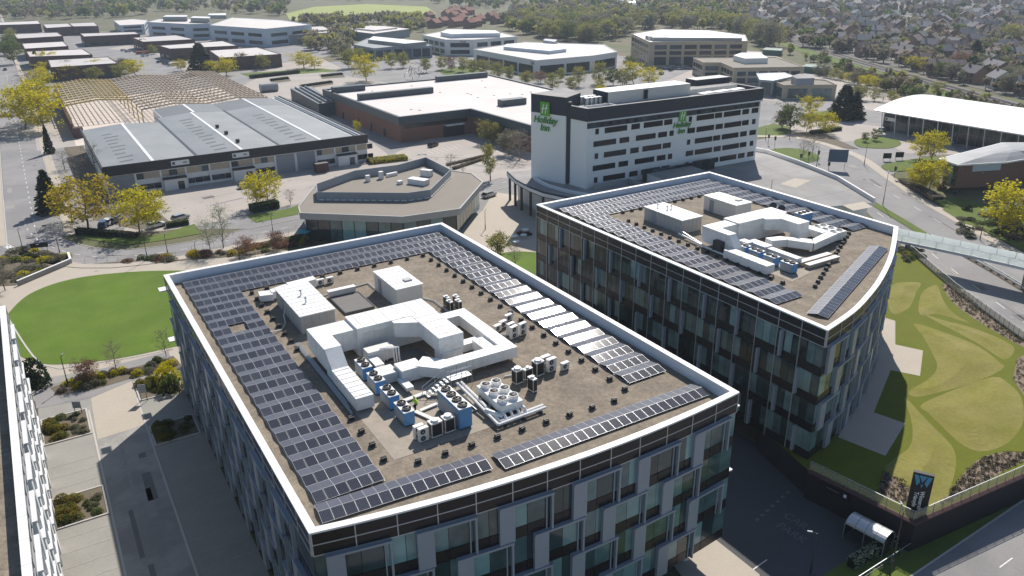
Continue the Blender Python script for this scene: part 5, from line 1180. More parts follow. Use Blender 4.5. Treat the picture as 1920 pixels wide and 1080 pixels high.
e_ = [i for i in nearest(q)]; a_, c_ = P(893, 93, 8), P(1006, 114, 8); pp, hh_ = Path([a_, c_]).at((c_ - a_).length * .94, .2); text('number', '210', 'sign_black', 2.2, wallmx(pp, hh_, 6.4), t, 0, .03)
t, q = far('office_building', 'white office numbered 220 with round glazed front', 9.4, ((792, 66), (836, 75), (888, 75), (970, 69), (942, 62), (830, 59)), 'stucco', 'store_roof', par=.3); glaze(t, q, ((1, 3.4), (5.0, 7.6)), 9, .75)
b = MB(); b.prism(ccw(PX(11, (826, 63), (848, 67), (870, 66), (938, 65), (930, 60), (860, 58), (838, 58))), 9.4, 12, 'pale_blue_wall', 'bright_roof'); b.build('roof_storey', t)
m_ = P(862, 73, 9); b = MB(); b.cyl((m_.x, m_.y, 0), (m_.x, m_.y, 8.6), 11, 'stucco', 20); b.build('rotunda', t)
for z0 in (1.2, 5.2): b = MB(); b.cyl((m_.x, m_.y, z0), (m_.x, m_.y, z0 + 2.4), 11.1, 'glass_far', 20); b.build('window', t)
pp, hh_ = Path([P(840, 74, 9), P(888, 75, 9)]).at(14, 9.5); text('number', '220', 'sign_black', 3.0, wallmx(pp, hh_, 8.0), t, 0, .04)
t, q = far('office_building', 'grey glass office with wavy silver roof behind the tree row', 7.0, ((663, 84), (702, 91), (735, 88), (810, 86), (780, 76), (690, 72)), 'grey_clad', 'metal_roof', par=.2); glaze(t, q, ((.8, 5.6),), 5, .85)
b = MB(); b.prism(ccw(PX(8.5, (690, 76), (760, 84), (800, 80), (740, 74), (700, 70))), 7, 9.2, 'metal_roof', 'bright_roof'); b.build('roof_storey', t)
t, q = far('office_building', 'beige flat roofed office with white plant box beyond the hotel', 7.6, ((1300, 109), (1319, 118), (1352, 118), (1376, 128), (1508, 126), (1455, 108)), 'tan_stone', 'tan_roof', par=.3); glaze(t, q, ((.8, 3.0), (4.0, 6.0)), 5, .8)
b = MB(); b.prism(ccw(PX(9.6, (1375, 106), (1397, 112), (1440, 111), (1425, 101), (1390, 101))), 7.6, 10.2, 'white_wall', 'offwhite'); b.build('roof_plant', t)
t, q = far('office_building', 'low beige office with teal glass and grey plant near the railway', 5.6, ((1452, 154), (1470, 161), (1569, 160), (1548, 151), (1500, 148)), 'tan_stone', 'tan_roof', par=.4); glaze(t, q, ((.6, 4.4),), 9, .8, 'glass_office')
b = MB(); b.prism(ccw(PX(8, (1484, 145), (1494, 150), (1527, 149), (1522, 142), (1498, 141))), 5.6, 8.6, 'grey_clad', 'deck'); b.build('roof_plant', t)
t, q = far('office_building', 'glass link building joined to the low beige office', 6.6, ((1418, 138), (1424, 150), (1450, 152), (1490, 143), (1470, 136)), 'grey_clad', 'bright_roof', par=.2); glaze(t, q, ((.6, 5.8),), 4, .85, 'glass_office')
t, q = far('office_building', 'pale blue curved research building, left wing', 11.5, ((276, 42), (300, 36), (352, 34), (398, 45), (352, 46)), 'pale_blue_wall', 'store_roof', par=.4); glaze(t, q, ((2, 4.2), (6.5, 8.6)), 22, .7)
t, q = far('office_building', 'pale blue research building with flat roof, right wing', 12.2, ((393, 48), (437, 33), (530, 38), (584, 47), (498, 55)), 'pale_blue_wall', 'store_roof', par=.4); glaze(t, q, ((1.5, 4), (6.8, 9)), 20, .75)
for px in (((305, 33), (350, 33), (352, 30), (312, 30)), ((357, 35), (392, 36), (395, 33), (362, 32)), ((390, 30), (424, 30), (424, 26), (392, 27))): b = MB(); b.prism(ccw(PX(14.5, *px)), 12.2, 15.2, 'metal_roof', 'bright_roof'); b.build('roof_plant', t)
t, q = far('office_building', 'pale blue low office behind the brick sheds', 8, ((213, 39), (250, 36), (276, 38), (270, 46), (225, 48)), 'pale_blue_wall', 'store_roof', par=.3); glaze(t, q, ((2, 4), (5.5, 7)), 14, .8)
t, q = far('sports_hall', 'long hall with pale arched roof beside the field', 7, ((497, 58), (529, 66), (627, 60), (604, 50)), 'grey_clad', 'shed_roof', par=0, over=.6); b = MB(); b.prism(ccw(PX(7, (507, 57), (533, 63), (618, 58), (600, 52))), 7, 8.0, 'shed_roof'); b.build('roof', t)
t, q = far('warehouse', 'low grey pitched shed in front of the field', 6, ((640, 56), (700, 63), (768, 54), (690, 46)), 'grey_clad', 'shed_roof', par=0); b = MB(); b.prism(ccw(PX(6.5, (665, 54), (702, 58), (745, 53), (695, 49))), 6, 7, 'shed_roof'); b.build('roof', t)
SHED = [(((25, 64), (108, 61), (118, 68), (32, 73)), 'brick shed with pale roof, third from the front of the left row'), (((41, 82), (119, 78), (128, 87), (46, 92)), 'brick shed with pale roof, second from the front of the left row... behind the dark fir'), (((49, 97), (155, 92), (173, 103), (55, 107)), 'brick shed with an open side yard behind the front left shed'), (((90, 113), (203, 107), (222, 119), (95, 127)), 'front left brick shed directly behind the steel frame'), (((-20, 43), (72, 39), (76, 45), (-20, 48)), 'far brick shed at the very left edge'), (((80, 46), (128, 44), (136, 50), (87, 53)), 'left half of the distant pair of brick sheds'), (((129, 44), (177, 42), (184, 49), (137, 50)), 'right half of the distant pair of brick sheds'), (((150, 63), (253, 60), (262, 64), (157, 69)), 'long dark brick shed facing the estate yard'), (((248, 71), (330, 66), (365, 74), (268, 79)), 'brick shed with pale roof right of the estate yard'), (((297, 86), (418, 77), (446, 86), (318, 92)), 'wide brick shed behind the tall dark fir'), (((392, 95), (483, 89), (527, 102), (412, 109)), 'brick shed with pale roof nearest the visitor parking')]
for px, lab in SHED:
    lab = lab.split('...')[0]; t, q = far('brick_shed', lab, 7.0, px, 'brick_dark', 'shed_roof', cat='shed', par=.25, group='brick sheds of the industrial estate'); glaze(t, q, ((1, 2.6),), 9, .5)
t, q = far('storage_shed', 'long low green shed beside the railway', 3.2, ((1430, 93), (1465, 95), (1468, 91), (1436, 89)), 'shed_green', 'shed_green', cat='shed', par=0)
t, q = far('storage_shed', 'green canopy shed near the beige offices', 3.2, ((1505, 124), (1545, 128), (1555, 122), (1512, 120)), 'shed_green', 'shed_green', cat='shed', par=0)
dm = P(1182, 16); t = thing('sports_dome', 'pale green dome on the far skyline', 'dome', dm); b = MB()
for i in range(6):
    for j in range(16):
        q = []
        for a_, c_ in ((i, j), (i + 1, j), (i + 1, j + 1), (i, j + 1)): th = pi / 2 * a_ / 6; ph = 2 * pi * c_ / 16; q.append((dm.x + 26 * cos(th) * cos(ph), dm.y + 26 * cos(th) * sin(ph), 11 * sin(th)))
        b.poly(q, 'bridge_glass')
b.build('shell', t, smooth=True)
b = MB()
for v in (P(210, 30), P(1780, 52)): pass

# --- footbridge over the dual carriageway
fb = thing('footbridge', 'pale footbridge with glass sides over the dual carriageway', 'bridge', (152, 90, LOW)); bp = smooth_path([(147.0, 103), (150.3, 92), (154.2, 78), (157, 64), (159, 45)], 5); ZB = 1.6
b = MB(); b.strip(bp, -2.2, 2.2, ZB - .55, ZB, 'white_wall'); b.build('deck', fb)
pb_ = Path(bp); n = int(pb_.L / 3.2)
for s in (-1, 1):
    for i in range(n):
        p, h = pb_.at(pb_.L * (i + .5) / n, s * 2.12); box('glass_panel', 'bridge_glass', fb, (p.x, p.y, ZB + .62), (pb_.L / n - .05, .05, 1.15), h)
    for i in range(n + 1): p, h = pb_.at(pb_.L * i / n, s * 2.05); box('post', 'galv', fb, (p.x, p.y, ZB + .6), (.07, .07, 1.25), h)
for s in (14, 36): p, h = pb_.at(s); b = MB(); b.cyl((p.x, p.y, LOW), (p.x, p.y, ZB - .5), .5, 'concrete', 12); b.build('pier', fb)
# ------------------------------------------------------------------ trees and planting
def leaf(b, c, s, rnd, mat, flat=0.0):
    n = Vector((rnd.gauss(0, 1), rnd.gauss(0, 1), rnd.gauss(0, 1) + flat)).normalized(); u = n.orthogonal().normalized(); u.rotate(Matrix.Rotation(rnd.random() * 6.28, 3, n)); v = n.cross(u); c = Vector(c)
    b.poly([c - u * s, c - v * s * .6, c + u * s, c + v * s * .6], mat)
def broadleaf(tb, cb, rnd, mat, bark, R, dens, sz, base, twigs):
    """central stem with limbs leaving it all the way up; leaves in loose clusters on the twigs"""
    stem = [Vector((0, 0, 0))]
    for i in range(1, 8): stem.append(Vector((stem[-1].x + rnd.gauss(0, .12), stem[-1].y + rnd.gauss(0, .12), 9.0 * i / 7)))
    for i in range(7): tb.cyl(stem[i], stem[i + 1], .15 * (1 - i / 7.6), bark, 6, .15 * (1 - (i + 1) / 7.6), False)
    def on(z): k = min(6, int(z / 9 * 7)); return stem[k].lerp(stem[k + 1], z / 9 * 7 - k)
    n = 17; ph = rnd.random() * 6; lob = [rnd.uniform(.75, 1.2) for _ in range(7)]
    for i in range(n):
        f = base + (.93 - base) * (i + rnd.random() * .6) / n; a = ph + 2.4 * i + rnd.gauss(0, .25); p = on(min(8.9, 9.3 * (f - .1)))
        u = (f - base) / (1.02 - base); env = R * (max(0.02, sin(pi * (.14 + .82 * u))) ** .75) * lob[i % 7]
        q = Vector((p.x + cos(a) * env, p.y + sin(a) * env, 9.3 * f + rnd.gauss(0, .25) + .15 * env)); m = p.lerp(q, .5) + Vector((0, 0, .12 * env))
        tb.cyl(p, m, .07, bark, 4, .045, False); tb.cyl(m, q, .045, bark, 4, .012, False)
        ends = [q, m.lerp(q, .55), m]
        for k in range(twigs):
            o = m.lerp(q, rnd.random()); e = o + Vector((rnd.gauss(0, .75), rnd.gauss(0, .75), rnd.gauss(.35, .5))) * (.45 + env / R * .75); tb.cyl(o, e, .028, bark, 3, .008, False); ends.append(e)
            if twigs > 5: e2 = e + Vector((rnd.gauss(0, .5), rnd.gauss(0, .5), rnd.gauss(.3, .4))); tb.cyl(e, e2, .018, bark, 3, .006, False); ends.append(e2)
        for e in ends:
            for j in range(int(dens * (.4 + 1.2 * rnd.random()))): leaf(cb, e + Vector((rnd.gauss(0, 1), rnd.gauss(0, 1), rnd.gauss(0, .8))) * .45, sz * (.6 + .8 * rnd.random()), rnd, mat)
TREES = {}
def tree_proto(kind, seed):
    """unit tree ten metres high: trunk mesh and crown mesh"""
    k = (kind, seed)
    if k in TREES: return TREES[k]
    rnd = random.Random(hash(kind) % 1000 * 0 + seed * 31 + len(kind)); tb, cb = MB(), MB()
    spec = dict(yellow=('leaf_yellow', 'bark', 3.7, 15, .22, .22, 5), gold=('leaf_gold', 'bark', 4.1, 13, .22, .2, 5), olive=('leaf_olive', 'bark_pale', 3.0, 17, .22, .2, 5), green=('leaf_green', 'bark', 3.5, 17, .24, .2, 5), white=('leaf_white', 'bark_pale', 2.5, 5, .13, .2, 7), bare=('leaf_twig', 'bark_pale', 3.2, 2, .11, .2, 9), bronze=('leaf_bronze', 'bark', 3.6, 11, .19, .16, 6), grey=('leaf_grey', 'bark', 3.4, 12, .24, .18, 6))
    if kind == 'conifer':
        tb.cyl((0, 0, 0), (0, 0, 9.6), .22, 'bark', 6, .03)
        for lay in range(26):
            z = .9 + 8.9 * lay / 25; R = 2.3 * (1 - z / 10.3) ** .8 + .1
            for j in range(int(14 + 34 * R)):
                a = rnd.random() * 6.28; rr = R * (.35 + .65 * sqrt(rnd.random())) * (1 + .18 * sin(3 * a + lay)); leaf(cb, (cos(a) * rr, sin(a) * rr, z - .28 * rr + rnd.gauss(0, .1)), .3 + .14 * rnd.random(), rnd, 'leaf_dark', 1.2)
    elif kind == 'far':
        tb.cyl((0, 0, 0), (0, 0, 5), .3, 'bark', 5, .1)
        for j in range(9):
            c = Vector((rnd.gauss(0, 1.3), rnd.gauss(0, 1.3), 5.6 + rnd.gauss(0, 1.7)))
            for i in range(26): v = Vector((rnd.gauss(0, 1), rnd.gauss(0, 1), rnd.gauss(0, 1))).normalized(); leaf(cb, c + v * (1.3 + .5 * rnd.random()), .5, rnd, 'leaf_olive')
    else:
        mat, bark, R, dens, sz, base, twigs = spec[kind]; broadleaf(tb, cb, rnd, mat, bark, R, dens, sz, base, twigs)
    TREES[k] = (tb.mesh('trunk'), cb.mesh('crown')); return TREES[k]
TK = dict(yellow='yellow-green spring tree', gold='golden orange tree', olive='rounded olive green tree', green='mid green tree', white='white blossoming tree', bare='bare leafless tree', bronze='bronze leaved tree', grey='greyish budding tree', conifer='dark conifer')
def tree(fx, fy, top, kind, label, seed=0, wide=1.0, group=None, world=None, h=None, name=None):
    g = world or G(fx, fy)
    if h is None: h = max(2.0, ztop(g.x, g.y, g.z, top) - g.z)
    tm, cm = tree_proto(kind, seed % 4); t = thing(name or ('conifer' if kind == 'conifer' else 'tree'), label, 'tree', g, 0, group)
    wide *= 1.15
    m = T(g.x, g.y, g.z) @ RZ(random.random() * 6.28) @ SC(h / 10 * wide, h / 10 * wide, h / 10)
    add('trunk', tm, t, m); add('crown', cm, t, m); return t
NT = [(48, 243, 150, 'yellow', 'bright yellow-green tree leaning over the avenue, left of its clump', 1.15), (80, 225, 140, 'yellow', 'bright yellow-green tree at the back of the avenue clump', 1.0), (88, 247, 165, 'yellow', 'bright yellow-green tree on the right of the avenue clump', 1.1),
 (94, 288, 235, 'conifer', 'slim dark fir at the corner of the storage yard', .7), (97, 398, 318, 'conifer', 'broad dark fir beside the golden tree at the junction', 1.25), (165, 428, 328, 'gold', 'large golden orange tree at the road junction', 1.15), (135, 415, 345, 'gold', 'smaller golden tree in front of the broad fir', .9),
 (262, 438, 350, 'yellow', 'yellow-green tree at the corner of the warehouse yard', 1.0), (292, 428, 358, 'yellow', 'smaller yellow-green tree right of the yard corner tree', .8), (226, 425, 352, 'bare', 'bare tree between the golden tree and the yard', .8), (150, 338, 288, 'bare', 'bare brown tree left of the warehouse corner', 1.2), (182, 330, 265, 'bare', 'bare tree against the warehouse side wall', 1.1), (122, 318, 278, 'bare', 'bare brown tree on the avenue embankment', 1.3),
 (394, 470, 405, 'white', 'small white blossoming tree by the curved road', .8), (419, 466, 377, 'white', 'taller white blossoming tree by the curved road', .75), (483, 388, 325, 'yellow', 'thin yellow-green tree behind the clipped hedge, left of two', .75), (503, 386, 318, 'yellow', 'yellow-green tree behind the clipped hedge, right of two', .95), (545, 384, 352, 'bare', 'small bare tree beside the pavilion corner', .9),
 (519, 470, 432, 'bronze', 'bronze leaved small tree beside the pavilion', 1.0), (462, 478, 445, 'bronze', 'reddish bronze shrub tree by the path', 1.4), (935, 486, 430, 'olive', 'small leafing tree in the courtyard', 1.1), (966, 500, 455, 'bare', 'tiny bare sapling on the courtyard lawn', .8),
 (911, 268, 222, 'olive', 'pyramid shaped tree by the store wing, left of two', .75), (930, 272, 228, 'olive', 'pyramid shaped tree by the store wing, right of two', .7), (919, 338, 262, 'olive', 'slender tall stemmed tree beside the hotel forecourt', .45), (845, 322, 285, 'bare', 'small bare tree behind the pavilion roof, left of two', .9), (868, 326, 300, 'bare', 'small bare tree behind the pavilion roof, right of two', .8), (975, 300, 240, 'bare', 'large bare tree left of the hotel end wall', 1.3), (955, 290, 245, 'grey', 'greyish tree between the store and the hotel', 1.1), (672, 250, 226, 'yellow', 'small yellow tree between warehouse and store', .8),
 (380, 138, 80, 'conifer', 'tall dark fir among the brick sheds', 1.9), (70, 124, 96, 'conifer', 'dark fir in front of the left row of sheds', 1.6), (340, 133, 110, 'yellow', 'round yellow tree left of the tall fir', 1.2), (425, 142, 108, 'yellow', 'wide yellow tree right of the tall fir', 1.4), (400, 140, 112, 'yellow', 'yellow bush-like tree touching the tall fir', 1.2), (570, 128, 96, 'yellow', 'wide yellow-green tree by the visitor parking', 1.7), (590, 130, 105, 'yellow', 'yellow-green tree at the right of the parking clump', 1.4), (455, 128, 98, 'grey', 'greyish tree in front of the nearest shed, left', 1.1), (495, 130, 100, 'olive', 'olive tree in front of the nearest shed, right', 1.2), (130, 150, 120, 'gold', 'orange tinged tree behind the steel frame', 1.6), (180, 152, 122, 'olive', 'olive tree behind the middle of the steel frame', 1.4), (225, 148, 118, 'olive', 'olive tree behind the steel frame, right of middle', 1.3), (255, 142, 110, 'yellow', 'yellow-green tree beyond the right of the steel frame', 1.5), (55, 170, 125, 'bare', 'wide bare tree above the avenue clump', 1.6), (28, 120, 70, 'green', 'green roadside tree far up the avenue', 1.0), (22, 95, 62, 'green', 'green roadside tree farthest up the avenue', 1.0), (105, 95, 80, 'bare', 'bare tree between the left sheds', 1.4),
 (687, 152, 100, 'yellow', 'bright yellow tree at the left of the boulevard row', 1.2), (655, 128, 90, 'olive', 'rounded olive tree at the far left of the boulevard row', 1.1), (675, 126, 88, 'olive', 'rounded olive tree second in the boulevard row', 1.0), (733, 128, 97, 'olive', 'rounded olive tree third in the boulevard row', 1.0), (757, 127, 97, 'olive', 'rounded olive tree fourth in the boulevard row', 1.0), (800, 136, 106, 'olive', 'rounded olive tree fifth in the boulevard row', 1.0), (828, 131, 103, 'olive', 'rounded olive tree sixth in the boulevard row', 1.0), (846, 133, 104, 'bronze', 'brownish tree seventh in the boulevard row', .95), (867, 135, 105, 'olive', 'rounded olive tree eighth in the boulevard row', 1.0), (888, 141, 108, 'olive', 'rounded olive tree ninth in the boulevard row', 1.1), (906, 142, 110, 'olive', 'rounded olive tree tenth in the boulevard row', 1.0), (932, 150, 114, 'olive', 'rounded olive tree eleventh in the boulevard row', 1.0), (956, 152, 122, 'olive', 'rounded olive tree twelfth in the boulevard row', .95), (987, 165, 130, 'olive', 'broad olive tree above the store roof edge', 1.2), (1014, 156, 132, 'bronze', 'reddish spreading shrub tree by the white office', 1.4), (1037, 170, 135, 'olive', 'olive tree right of the reddish shrub tree', 1.0), (1052, 152, 126, 'olive', 'olive tree before the white office window band', .9), (1072, 172, 141, 'olive', 'olive tree nearest the hotel roof', 1.0), (1085, 162, 122, 'olive', 'cone shaped olive tree before the white office', .8), (1120, 158, 114, 'olive', 'slim olive tree at the right end of the white office', .8), (1126, 176, 145, 'olive', 'olive tree low behind the hotel roof', 1.0), (1150, 160, 125, 'green', 'green tree left of the yellow pair behind the hotel', 1.1), (1168, 162, 128, 'olive', 'broad olive tree left of the yellow pair behind the hotel', 1.2), (1188, 158, 113, 'yellow', 'tall yellow-green tree behind the hotel, left of a pair', 1.1), (1216, 162, 124, 'yellow', 'yellow-green tree behind the hotel, right of a pair', 1.2), (1178, 128, 103, 'green', 'green tree before the beige skyline office', 1.2), (1130, 185, 160, 'yellow', 'small yellow shrub tree at the hotel roof edge', 1.2),
 (1481, 244, 192, 'green', 'dark spreading tree right of the hotel', 1.1), (1466, 240, 205, 'grey', 'greyish tree close to the hotel corner', 1.0), (1517, 218, 176, 'yellow', 'bright yellow tree before the low beige office', 1.0), (1512, 248, 207, 'yellow', 'slim yellow-green tree above the roundabout bed', .9), (1543, 250, 208, 'yellow', 'wide yellow-green tree above the roundabout bed', 1.3), (1580, 222, 158, 'conifer', 'large dark cedar between office and showroom', 1.9), (1600, 222, 172, 'conifer', 'smaller dark cedar beside the large one', 1.7), (1622, 266, 247, 'green', 'small dark clipped tree on the showroom verge, left', .9), (1641, 264, 241, 'green', 'small dark clipped tree on the showroom verge, right', .9), (1505, 296, 250, 'bare', 'bare tree on the roundabout, left of two', .7), (1522, 293, 248, 'bare', 'bare tree on the roundabout, right of two', .8), (1724, 299, 254, 'yellow', 'yellow-green tree before the showroom, left of a pair', 1.1), (1746, 300, 242, 'yellow', 'taller yellow-green tree before the showroom, right of a pair', 1.0), (1714, 353, 305, 'yellow', 'left of three yellow trees by the brick unit', .9), (1729, 358, 300, 'yellow', 'middle of three yellow trees by the brick unit', .9), (1741, 360, 298, 'yellow', 'right of three yellow trees by the brick unit', .9), (1893, 438, 342, 'yellow', 'round yellow-green tree at the right edge', 1.3), (1925, 450, 360, 'yellow', 'yellow-green tree cut by the right edge', 1.3),
 (1716, 132, 103, 'yellow', 'lone bright yellow tree beyond the railway', 1.5), (1895, 88, 42, 'olive', 'broad pale green tree at the far right', 1.5), (1800, 140, 95, 'bronze', 'tall brownish tree among the houses right of the railway', 1.2), (1825, 118, 75, 'conifer', 'dark cedar among the right hand houses', 1.8), (1690, 100, 65, 'olive', 'tall olive poplar before the houses', .7), (1440, 92, 40, 'grey', 'tall grey tree at the railway bend', .9), (1460, 88, 42, 'olive', 'olive poplar at the railway bend', .8), (1425, 85, 45, 'grey', 'grey tree left of the railway bend', 1.0),
 (218, 694, 635, 'bare', 'bare sapling on the lawn path, left of two', .8), (312, 668, 612, 'bare', 'bare sapling on the lawn path, right of two', .7), (165, 714, 672, 'bronze', 'small pale brown tree at the planting bed', 1.2), (-5, 560, 470, 'bare', 'pale stemmed bare tree at the left edge', .9), (10, 545, 478, 'bare', 'bare tree in the left planting bed', .9)]
for i, (x, y, tp, k, lab, w) in enumerate(NT): tree(x, y, tp, k, lab, i, w)

# shrubs: one leafy mound mesh per colour
def shrub_mesh(mat, seed, n=420, sz=.11):
    k = ('shrub', mat, seed)
    if k not in CACHE:
        rnd = random.Random(seed); b = MB()
        for i in range(n):
            a = rnd.random() * 6.28; zz = rnd.random(); r = sqrt(1 - zz * zz) * (.8 + .3 * rnd.random()) * (1 + .15 * sin(3 * a + seed)); leaf(b, (cos(a) * r, sin(a) * r, zz * (.85 + .25 * rnd.random())), sz * (.7 + .7 * rnd.random()), rnd, mat)
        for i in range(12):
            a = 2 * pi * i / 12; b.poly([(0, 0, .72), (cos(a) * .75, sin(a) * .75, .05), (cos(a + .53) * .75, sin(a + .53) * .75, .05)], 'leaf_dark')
        CACHE[k] = b.mesh('shrub')
    return CACHE[k]
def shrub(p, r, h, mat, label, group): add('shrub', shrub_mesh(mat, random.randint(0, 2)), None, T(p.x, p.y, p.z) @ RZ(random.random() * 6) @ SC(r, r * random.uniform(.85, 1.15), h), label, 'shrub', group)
def bed(poly, n, mats, label, group, r=(.6, 1.3), h=(.5, 1.1)):
    poly = [G(*p) for p in poly]; xs = [p.x for p in poly]; ys = [p.y for p in poly]; k = 0; tries = 0
    def inside(x, y):
        c = False
        for i in range(len(poly)):
            a, d = poly[i], poly[i - 1]
            if (a.y > y) != (d.y > y) and x < (d.x - a.x) * (y - a.y) / (d.y - a.y) + a.x: c = not c
        return c
    while k < n and tries < 4000:
        tries += 1; x, y = random.uniform(min(xs), max(xs)), random.uniform(min(ys), max(ys))
        if inside(x, y): shrub(Vector((x, y, zg(x, y) + .05)), random.uniform(*r), random.uniform(*h), random.choice(mats), label, group); k += 1
bed(((0, 487), (40, 465), (126, 482), (130, 490), (30, 530), (-40, 535)), 46, ('leaf_yellow', 'leaf_grey', 'leaf_green', 'leaf_grey'), 'low shrub in the walled bed at the left edge', 'shrubs of the walled bed', (.9, 1.7), (.5, 1.0))
bed(((170, 494), (300, 482), (420, 470), (520, 455), (600, 438), (605, 452), (480, 476), (300, 490)), 60, ('leaf_green', 'leaf_bronze', 'leaf_gold', 'leaf_grey'), 'low shrub in the long bed beside the curved road', 'shrubs of the long bed', (.7, 1.4), (.5, 1.1))
bed(((100, 726), (160, 706), (250, 692), (325, 670), (340, 688), (240, 710), (180, 728), (115, 740)), 44, ('leaf_green', 'leaf_grey', 'leaf_twig', 'leaf_yellow'), 'low shrub in the bed between lawn and car park', 'shrubs between lawn and car park', (.5, 1.1), (.4, .9))
def bedw(x0, x1, y0, y1, n, mats, label, group, r=(.5, .95), h=(.5, .95)):
    for i in range(n): shrub(Vector((random.uniform(x0 + .5, x1 - .5), random.uniform(y0 + .5, y1 - .5), .08)), random.uniform(*r), random.uniform(*h), random.choice(mats), label, group)
ISL = [(-6.9, -1.6, 103.6, 110.6, 'planted island at the car park entrance'), (-6.9, -1.6, 84.6, 90.4, 'planted island in the middle of the car park'), (5.2, 10.5, 96.0, 101.0, 'shaded planted island beside the nearest office'), (5.2, 10.8, 109, 115, 'planted corner beside the nearest office entrance')]
for x0, x1, y0, y1, lab in ISL:
    t = sheet('planting_bed', 'soil', R4(x0, x1, y0, y1), .1); b = MB(); b.strip(R4(x0, x1, y0, y1), -.05, .15, 0, .16, 'kerb', closed=True); b.build('edging', t)
    xm = x0 + (x1 - x0) * .55; bedw(x0, xm, y0, y1, 14, ('leaf_shrub', 'leaf_green', 'leaf_shrub'), 'golden shrub on the ' + lab, 'golden shrubs, ' + lab); bedw(xm, x1, y0, y1, 12, ('leaf_green', 'leaf_grey'), 'low green shrub on the ' + lab, 'green shrubs, ' + lab, (.35, .6), (.25, .5))
shrub(G(66, 722), 2.2, 4.0, 'leaf_dark', 'large dark evergreen bush at the corner of the left office', None); shrub(Vector((9.2, 112.6, 0)), 1.6, 2.6, 'leaf_yellow', 'tall yellow-green bush against the nearest office', None); shrub(Vector((9.4, 109.8, 0)), 1.7, 2.4, 'leaf_green', 'tall shaded bush against the nearest office', None)
def hedge(a, c, w, h, mat, label, group=None):
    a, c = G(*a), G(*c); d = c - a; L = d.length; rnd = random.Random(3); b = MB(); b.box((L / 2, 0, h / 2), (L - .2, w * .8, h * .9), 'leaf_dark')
    for i in range(int(L * 95)):
        s = rnd.random() * L; k = rnd.random()
        p = (s, rnd.uniform(-w / 2, w / 2), h + rnd.gauss(0, .05)) if k < .45 else (s, (w / 2) * rnd.choice((-1, 1)) + rnd.gauss(0, .06), rnd.random() * h); leaf(b, p, .15, rnd, mat)
    return b.build('hedge', None, T(a.x, a.y, a.z) @ RZ(atan2(d.y, d.x)), label=label, cat='hedge', group=group)
hedge((470, 398), (522, 388), 3.2, 1.9, 'leaf_green', 'thick rounded hedge below the two thin trees'); hedge((145, 438), (220, 444), 1.6, 1.3, 'leaf_dark', 'dark clipped hedge under the golden tree'); hedge((222, 442), (258, 446), 1.4, 1.1, 'leaf_twig', 'brown clipped hedge beside the parked cars'); hedge((312, 427), (355, 420), 1.6, 1.2, 'leaf_green', 'low hedge along the warehouse yard grass')
hedge((690, 306), (762, 298), 5.0, 1.2, 'leaf_yellow', 'bright yellow low planting behind the pavilion'); hedge((1520, 252), (1575, 244), 2.0, 1.2, 'leaf_green', 'green hedge below the wide yellow tree'); hedge((470, 147), (560, 137), 4, 1.6, 'leaf_dark', 'dark hedge along the visitor parking'); hedge((850, 318), (905, 300), 1.2, .7, 'leaf_twig', 'thin brown hedge across the store yard, near one', 'store yard hedges'); hedge((838, 311), (920, 291), 1.0, .6, 'leaf_twig', 'thin brown hedge across the store yard, far one', 'store yard hedges'); hedge((1692, 340), (1758, 384), 3.0, .9, 'leaf_twig', 'brown hedge along the right hand pavement')
for i in range(3): hedge(((508, 152), (604, 144), (566, 163))[i], ((540, 148), (642, 140), (622, 155))[i], 2.5, 1.0, 'leaf_dark', 'dark low hedge in the %s parking island' % ('left', 'right', 'front')[i], 'parking islands')
hedge((1592, 1066), (1690, 1012), 1.0, 1.3, 'leaf_white', 'pale variegated ivy hedge beside the bus shelter')
# bank of shrubs at the right edge
for i in range(34):
    g = G(random.uniform(1800, 1925), random.uniform(392, 448)); shrub(g, random.uniform(.9, 1.9), random.uniform(.7, 1.5), random.choice(('leaf_twig', 'leaf_grey', 'leaf_green', 'leaf_dark')), 'rough shrub on the bank below the right edge tree', 'shrubs on the right bank')
for i in range(22):
    g = G(random.uniform(1690, 1742), random.uniform(466, 500))
    g = P(random.uniform(1690, 1735), random.uniform(468, 490)); shrub(Vector((g.x, g.y, .0)), random.uniform(.6, 1.1), random.uniform(.5, .9), random.choice(('leaf_green', 'leaf_olive', 'leaf_grey')), 'low shrub on the terrace corner below the footbridge', 'terrace corner shrubs')
# tufts on the mulch beds
rnd = random.Random(8); b = MB()
def tufts(poly, n):
    xs = [p.x for p in poly]; ys = [p.y for p in poly]; k = 0
    for _ in range(n * 6):
        x, y = rnd.uniform(min(xs), max(xs)), rnd.uniform(min(ys), max(ys)); c = False
        for i in range(len(poly)):
            a, d = poly[i], poly[i - 1]
            if (a.y > y) != (d.y > y) and x < (d.x - a.x) * (y - a.y) / (d.y - a.y) + a.x: c = not c
        if c:
            k += 1
            for j in range(12): leaf(b, (x + rnd.gauss(0, .1), y + rnd.gauss(0, .1), .06 + .16 * rnd.random()), .08, rnd, 'leaf_dark' if rnd.random() < .6 else 'leaf_twig')
            if k >= n: return
tufts(C3((262, 965), (290, 852), (400, 902), (452, 945), (440, 1035), (330, 1010)), 130); tufts(C3((575, 1060), (650, 985), (760, 842), (850, 772), (980, 742), (1080, 742), (1200, 680), (1200, 745), (1080, 792), (800, 940)), 420); tufts(C4((482, 605), (590, 612), (900, 880), (1170, 1085), (1150, 1120), (1000, 1040), (720, 870), (565, 745), (500, 650)), 420); tufts(C3((1018, 330), (1040, 222), (1090, 190), (1200, 200), (1200, 480), (1085, 432)), 160)
b.build('ground_cover', label='rows of small dark plants on the brown mulch beds', cat='planting', kind='stuff')
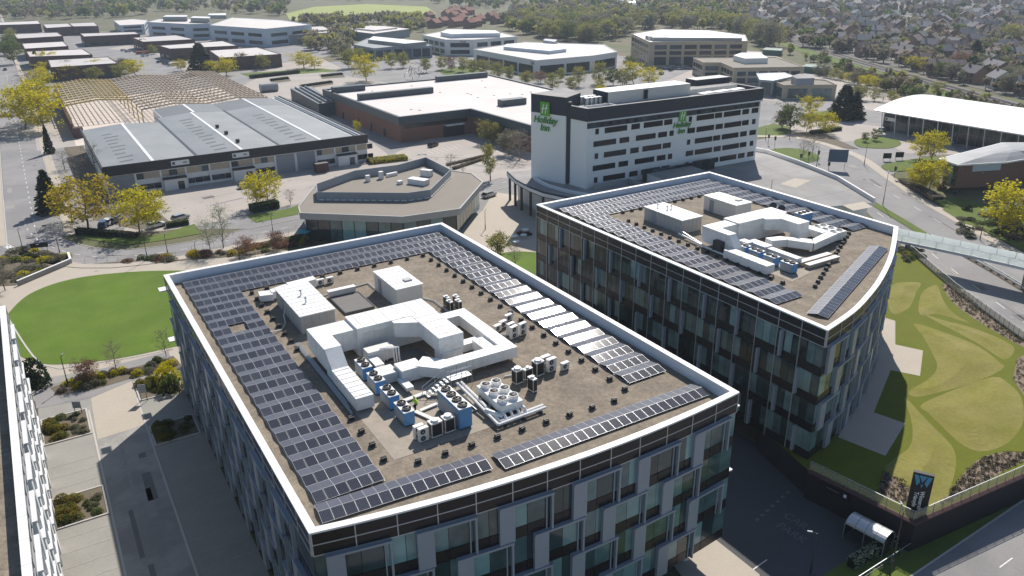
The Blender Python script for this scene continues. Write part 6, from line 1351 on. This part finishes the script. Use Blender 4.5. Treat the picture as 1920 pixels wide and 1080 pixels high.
# ------------------------------------------------------------------ street furniture, vehicles, signs
def lamp(px, py, top, label, h=None, arm=(0.8, 0.0), two=False, group='street lamps'):
    g = G(px, py); h = h or max(3, ztop(g.x, g.y, g.z, top) - g.z); t = thing('street_lamp', label, 'street lamp', g, 0, group)
    b = MB(); b.cyl(g, g + Vector((0, 0, h * .25)), .11, 'dark_metal', 7); b.cyl(g + Vector((0, 0, h * .25)), g + Vector((0, 0, h)), .075, 'dark_metal', 7, .05); b.build('pole', t)
    for s in ((1, -1) if two else (1,)):
        e = g + Vector((arm[0] * s, arm[1] * s, h + .12)); b = MB(); b.cyl(g + Vector((0, 0, h - .05)), e, .04, 'dark_metal', 5); ar = b.build('arm', t); b = MB(); b.box((e.x, e.y, e.z), (.5, .18, .09), 'shutter', T(e.x, e.y, 0) @ RZ(atan2(arm[1], arm[0])) @ T(-e.x, -e.y, 0)); b.build('lamp_head', ar)
LAMPS = [(1519, 1076, 1000, 'street lamp standing on the dark service road', (-.5, .5)), (1668, 1080, 960, 'tall leaning street lamp before the terrace wall', (.9, .9)), (128, 724, 668, 'black lamp on the lawn path', (.3, .3)), (1435, 448, 338, 'dark post on the courtyard', (.3, .3)), (1655, 385, 322, 'tall street lamp on the median, far', (.6, .5)), (1837, 450, 395, 'street lamp on the right hand pavement', (.6, .4)), (910, 430, 395, 'lamp on the plaza between the offices', (.4, .3)), (345 - 30, 478, 440, 'lamp beside the curved road, left', (.5, 0)), (277, 488, 430, 'lamp on the curved road pavement, second from left', (.5, 0)), (370, 490, 455, 'lamp on the path behind the lawn', (.4, .2)), (512, 437, 405, 'street lamp beside the pavilion corner', (.6, 0)), (112, 474, 448, 'lamp at the road junction, left', (.3, .1)), (45, 475, 430, 'lamp beside the side road mouth', (.3, .1)), (80, 505, 460, 'post by the walled bed', (.2, .1)), (920, 340, 300, 'street lamp on the hotel forecourt', (.5, .3)), (1435, 262, 240, 'street lamp beside the hotel corner', (.5, .2)), (1530, 318, 275, 'street lamp on the roundabout edge', (.5, .3)), (1620, 310, 268, 'street lamp at the showroom junction', (.5, .3)), (1480, 262, 235, 'street lamp above the roundabout', (.5, .2)), (730, 122, 92, 'tall street lamp at the boulevard trees', (.5, .2)), (450, 490, 460, 'lamp on the long planting bed', (.3, .1)), (1290, 128, 105, 'street lamp by the coach yard', (.5, .2))]
for px, py, tp, lab, arm in LAMPS: lamp(px, py, tp, lab, None, arm)
def board(px, py, w, h, zc, mat, label, rz=0.0, name='sign_board', posts=2, lows=False):
    g = G(px, py); t = thing(name, label, 'sign', g, rz); R = T(*g) @ RZ(rz)
    for s in ((-1, 1) if posts == 2 else (0,)): b = MB(); b.cyl((s * w * .4, 0, 0), (s * w * .4, 0, zc + h / 2), .05, 'dark_metal', 6); b.build('post', t, R)
    b = MB(); b.box((0, -.07, zc), (w, .08, h), mat); b.build('panel', t, R); return t
board(148, 775, 1.1, 1.0, 1.4, 'shutter', 'grey notice board at the left of the car park entrance', -.5); board(271, 752, 1.0, 1.3, 2.0, 'shutter', 'grey notice board at the right of the car park entrance', -.4)
board(78, 478, 3.4, 1.0, 2.2, 'sign_black', 'dark direction sign on posts by the walled bed', -.3); board(1568, 318, 5.2, 3.6, 4.0, 'sign_blue', 'large blue road sign at the roundabout', -.75); board(1662, 302, 2.4, 1.6, 1.6, 'sign_black', 'left of two dark boards at the showroom junction', -.6); board(1685, 300, 2.4, 1.6, 1.6, 'sign_black', 'right of two dark boards at the showroom junction', -.6)
for i, (x, y) in enumerate(((1515, 306), (1533, 304), (1500, 310), (1552, 326), (1676, 335), (1440, 272), (1452, 276))):
    g = G(x, y); t = thing('traffic_light', ('traffic light at the roundabout exit, left', 'traffic light at the roundabout exit, right', 'traffic light below the roundabout', 'squat black signal box by the blue sign', 'black signal post on the right hand pavement', 'traffic light beside the hotel corner', 'second traffic light beside the hotel corner')[i], 'traffic light', g, 0, 'traffic lights'); b = MB(); b.cyl(g, g + Vector((0, 0, 2.6)), .06, 'dark_metal', 6); b.build('pole', t); box('signal_head', 'sign_black', t, (g.x, g.y, g.z + 2.9), (.45, .45, 1.2))
def car_mesh(col):
    k = ('car', col)
    if k not in CACHE:
        b = MB(); prof = [(-2.1, .35), (-2.1, .75), (-1.95, .92), (-1.0, 1.0), (1.1, .98), (1.95, .86), (2.1, .65), (2.1, .35)]; n = len(prof)
        for s in (-1, 1): b.poly([(x, s * .86, z) for x, z in (prof if s < 0 else prof[::-1])], col)
        for i in range(n): (x0, z0), (x1, z1) = prof[i], prof[(i + 1) % n]; b.poly([(x0, -.86, z0), (x0, .86, z0), (x1, .86, z1), (x1, -.86, z1)], col)
        b.poly([(-1.55, -.66, 1.43), (.55, -.66, 1.43), (.55, .66, 1.43), (-1.55, .66, 1.43)], col); m1 = b.mesh('body')
        g = MB(); lo = [(-1.95, -.82, .95), (1.15, -.82, .98), (1.15, .82, .98), (-1.95, .82, .95)]; hi = [(-1.55, -.65, 1.425), (.5, -.65, 1.425), (.5, .65, 1.425), (-1.55, .65, 1.425)]
        for i in range(4): j = (i + 1) % 4; g.poly([lo[i], lo[j], hi[j], hi[i]], 'glass_dark')
        m2 = g.mesh('windows'); w = MB(); w.cyl((0, -.1, 0), (0, .1, 0), .33, 'tyre', 12); r_ = MB(); r_.cyl((0, -.11, 0), (0, .11, 0), .19, 'galv', 8); CACHE[k] = (m1, m2, w.mesh('wheel'), r_.mesh('rim'))
    return CACHE[k]
def car(px, py, rz, col, label, group='parked cars', van=False):
    g = G(px, py); t = thing('van' if van else 'car', label, 'van' if van else 'car', g, rz, group); R = T(*g) @ T(0, 0, .03) @ RZ(rz) @ (SC(1.25, 1.15, 1.55) if van else SC(1, 1, 1)); a, c, w, rm = car_mesh(col); add('body', a, t, R); add('windows', c, t, R)
    for sx in (-1.3, 1.3):
        for sy in (-.78, .78): wh_ = add('wheel', w, t, R @ T(sx, sy, .33)); add('rim', rm, wh_, R @ T(sx, sy, .33))
CARS = [(461, 352, .1, 'car_silver', 'silver car parked at the warehouse front'), (812, 275, .5, 'car_black', 'black car parked beside the store'), (917, 369, .3, 'car_silver', 'silver car passing the hotel forecourt'), (196, 424, 1.2, 'car_blue', 'dark blue car under the golden tree, left of four'), (204, 420, 1.2, 'car_white', 'white car under the golden tree, second of four'), (212, 417, 1.2, 'car_grey', 'grey car under the golden tree, third of four'), (220, 414, 1.2, 'car_silver', 'silver car under the golden tree, right of four'), (294, 426, .3, 'car_white', 'white car behind the yard grass'), (339, 412, .4, 'car_silver', 'pale blue car at the edge of the warehouse yard'), (1765, 352, .4, 'car_red', 'dark red car beside the brick unit'), (1793, 362, .4, 'car_black', 'black car beside the brick unit'), (1654, 246, .3, 'car_white', 'white car beside the showroom end'), (1780, 268, .8, 'car_silver', 'silver car in front of the showroom'), (10, 132, 1.57, 'car_grey', 'grey car driving on the avenue'), (300, 118, .2, 'car_black', 'black car in the estate yard, left of three'), (310, 120, .2, 'car_grey', 'grey car in the estate yard, middle of three'), (320, 124, .3, 'car_white', 'white car in the estate yard, right of three'), (1240, 140, .5, 'car_grey', 'grey car in the coach yard, left'), (1258, 133, .5, 'car_black', 'black car in the coach yard, middle'), (1275, 130, .5, 'car_white', 'white car in the coach yard, right'), (1210, 104, 1.2, 'car_white', 'white car beside the beige skyline office'), (1205, 98, 1.2, 'car_black', 'black car beside the beige skyline office'), (232, 96, .2, 'car_white', 'white car before the dark brick shed'), (240, 98, .2, 'car_silver', 'silver car before the dark brick shed'), (905, 152, .3, 'car_white', 'white car on the boulevard'), (1140, 150, .2, 'car_red', 'red car on the boulevard')]
for px, py, rz, col, lab in CARS: car(px, py, rz, col, lab)
car(272, 106, .3, 'car_white', 'white van in the estate yard', van=True); car(1912, 164, .3, 'car_white', 'white van parked at the far right houses', van=True)
g = P(268, 101); t = thing('skip', 'orange skip in the estate yard', 'skip', g); b = MB(); b.prism([(g.x - 4, g.y - 1.5), (g.x + 4, g.y - 1.5), (g.x + 4, g.y + 1.5), (g.x - 4, g.y + 1.5)], 0, 1.8, 'rust'); b.build('tub', t)
g = P(505, 172); t = thing('storage_tank', 'grey rounded tank beside the steel frame', 'tank', g); b = MB(); b.cyl((g.x - 4, g.y, 2), (g.x + 4, g.y, 2), 2.0, 'shutter', 14); b.build('shell', t)
g = P(603, 322); t = thing('container', 'dark red container before the warehouse', 'container', g); box('shell', 'brick_dark', t, (g.x, g.y, 1.3), (3.6, 2.6, 2.6), .05); box('lid', 'membrane', t, (g.x, g.y, 2.65), (3.7, 2.7, .1), .05)
# sculpture in the planted circle
g = P(782, 148); t = thing('sculpture', 'tangled dark metal sculpture above the store roof edge', 'sculpture', g); rnd = random.Random(2); b = MB()
for i in range(46): a = Vector((rnd.gauss(0, 3.2), rnd.gauss(0, 3.2), 1 + 7 * rnd.random())); b.cyl(g + a, g + a + Vector((rnd.gauss(0, 1.5), rnd.gauss(0, 1.5), rnd.gauss(0, 1.5))), .12, 'dark_metal' if i % 3 else 'white_metal', 4)
b.build('rods', t)
# retaining walls of the terrace with railings
def railing(path, label, group, h=1.1, z=0.0, step=1.5, mat='railing_glass', panels=True):
    pa = Path(path); t = thing('railing', label, 'railing', (path[0][0], path[0][1], z), 0, group); n = int(pa.L / step)
    for i in range(n + 1): p, hd = pa.at(pa.L * i / n); box('post', 'galv', t, (p.x, p.y, z + h / 2), (.06, .06, h), hd)
    b = MB(); b.strip(pa.p, -.03, .03, z + h, z + h + .06, 'galv'); b.build('handrail', t)
    if panels:
        for i in range(n): p, hd = pa.at(pa.L * (i + .5) / n); box('panel', mat, t, (p.x, p.y, z + h * .5), (pa.L / n - .08, .02, h * .8), hd)
    return t
M('mesh_panel', (0.5, 0.46, 0.33), .6, var=.05)
mm = MATS['mesh_panel'].node_tree; o_ = mm.nodes['Material Output']; bs = mm.nodes['Principled BSDF']; tr = mm.nodes.new('ShaderNodeBsdfTransparent'); mx = mm.nodes.new('ShaderNodeMixShader'); mx.inputs[0].default_value = .38; mm.links.new(tr.outputs[0], mx.inputs[1]); mm.links.new(bs.outputs[0], mx.inputs[2]); mm.links.new(mx.outputs[0], o_.inputs['Surface'])
t = thing('retaining_wall', 'dark retaining wall of the terrace facing the service road', 'wall', tc0); b = MB(); b.strip([tc0, tc1, tc2, tc3], .01, .5, LOW - .2, .12, 'wall_dark'); b.build('stonework', t); b = MB(); b.strip([tc0, tc1, tc2, tc3], -.05, .55, .12, .28, 'brick_dark'); b.build('coping', t)
railing([tc0, tc1], 'mesh railing on the terrace edge above the service road', 'terrace railings', 1.15, .28, 1.5, 'mesh_panel'); railing([tc1, tc2, tc3], 'mesh railing on the terrace edge above the front road', 'terrace railings', 1.15, .28, 1.5, 'mesh_panel')
railing([fe0, fe1, fe2, fe3], 'glass and mesh fence along the dual carriageway side of the terrace', 'terrace railings', 1.5, 0, 1.3, 'mesh_panel')
t = thing('low_wall', 'low dark wall under the carriageway fence', 'wall', fe0); b = MB(); b.strip([fe3, fe2, fe1, fe0], .05, .35, LOW, .15, 'core'); b.build('stonework', t)
rp = Path(frp); rr_ = [rp.at(rp.L * i / 40, -2.4)[0] for i in range(41)]
t = railing(rr_, 'black post and rail fence beside the front road', None, 1.2, LOW, 1.9, panels=False); b = MB(); b.strip(rr_, -.03, .03, LOW + .6, LOW + .66, 'dark_metal'); b.build('rail', t)
ws = Path([tc0, tc1]); p, h = ws.at(ws.L * .3, .6); t = thing('wall_sign', 'long black sign fixed to the terrace wall above the service road', 'sign', (p.x, p.y, -.3), h); box('panel', 'sign_black', t, (p.x, p.y, -.45), (3.6, .08, .9), h)
p, h = ws.at(ws.L * .3 + 1.2, .66); box('logo', 'logo_white', t, (p.x, p.y, -.45), (.35, .03, .4), h); p, h = ws.at(ws.L * .3 - .3, .66); box('text_line', 'faded_paint', t, (p.x, p.y, -.45), (1.5, .03, .12), h)
# totem sign
g = P(1716, 962); hd = -1.02; hh = ztop(g.x, g.y, 0, 887); t = thing('totem_sign', 'tall black totem sign with blue emblem on the terrace corner', 'sign', g, hd); R = T(g.x, g.y, 0) @ RZ(hd); TW = 2.0
b = MB(); b.box((0, 0, hh / 2), (TW, .45, hh), 'sign_black'); b.build('pylon', t, R); b = MB()
for pts in (((-.8, 1), (-.42, 1), (-.2, .42), (-.45, .1)), ((-.36, 1), (.36, 1), (.0, .42)), ((.42, 1), (.8, 1), (.45, .1), (.2, .42)), ((-.14, .36), (0, .2), (.14, .36), (0, -.05))): b.poly([(x * TW * .55, -.235, hh - 1.75 + 1.5 * z) for x, z in pts][::-1], 'logo_blue')
b.build('emblem', t, R)
for body, x in (('Winnersh', .22), ('Triangle', -.32)): text('lettering', body, 'logo_white', .6, R @ T(x, -.24, hh - 3.35) @ RX(pi / 2) @ RZ(-pi / 2), t, 0, .01, .01)
# bus shelter
g = G(1625, 1020); t = thing('bus_shelter', 'barrel roofed clear shelter below the terrace wall', 'shelter', g); hd = atan2(tc1.y - tc0.y, tc1.x - tc0.x); R = T(g.x, g.y, g.z) @ RZ(hd); b = MB(); N = 10; Ls, Wd = 4.4, 2.4
for i in range(N):
    a0, a1 = pi * i / N, pi * (i + 1) / N; q = lambda a: (-cos(a) * Wd / 2, 2.1 + .75 * sin(a))
    for k in range(4): (y0, z0), (y1, z1) = q(a0), q(a1); x0, x1 = -Ls / 2 + Ls * k / 4 + .02, -Ls / 2 + Ls * (k + 1) / 4 - .02; b.poly([(x0, y0, z0), (x1, y0, z0), (x1, y1, z1), (x0, y1, z1)], 'alu')
b.build('roof', t, R)
for x in (-Ls / 2, 0, Ls / 2):
    for y in (-Wd / 2, Wd / 2): b = MB(); b.box((x, y, 1.05), (.08, .08, 2.1), 'galv'); b.build('post', t, R)
for c_, d_ in (((0, Wd / 2, 1.1), (Ls - .1, .04, 1.7)), ((-Ls / 2, 0, 1.1), (.04, Wd - .1, 1.7)), ((Ls / 2, 0, 1.1), (.04, Wd - .1, 1.7))): b = MB(); b.box(c_, d_, 'glass_dark'); b.build('glass_panel', t, R)
# crash barrier on the median
mb = smooth_path([G(1740, 440), G(1830, 492), G(1920, 545), G(2000, 600)], 5); pa = Path(mb); t = thing('crash_barrier', 'double rail crash barrier on the carriageway median', 'barrier', G(1830, 492))
for o in (-.35, .35): b = MB(); b.strip(mb, o - .05, o + .05, LOW + .5, LOW + .85, 'white_metal'); b.build('rail', t)
for i in range(int(pa.L / 2.4)): p, h = pa.at(2.4 * i); box('post', 'dark_metal', t, (p.x, p.y, LOW + .35), (.12, .5, .7), h)
ribbon('median', 'soil', mb, -.8, .8, .14)
# wall of the left planting bed
w0, w1, w2 = P(33, 536), P(132, 494), P(128, 482); t = thing('bed_wall', 'low pale wall with coping round the left planting bed', 'wall', w1); b = MB(); b.strip([w0, w1, w2], 0, .35, 0, 1.0, 'concrete'); b.build('stonework', t); b = MB(); b.strip([w0, w1, w2], -.05, .4, 1.0, 1.1, 'white_wall'); b.build('coping', t)
railing([P(160, 492), P(250, 490), P(330, 482)], 'thin railing behind the lawn path', None, 1.0, 0, 2.0, panels=False)
railing([P(360, 470), P(440, 456), P(500, 446), P(560, 436)], 'thin grey railing along the curved road', None, 1.0, .1, 2.2, panels=False)
# cafe tables on the plaza
for i, (x, y) in enumerate(((965, 448), (982, 446), (968, 458), (985, 436))):
    g = P(x, y); t = thing('cafe_table', ('left', 'right', 'front', 'rear')[i] + ' round pale cafe table on the shaded plaza', 'table', g, 0, 'cafe tables'); b = MB(); b.cyl(g, g + Vector((0, 0, .7)), .06, 'galv', 6); b.build('stem', t); b = MB(); b.cyl(g + Vector((0, 0, .7)), g + Vector((0, 0, .76)), .75, 'white_metal', 14); b.build('top', t)
for i, (x, y) in enumerate(((976, 440), (990, 441))):
    g = P(x, y); t = thing('bicycle_stand', ('left', 'right')[i] + ' dark stand of parked bicycles on the plaza', 'bicycle stand', g); b = MB()
    for k in range(4):
        o = Vector((.35 * k - .5, 0, 0))
        for wx in (-.5, .5): b.cyl(g + o + Vector((-.02, wx, .34)), g + o + Vector((.02, wx, .34)), .34, 'tyre', 10)
        b.cyl(g + o + Vector((0, -.5, .4)), g + o + Vector((0, .45, .85)), .03, 'car_red', 4)
    b.build('frame', t)
# white canopy posts seen on the lower corner of the nearest office, bins
for i, (x, y) in enumerate(((620, 315), (725, 295))): pass
# ------------------------------------------------------------------ suburb and woodland in the distance
M('tile_brown', (0.16, 0.12, 0.115), .9, var=.15, scale=.3, objvar=.35); M('tile_grey', (0.17, 0.165, 0.175), .9, var=.15, scale=.3, objvar=.3); M('tile_red', (0.26, 0.115, 0.085), .9, var=.15, scale=.3, objvar=.25); M('render_white', (0.6, 0.58, 0.54), .9, var=.08, objvar=.15); M('house_brick', (0.27, 0.17, 0.13), .9, var=.15, objvar=.3)
def house_mesh(k, wall, roof):
    b = MB(); w, d, h, r = ((9, 8, 5, 3), (12, 8, 5, 3.2), (8, 10, 4.6, 3.4), (16, 8, 5, 2.8))[k]
    b.prism([(-w/2, -d/2), (w/2, -d/2), (w/2, d/2), (-w/2, d/2)], 0, h, wall); o = .4
    for s in (-1, 1): b.poly([(-w/2 - o, s * (d/2 + o), h - .15), (w/2 + o, s * (d/2 + o), h - .15), (w/2 + o, 0, h + r), (-w/2 - o, 0, h + r)][::s], roof)
    for s in (-1, 1): b.poly([(s * w/2, -d/2, h), (s * w/2, d/2, h), (s * w/2, 0, h + r - .1)][::s], wall)
    b.box((w * .3, .6, h + r), (.9, .7, 1.6), 'house_brick')
    for s in (-1, 1):
        for i in range(3):
            for z in (1.5, 3.9): b.box((-w/2 + w * (i + .5) / 3, s * d/2, z), (1.4, .08, 1.2), 'glass_far')
    return b.mesh('house')
HM = [house_mesh(k, w, r) for k in range(4) for w, r in (('house_brick', 'tile_brown'), ('house_brick', 'tile_grey'), ('render_white', 'tile_grey'), ('house_brick', 'tile_red'))]
rnd = random.Random(21); occ = []
def free(x, y, d):
    return all((x - a) ** 2 + (y - c) ** 2 > d * d for a, c in occ)
import bisect
def inpoly(px, py, poly):
    c = False
    for i in range(len(poly)):
        (ax, ay), (bx, by) = poly[i], poly[i - 1]
        if (ay > py) != (by > py) and px < (bx - ax) * (py - ay) / (by - ay) + ax: c = not c
    return c
# picture outlines of the districts, as seen from the drone
RIGHT = [(1480, 70), (1340, 20), (1400, -10), (1940, -10), (1940, 190), (1760, 148), (1600, 105)]
NEAR_R = [(1560, 96), (1660, 60), (1940, 70), (1940, 190), (1760, 148)]
REDS = [(795, 52), (800, 35), (870, 22), (935, 40), (930, 54)]
MIDH = [(955, 50), (960, 22), (1060, 25), (1080, 45)]
def scatter_houses(poly, n, gap, kinds, label, group, ybias=1.0, rz=None):
    xs = [p[0] for p in poly]; ys = [p[1] for p in poly]; k = tries = 0
    while k < n and tries < n * 60:
        tries += 1; px, py = rnd.uniform(min(xs), max(xs)), rnd.uniform(min(ys), max(ys))
        if not inpoly(px, py, poly): continue
        g = P(px, py)
        if not free(g.x, g.y, gap): continue
        occ.append((g.x, g.y)); a = rz if rz is not None else rnd.choice((.3, .3 + pi / 2, -.5, 1.1)) + rnd.gauss(0, .12)
        add('house', HM[rnd.choice(kinds)], None, T(g.x, g.y, 0) @ RZ(a), label, 'house', group); k += 1
scatter_houses(NEAR_R, 34, 22, (0, 1, 4, 5, 8, 12, 13), 'dark roofed house just beyond the railway', 'houses beyond the railway')
scatter_houses(RIGHT, 175, 17, (0, 1, 1, 5, 2, 6, 4, 9, 13), 'house in the wide suburb at the top right', 'suburban houses at the top right')
scatter_houses(REDS, 20, 15, (3, 7, 11, 15), 'red roofed house beside the green field', 'red roofed houses', rz=.4)
scatter_houses(MIDH, 12, 17, (2, 1, 6), 'pale house among the trees at the top centre', 'pale houses at the top centre')
scatter_houses([(1080, 20), (1340, 20), (1340, 50), (1100, 40)], 22, 20, (1, 2, 5, 6, 9), 'house half hidden in the trees beyond the offices', 'houses among the trees at the top')
scatter_houses([(300, -5), (560, -5), (530, 16), (380, 10)], 14, 20, (1, 2, 5), 'house in the woods at the top left', 'houses in the woods at the top left')
# distant trees: the largest ones singly, the rest as a wood
KEEP = [([(0, 75), (0, -10), (640, -10), (540, 15), (560, 38), (280, 30), (80, 38)], 'olive'), ]
ZONES = [([(-40, 36), (-40, -14), (560, -14), (540, 10), (530, 32), (440, 26), (330, 24), (210, 34), (80, 38)], 520, ('grey', 'olive', 'green', 'bare'), (8, 14)), ([(530, 50), (560, 44), (690, 41), (800, 42), (790, 56), (690, 47), (630, 54)], 90, ('grey', 'bare', 'olive'), (7, 11)), ([(560, 4), (800, 2), (840, 18), (960, 20), (960, -14), (560, -14)], 150, ('grey', 'green'), (8, 13)), ([(930, 58), (960, 40), (1340, 40), (1420, 60), (1440, 90), (1400, 70), (1240, 54), (1180, 60), (1150, 82), (1050, 80), (980, 64)], 230, ('olive', 'olive', 'grey', 'green'), (9, 15)), ([(960, 45), (960, -14), (1400, -14), (1400, 50), (1300, 45)], 430, ('grey', 'olive', 'green', 'bare'), (8, 13)), ([(1400, 70), (1390, -14), (1940, -14), (1940, 190), (1760, 150), (1600, 106)], 760, ('grey', 'grey', 'bare', 'bare', 'bare', 'green', 'dark'), (5, 9)), ([(1440, 88), (1580, 125), (1760, 180), (1930, 225), (1930, 260), (1800, 215), (1640, 170), (1560, 135)], 90, ('olive', 'grey', 'green', 'bare'), (3, 7)), ([(620, 95), (640, 60), (700, 62), (790, 52), (800, 62), (690, 66), (660, 78)], 60, ('grey', 'olive'), (6, 10)), ([(540, 80), (630, 64), (660, 80), (650, 105), (600, 100)], 46, ('grey', 'olive', 'bare'), (6, 10)), ([(0, 62), (20, 62), (24, 140), (5, 150)], 0, ('green',), (6, 9))]
cands = []
for poly, n, kinds, hr in ZONES:
    xs = [p[0] for p in poly]; ys = [p[1] for p in poly]; k = tries = 0
    while k < n and tries < n * 30:
        tries += 1; px, py = rnd.uniform(min(xs), max(xs)), rnd.uniform(min(ys), max(ys))
        if not inpoly(px, py, poly): continue
        g = P(px, py); h = rnd.uniform(*hr)
        if g.length > 2300: continue
        if not all((g.x - a) ** 2 + (g.y - c) ** 2 > 46 for a, c in occ): continue
        cands.append((g.length / h, g.x, g.y, h, rnd.choice(kinds))); k += 1
cands = [c if c[4] != 'dark' else (c[0] + 1e6, *c[1:]) for c in cands]; cands.sort(); LF = dict(olive='leaf_olive', grey='leaf_grey', green='leaf_green', bare='leaf_twig', yellow='leaf_yellow', dark='leaf_dark')
for i, (_, x, y, h, kd) in enumerate(cands[:140]):
    tree(0, 0, 0, kd, 'distant %s in the tree belts around the business park' % TK[kd], i, 1.15, 'distant %ss' % TK[kd], Vector((x, y, 0)), h)
wb = MB()
for _, x, y, h, kd in cands[140:]:
    m = LF[kd]; R = h * rnd.uniform(.3, .42); wb.cyl((x, y, 0), (x, y, h * .5), .2, 'bark', 4, .1, False)
    for j in range(5):
        c = Vector((x + rnd.gauss(0, R * .5), y + rnd.gauss(0, R * .5), h * (.42 + .42 * rnd.random())))
        for i in range(17): v = Vector((rnd.gauss(0, 1), rnd.gauss(0, 1), rnd.gauss(0, 1))).normalized(); leaf(wb, c + v * R * .6 * rnd.uniform(.6, 1.2), R * .42, rnd, m)
wb.build('woodland', label='distant mixed spring woodland along the top of the picture', cat='woodland', kind='stuff')
def treeline(a, c, n, kinds, hr, label, group):
    for i in range(n):
        f = (i + .5) / n; g = P(a[0] + (c[0] - a[0]) * f + rnd.gauss(0, 2), a[1] + (c[1] - a[1]) * f + rnd.gauss(0, .6)); kd = rnd.choice(kinds); tree(0, 0, 0, kd, label, i, 1.2, group, g, rnd.uniform(*hr))
for a, c, n, kinds, hr, lab in (((105, 142), (250, 136), 9, ('olive', 'yellow', 'bare', 'grey'), (6, 9), 'mixed tree in the line between steel frame and sheds'), ((268, 92), (295, 104), 3, ('olive', 'grey'), (6, 8), 'tree beside the estate yard'), ((425, 76), (500, 84), 6, ('bronze', 'grey', 'bare'), (7, 11), 'brownish tree before the pale blue research building'), ((510, 84), (640, 76), 9, ('olive', 'grey', 'olive'), (6, 10), 'olive tree in the line behind the visitor parking'), ((615, 98), (660, 112), 5, ('olive', 'grey', 'bare'), (6, 9), 'tree left of the boulevard row'), ((1300, 126), (1320, 140), 3, ('olive', 'grey'), (4, 6), 'small tree beside the coach yard'), ((1530, 140), (1660, 172), 10, ('yellow', 'olive', 'grey'), (4, 6), 'small tree on the rail side parking'), ((1590, 186), (1700, 196), 6, ('olive', 'bare', 'yellow'), (4, 7), 'tree behind the showroom roof'), ((1500, 108), (1760, 200), 16, ('olive', 'green', 'grey', 'bare'), (3, 6), 'scrubby tree on the railway embankment'), ((8, 110), (26, 70), 4, ('green', 'olive'), (7, 10), 'roadside tree on the avenue verge'), ((60, 185), (95, 120), 5, ('bare', 'bare', 'yellow'), (7, 10), 'tree on the left side of the steel frame')):
    treeline(a, c, n, kinds, hr, lab, lab + 's')
for i in range(26):
    px, py, lab = rnd.choice(((rnd.uniform(300, 345), rnd.uniform(114, 128), 'car parked in the estate yard by the sheds'), (rnd.uniform(1235, 1300), rnd.uniform(114, 132), 'car parked below the beige skyline office'), (rnd.uniform(1200, 1215), rnd.uniform(92, 112), 'car parked beside the beige skyline office'))); col = rnd.choice(('car_white', 'car_silver', 'car_black', 'car_grey', 'car_blue')); car(px, py, rnd.choice((.3, .4, 1.8)), col, col[4:] + ' ' + lab, col[4:] + ' cars, ' + lab)
# gardens and streets between the far houses
M('suburb_ground', (0.15, 0.14, 0.125), .95, var=.35, scale=.04, col2=(0.30, 0.28, 0.25), pscale=.02, soft=.04, thr=.58)
sheet('suburb', 'suburb_ground', [P(a, c) for a, c in ((1480, 70), (1340, 15), (1340, -20), (1990, -20), (1990, 205), (1760, 148), (1600, 105))], .1)
# haze
hz = MB(); hz.prism([(-2600, -300), (3200, -300), (3200, 3600), (-2600, 3600)], -6, 62, 'core', bottom=True); hme = hz.mesh('haze'); hme.materials.clear()
hm = bpy.data.materials.new('haze'); hm.use_nodes = True; t_ = hm.node_tree; t_.nodes.clear(); o_ = t_.nodes.new('ShaderNodeOutputMaterial'); v_ = t_.nodes.new('ShaderNodeVolumePrincipled'); v_.inputs['Color'].default_value = (.74, .86, 1, 1); v_.inputs['Density'].default_value = 0.00015; v_.inputs['Anisotropy'].default_value = .3; t_.links.new(v_.outputs[0], o_.inputs['Volume']); hme.materials.append(hm)
add('haze', hme, kind='stuff', label='thin bluish air over the whole scene', cat='haze')
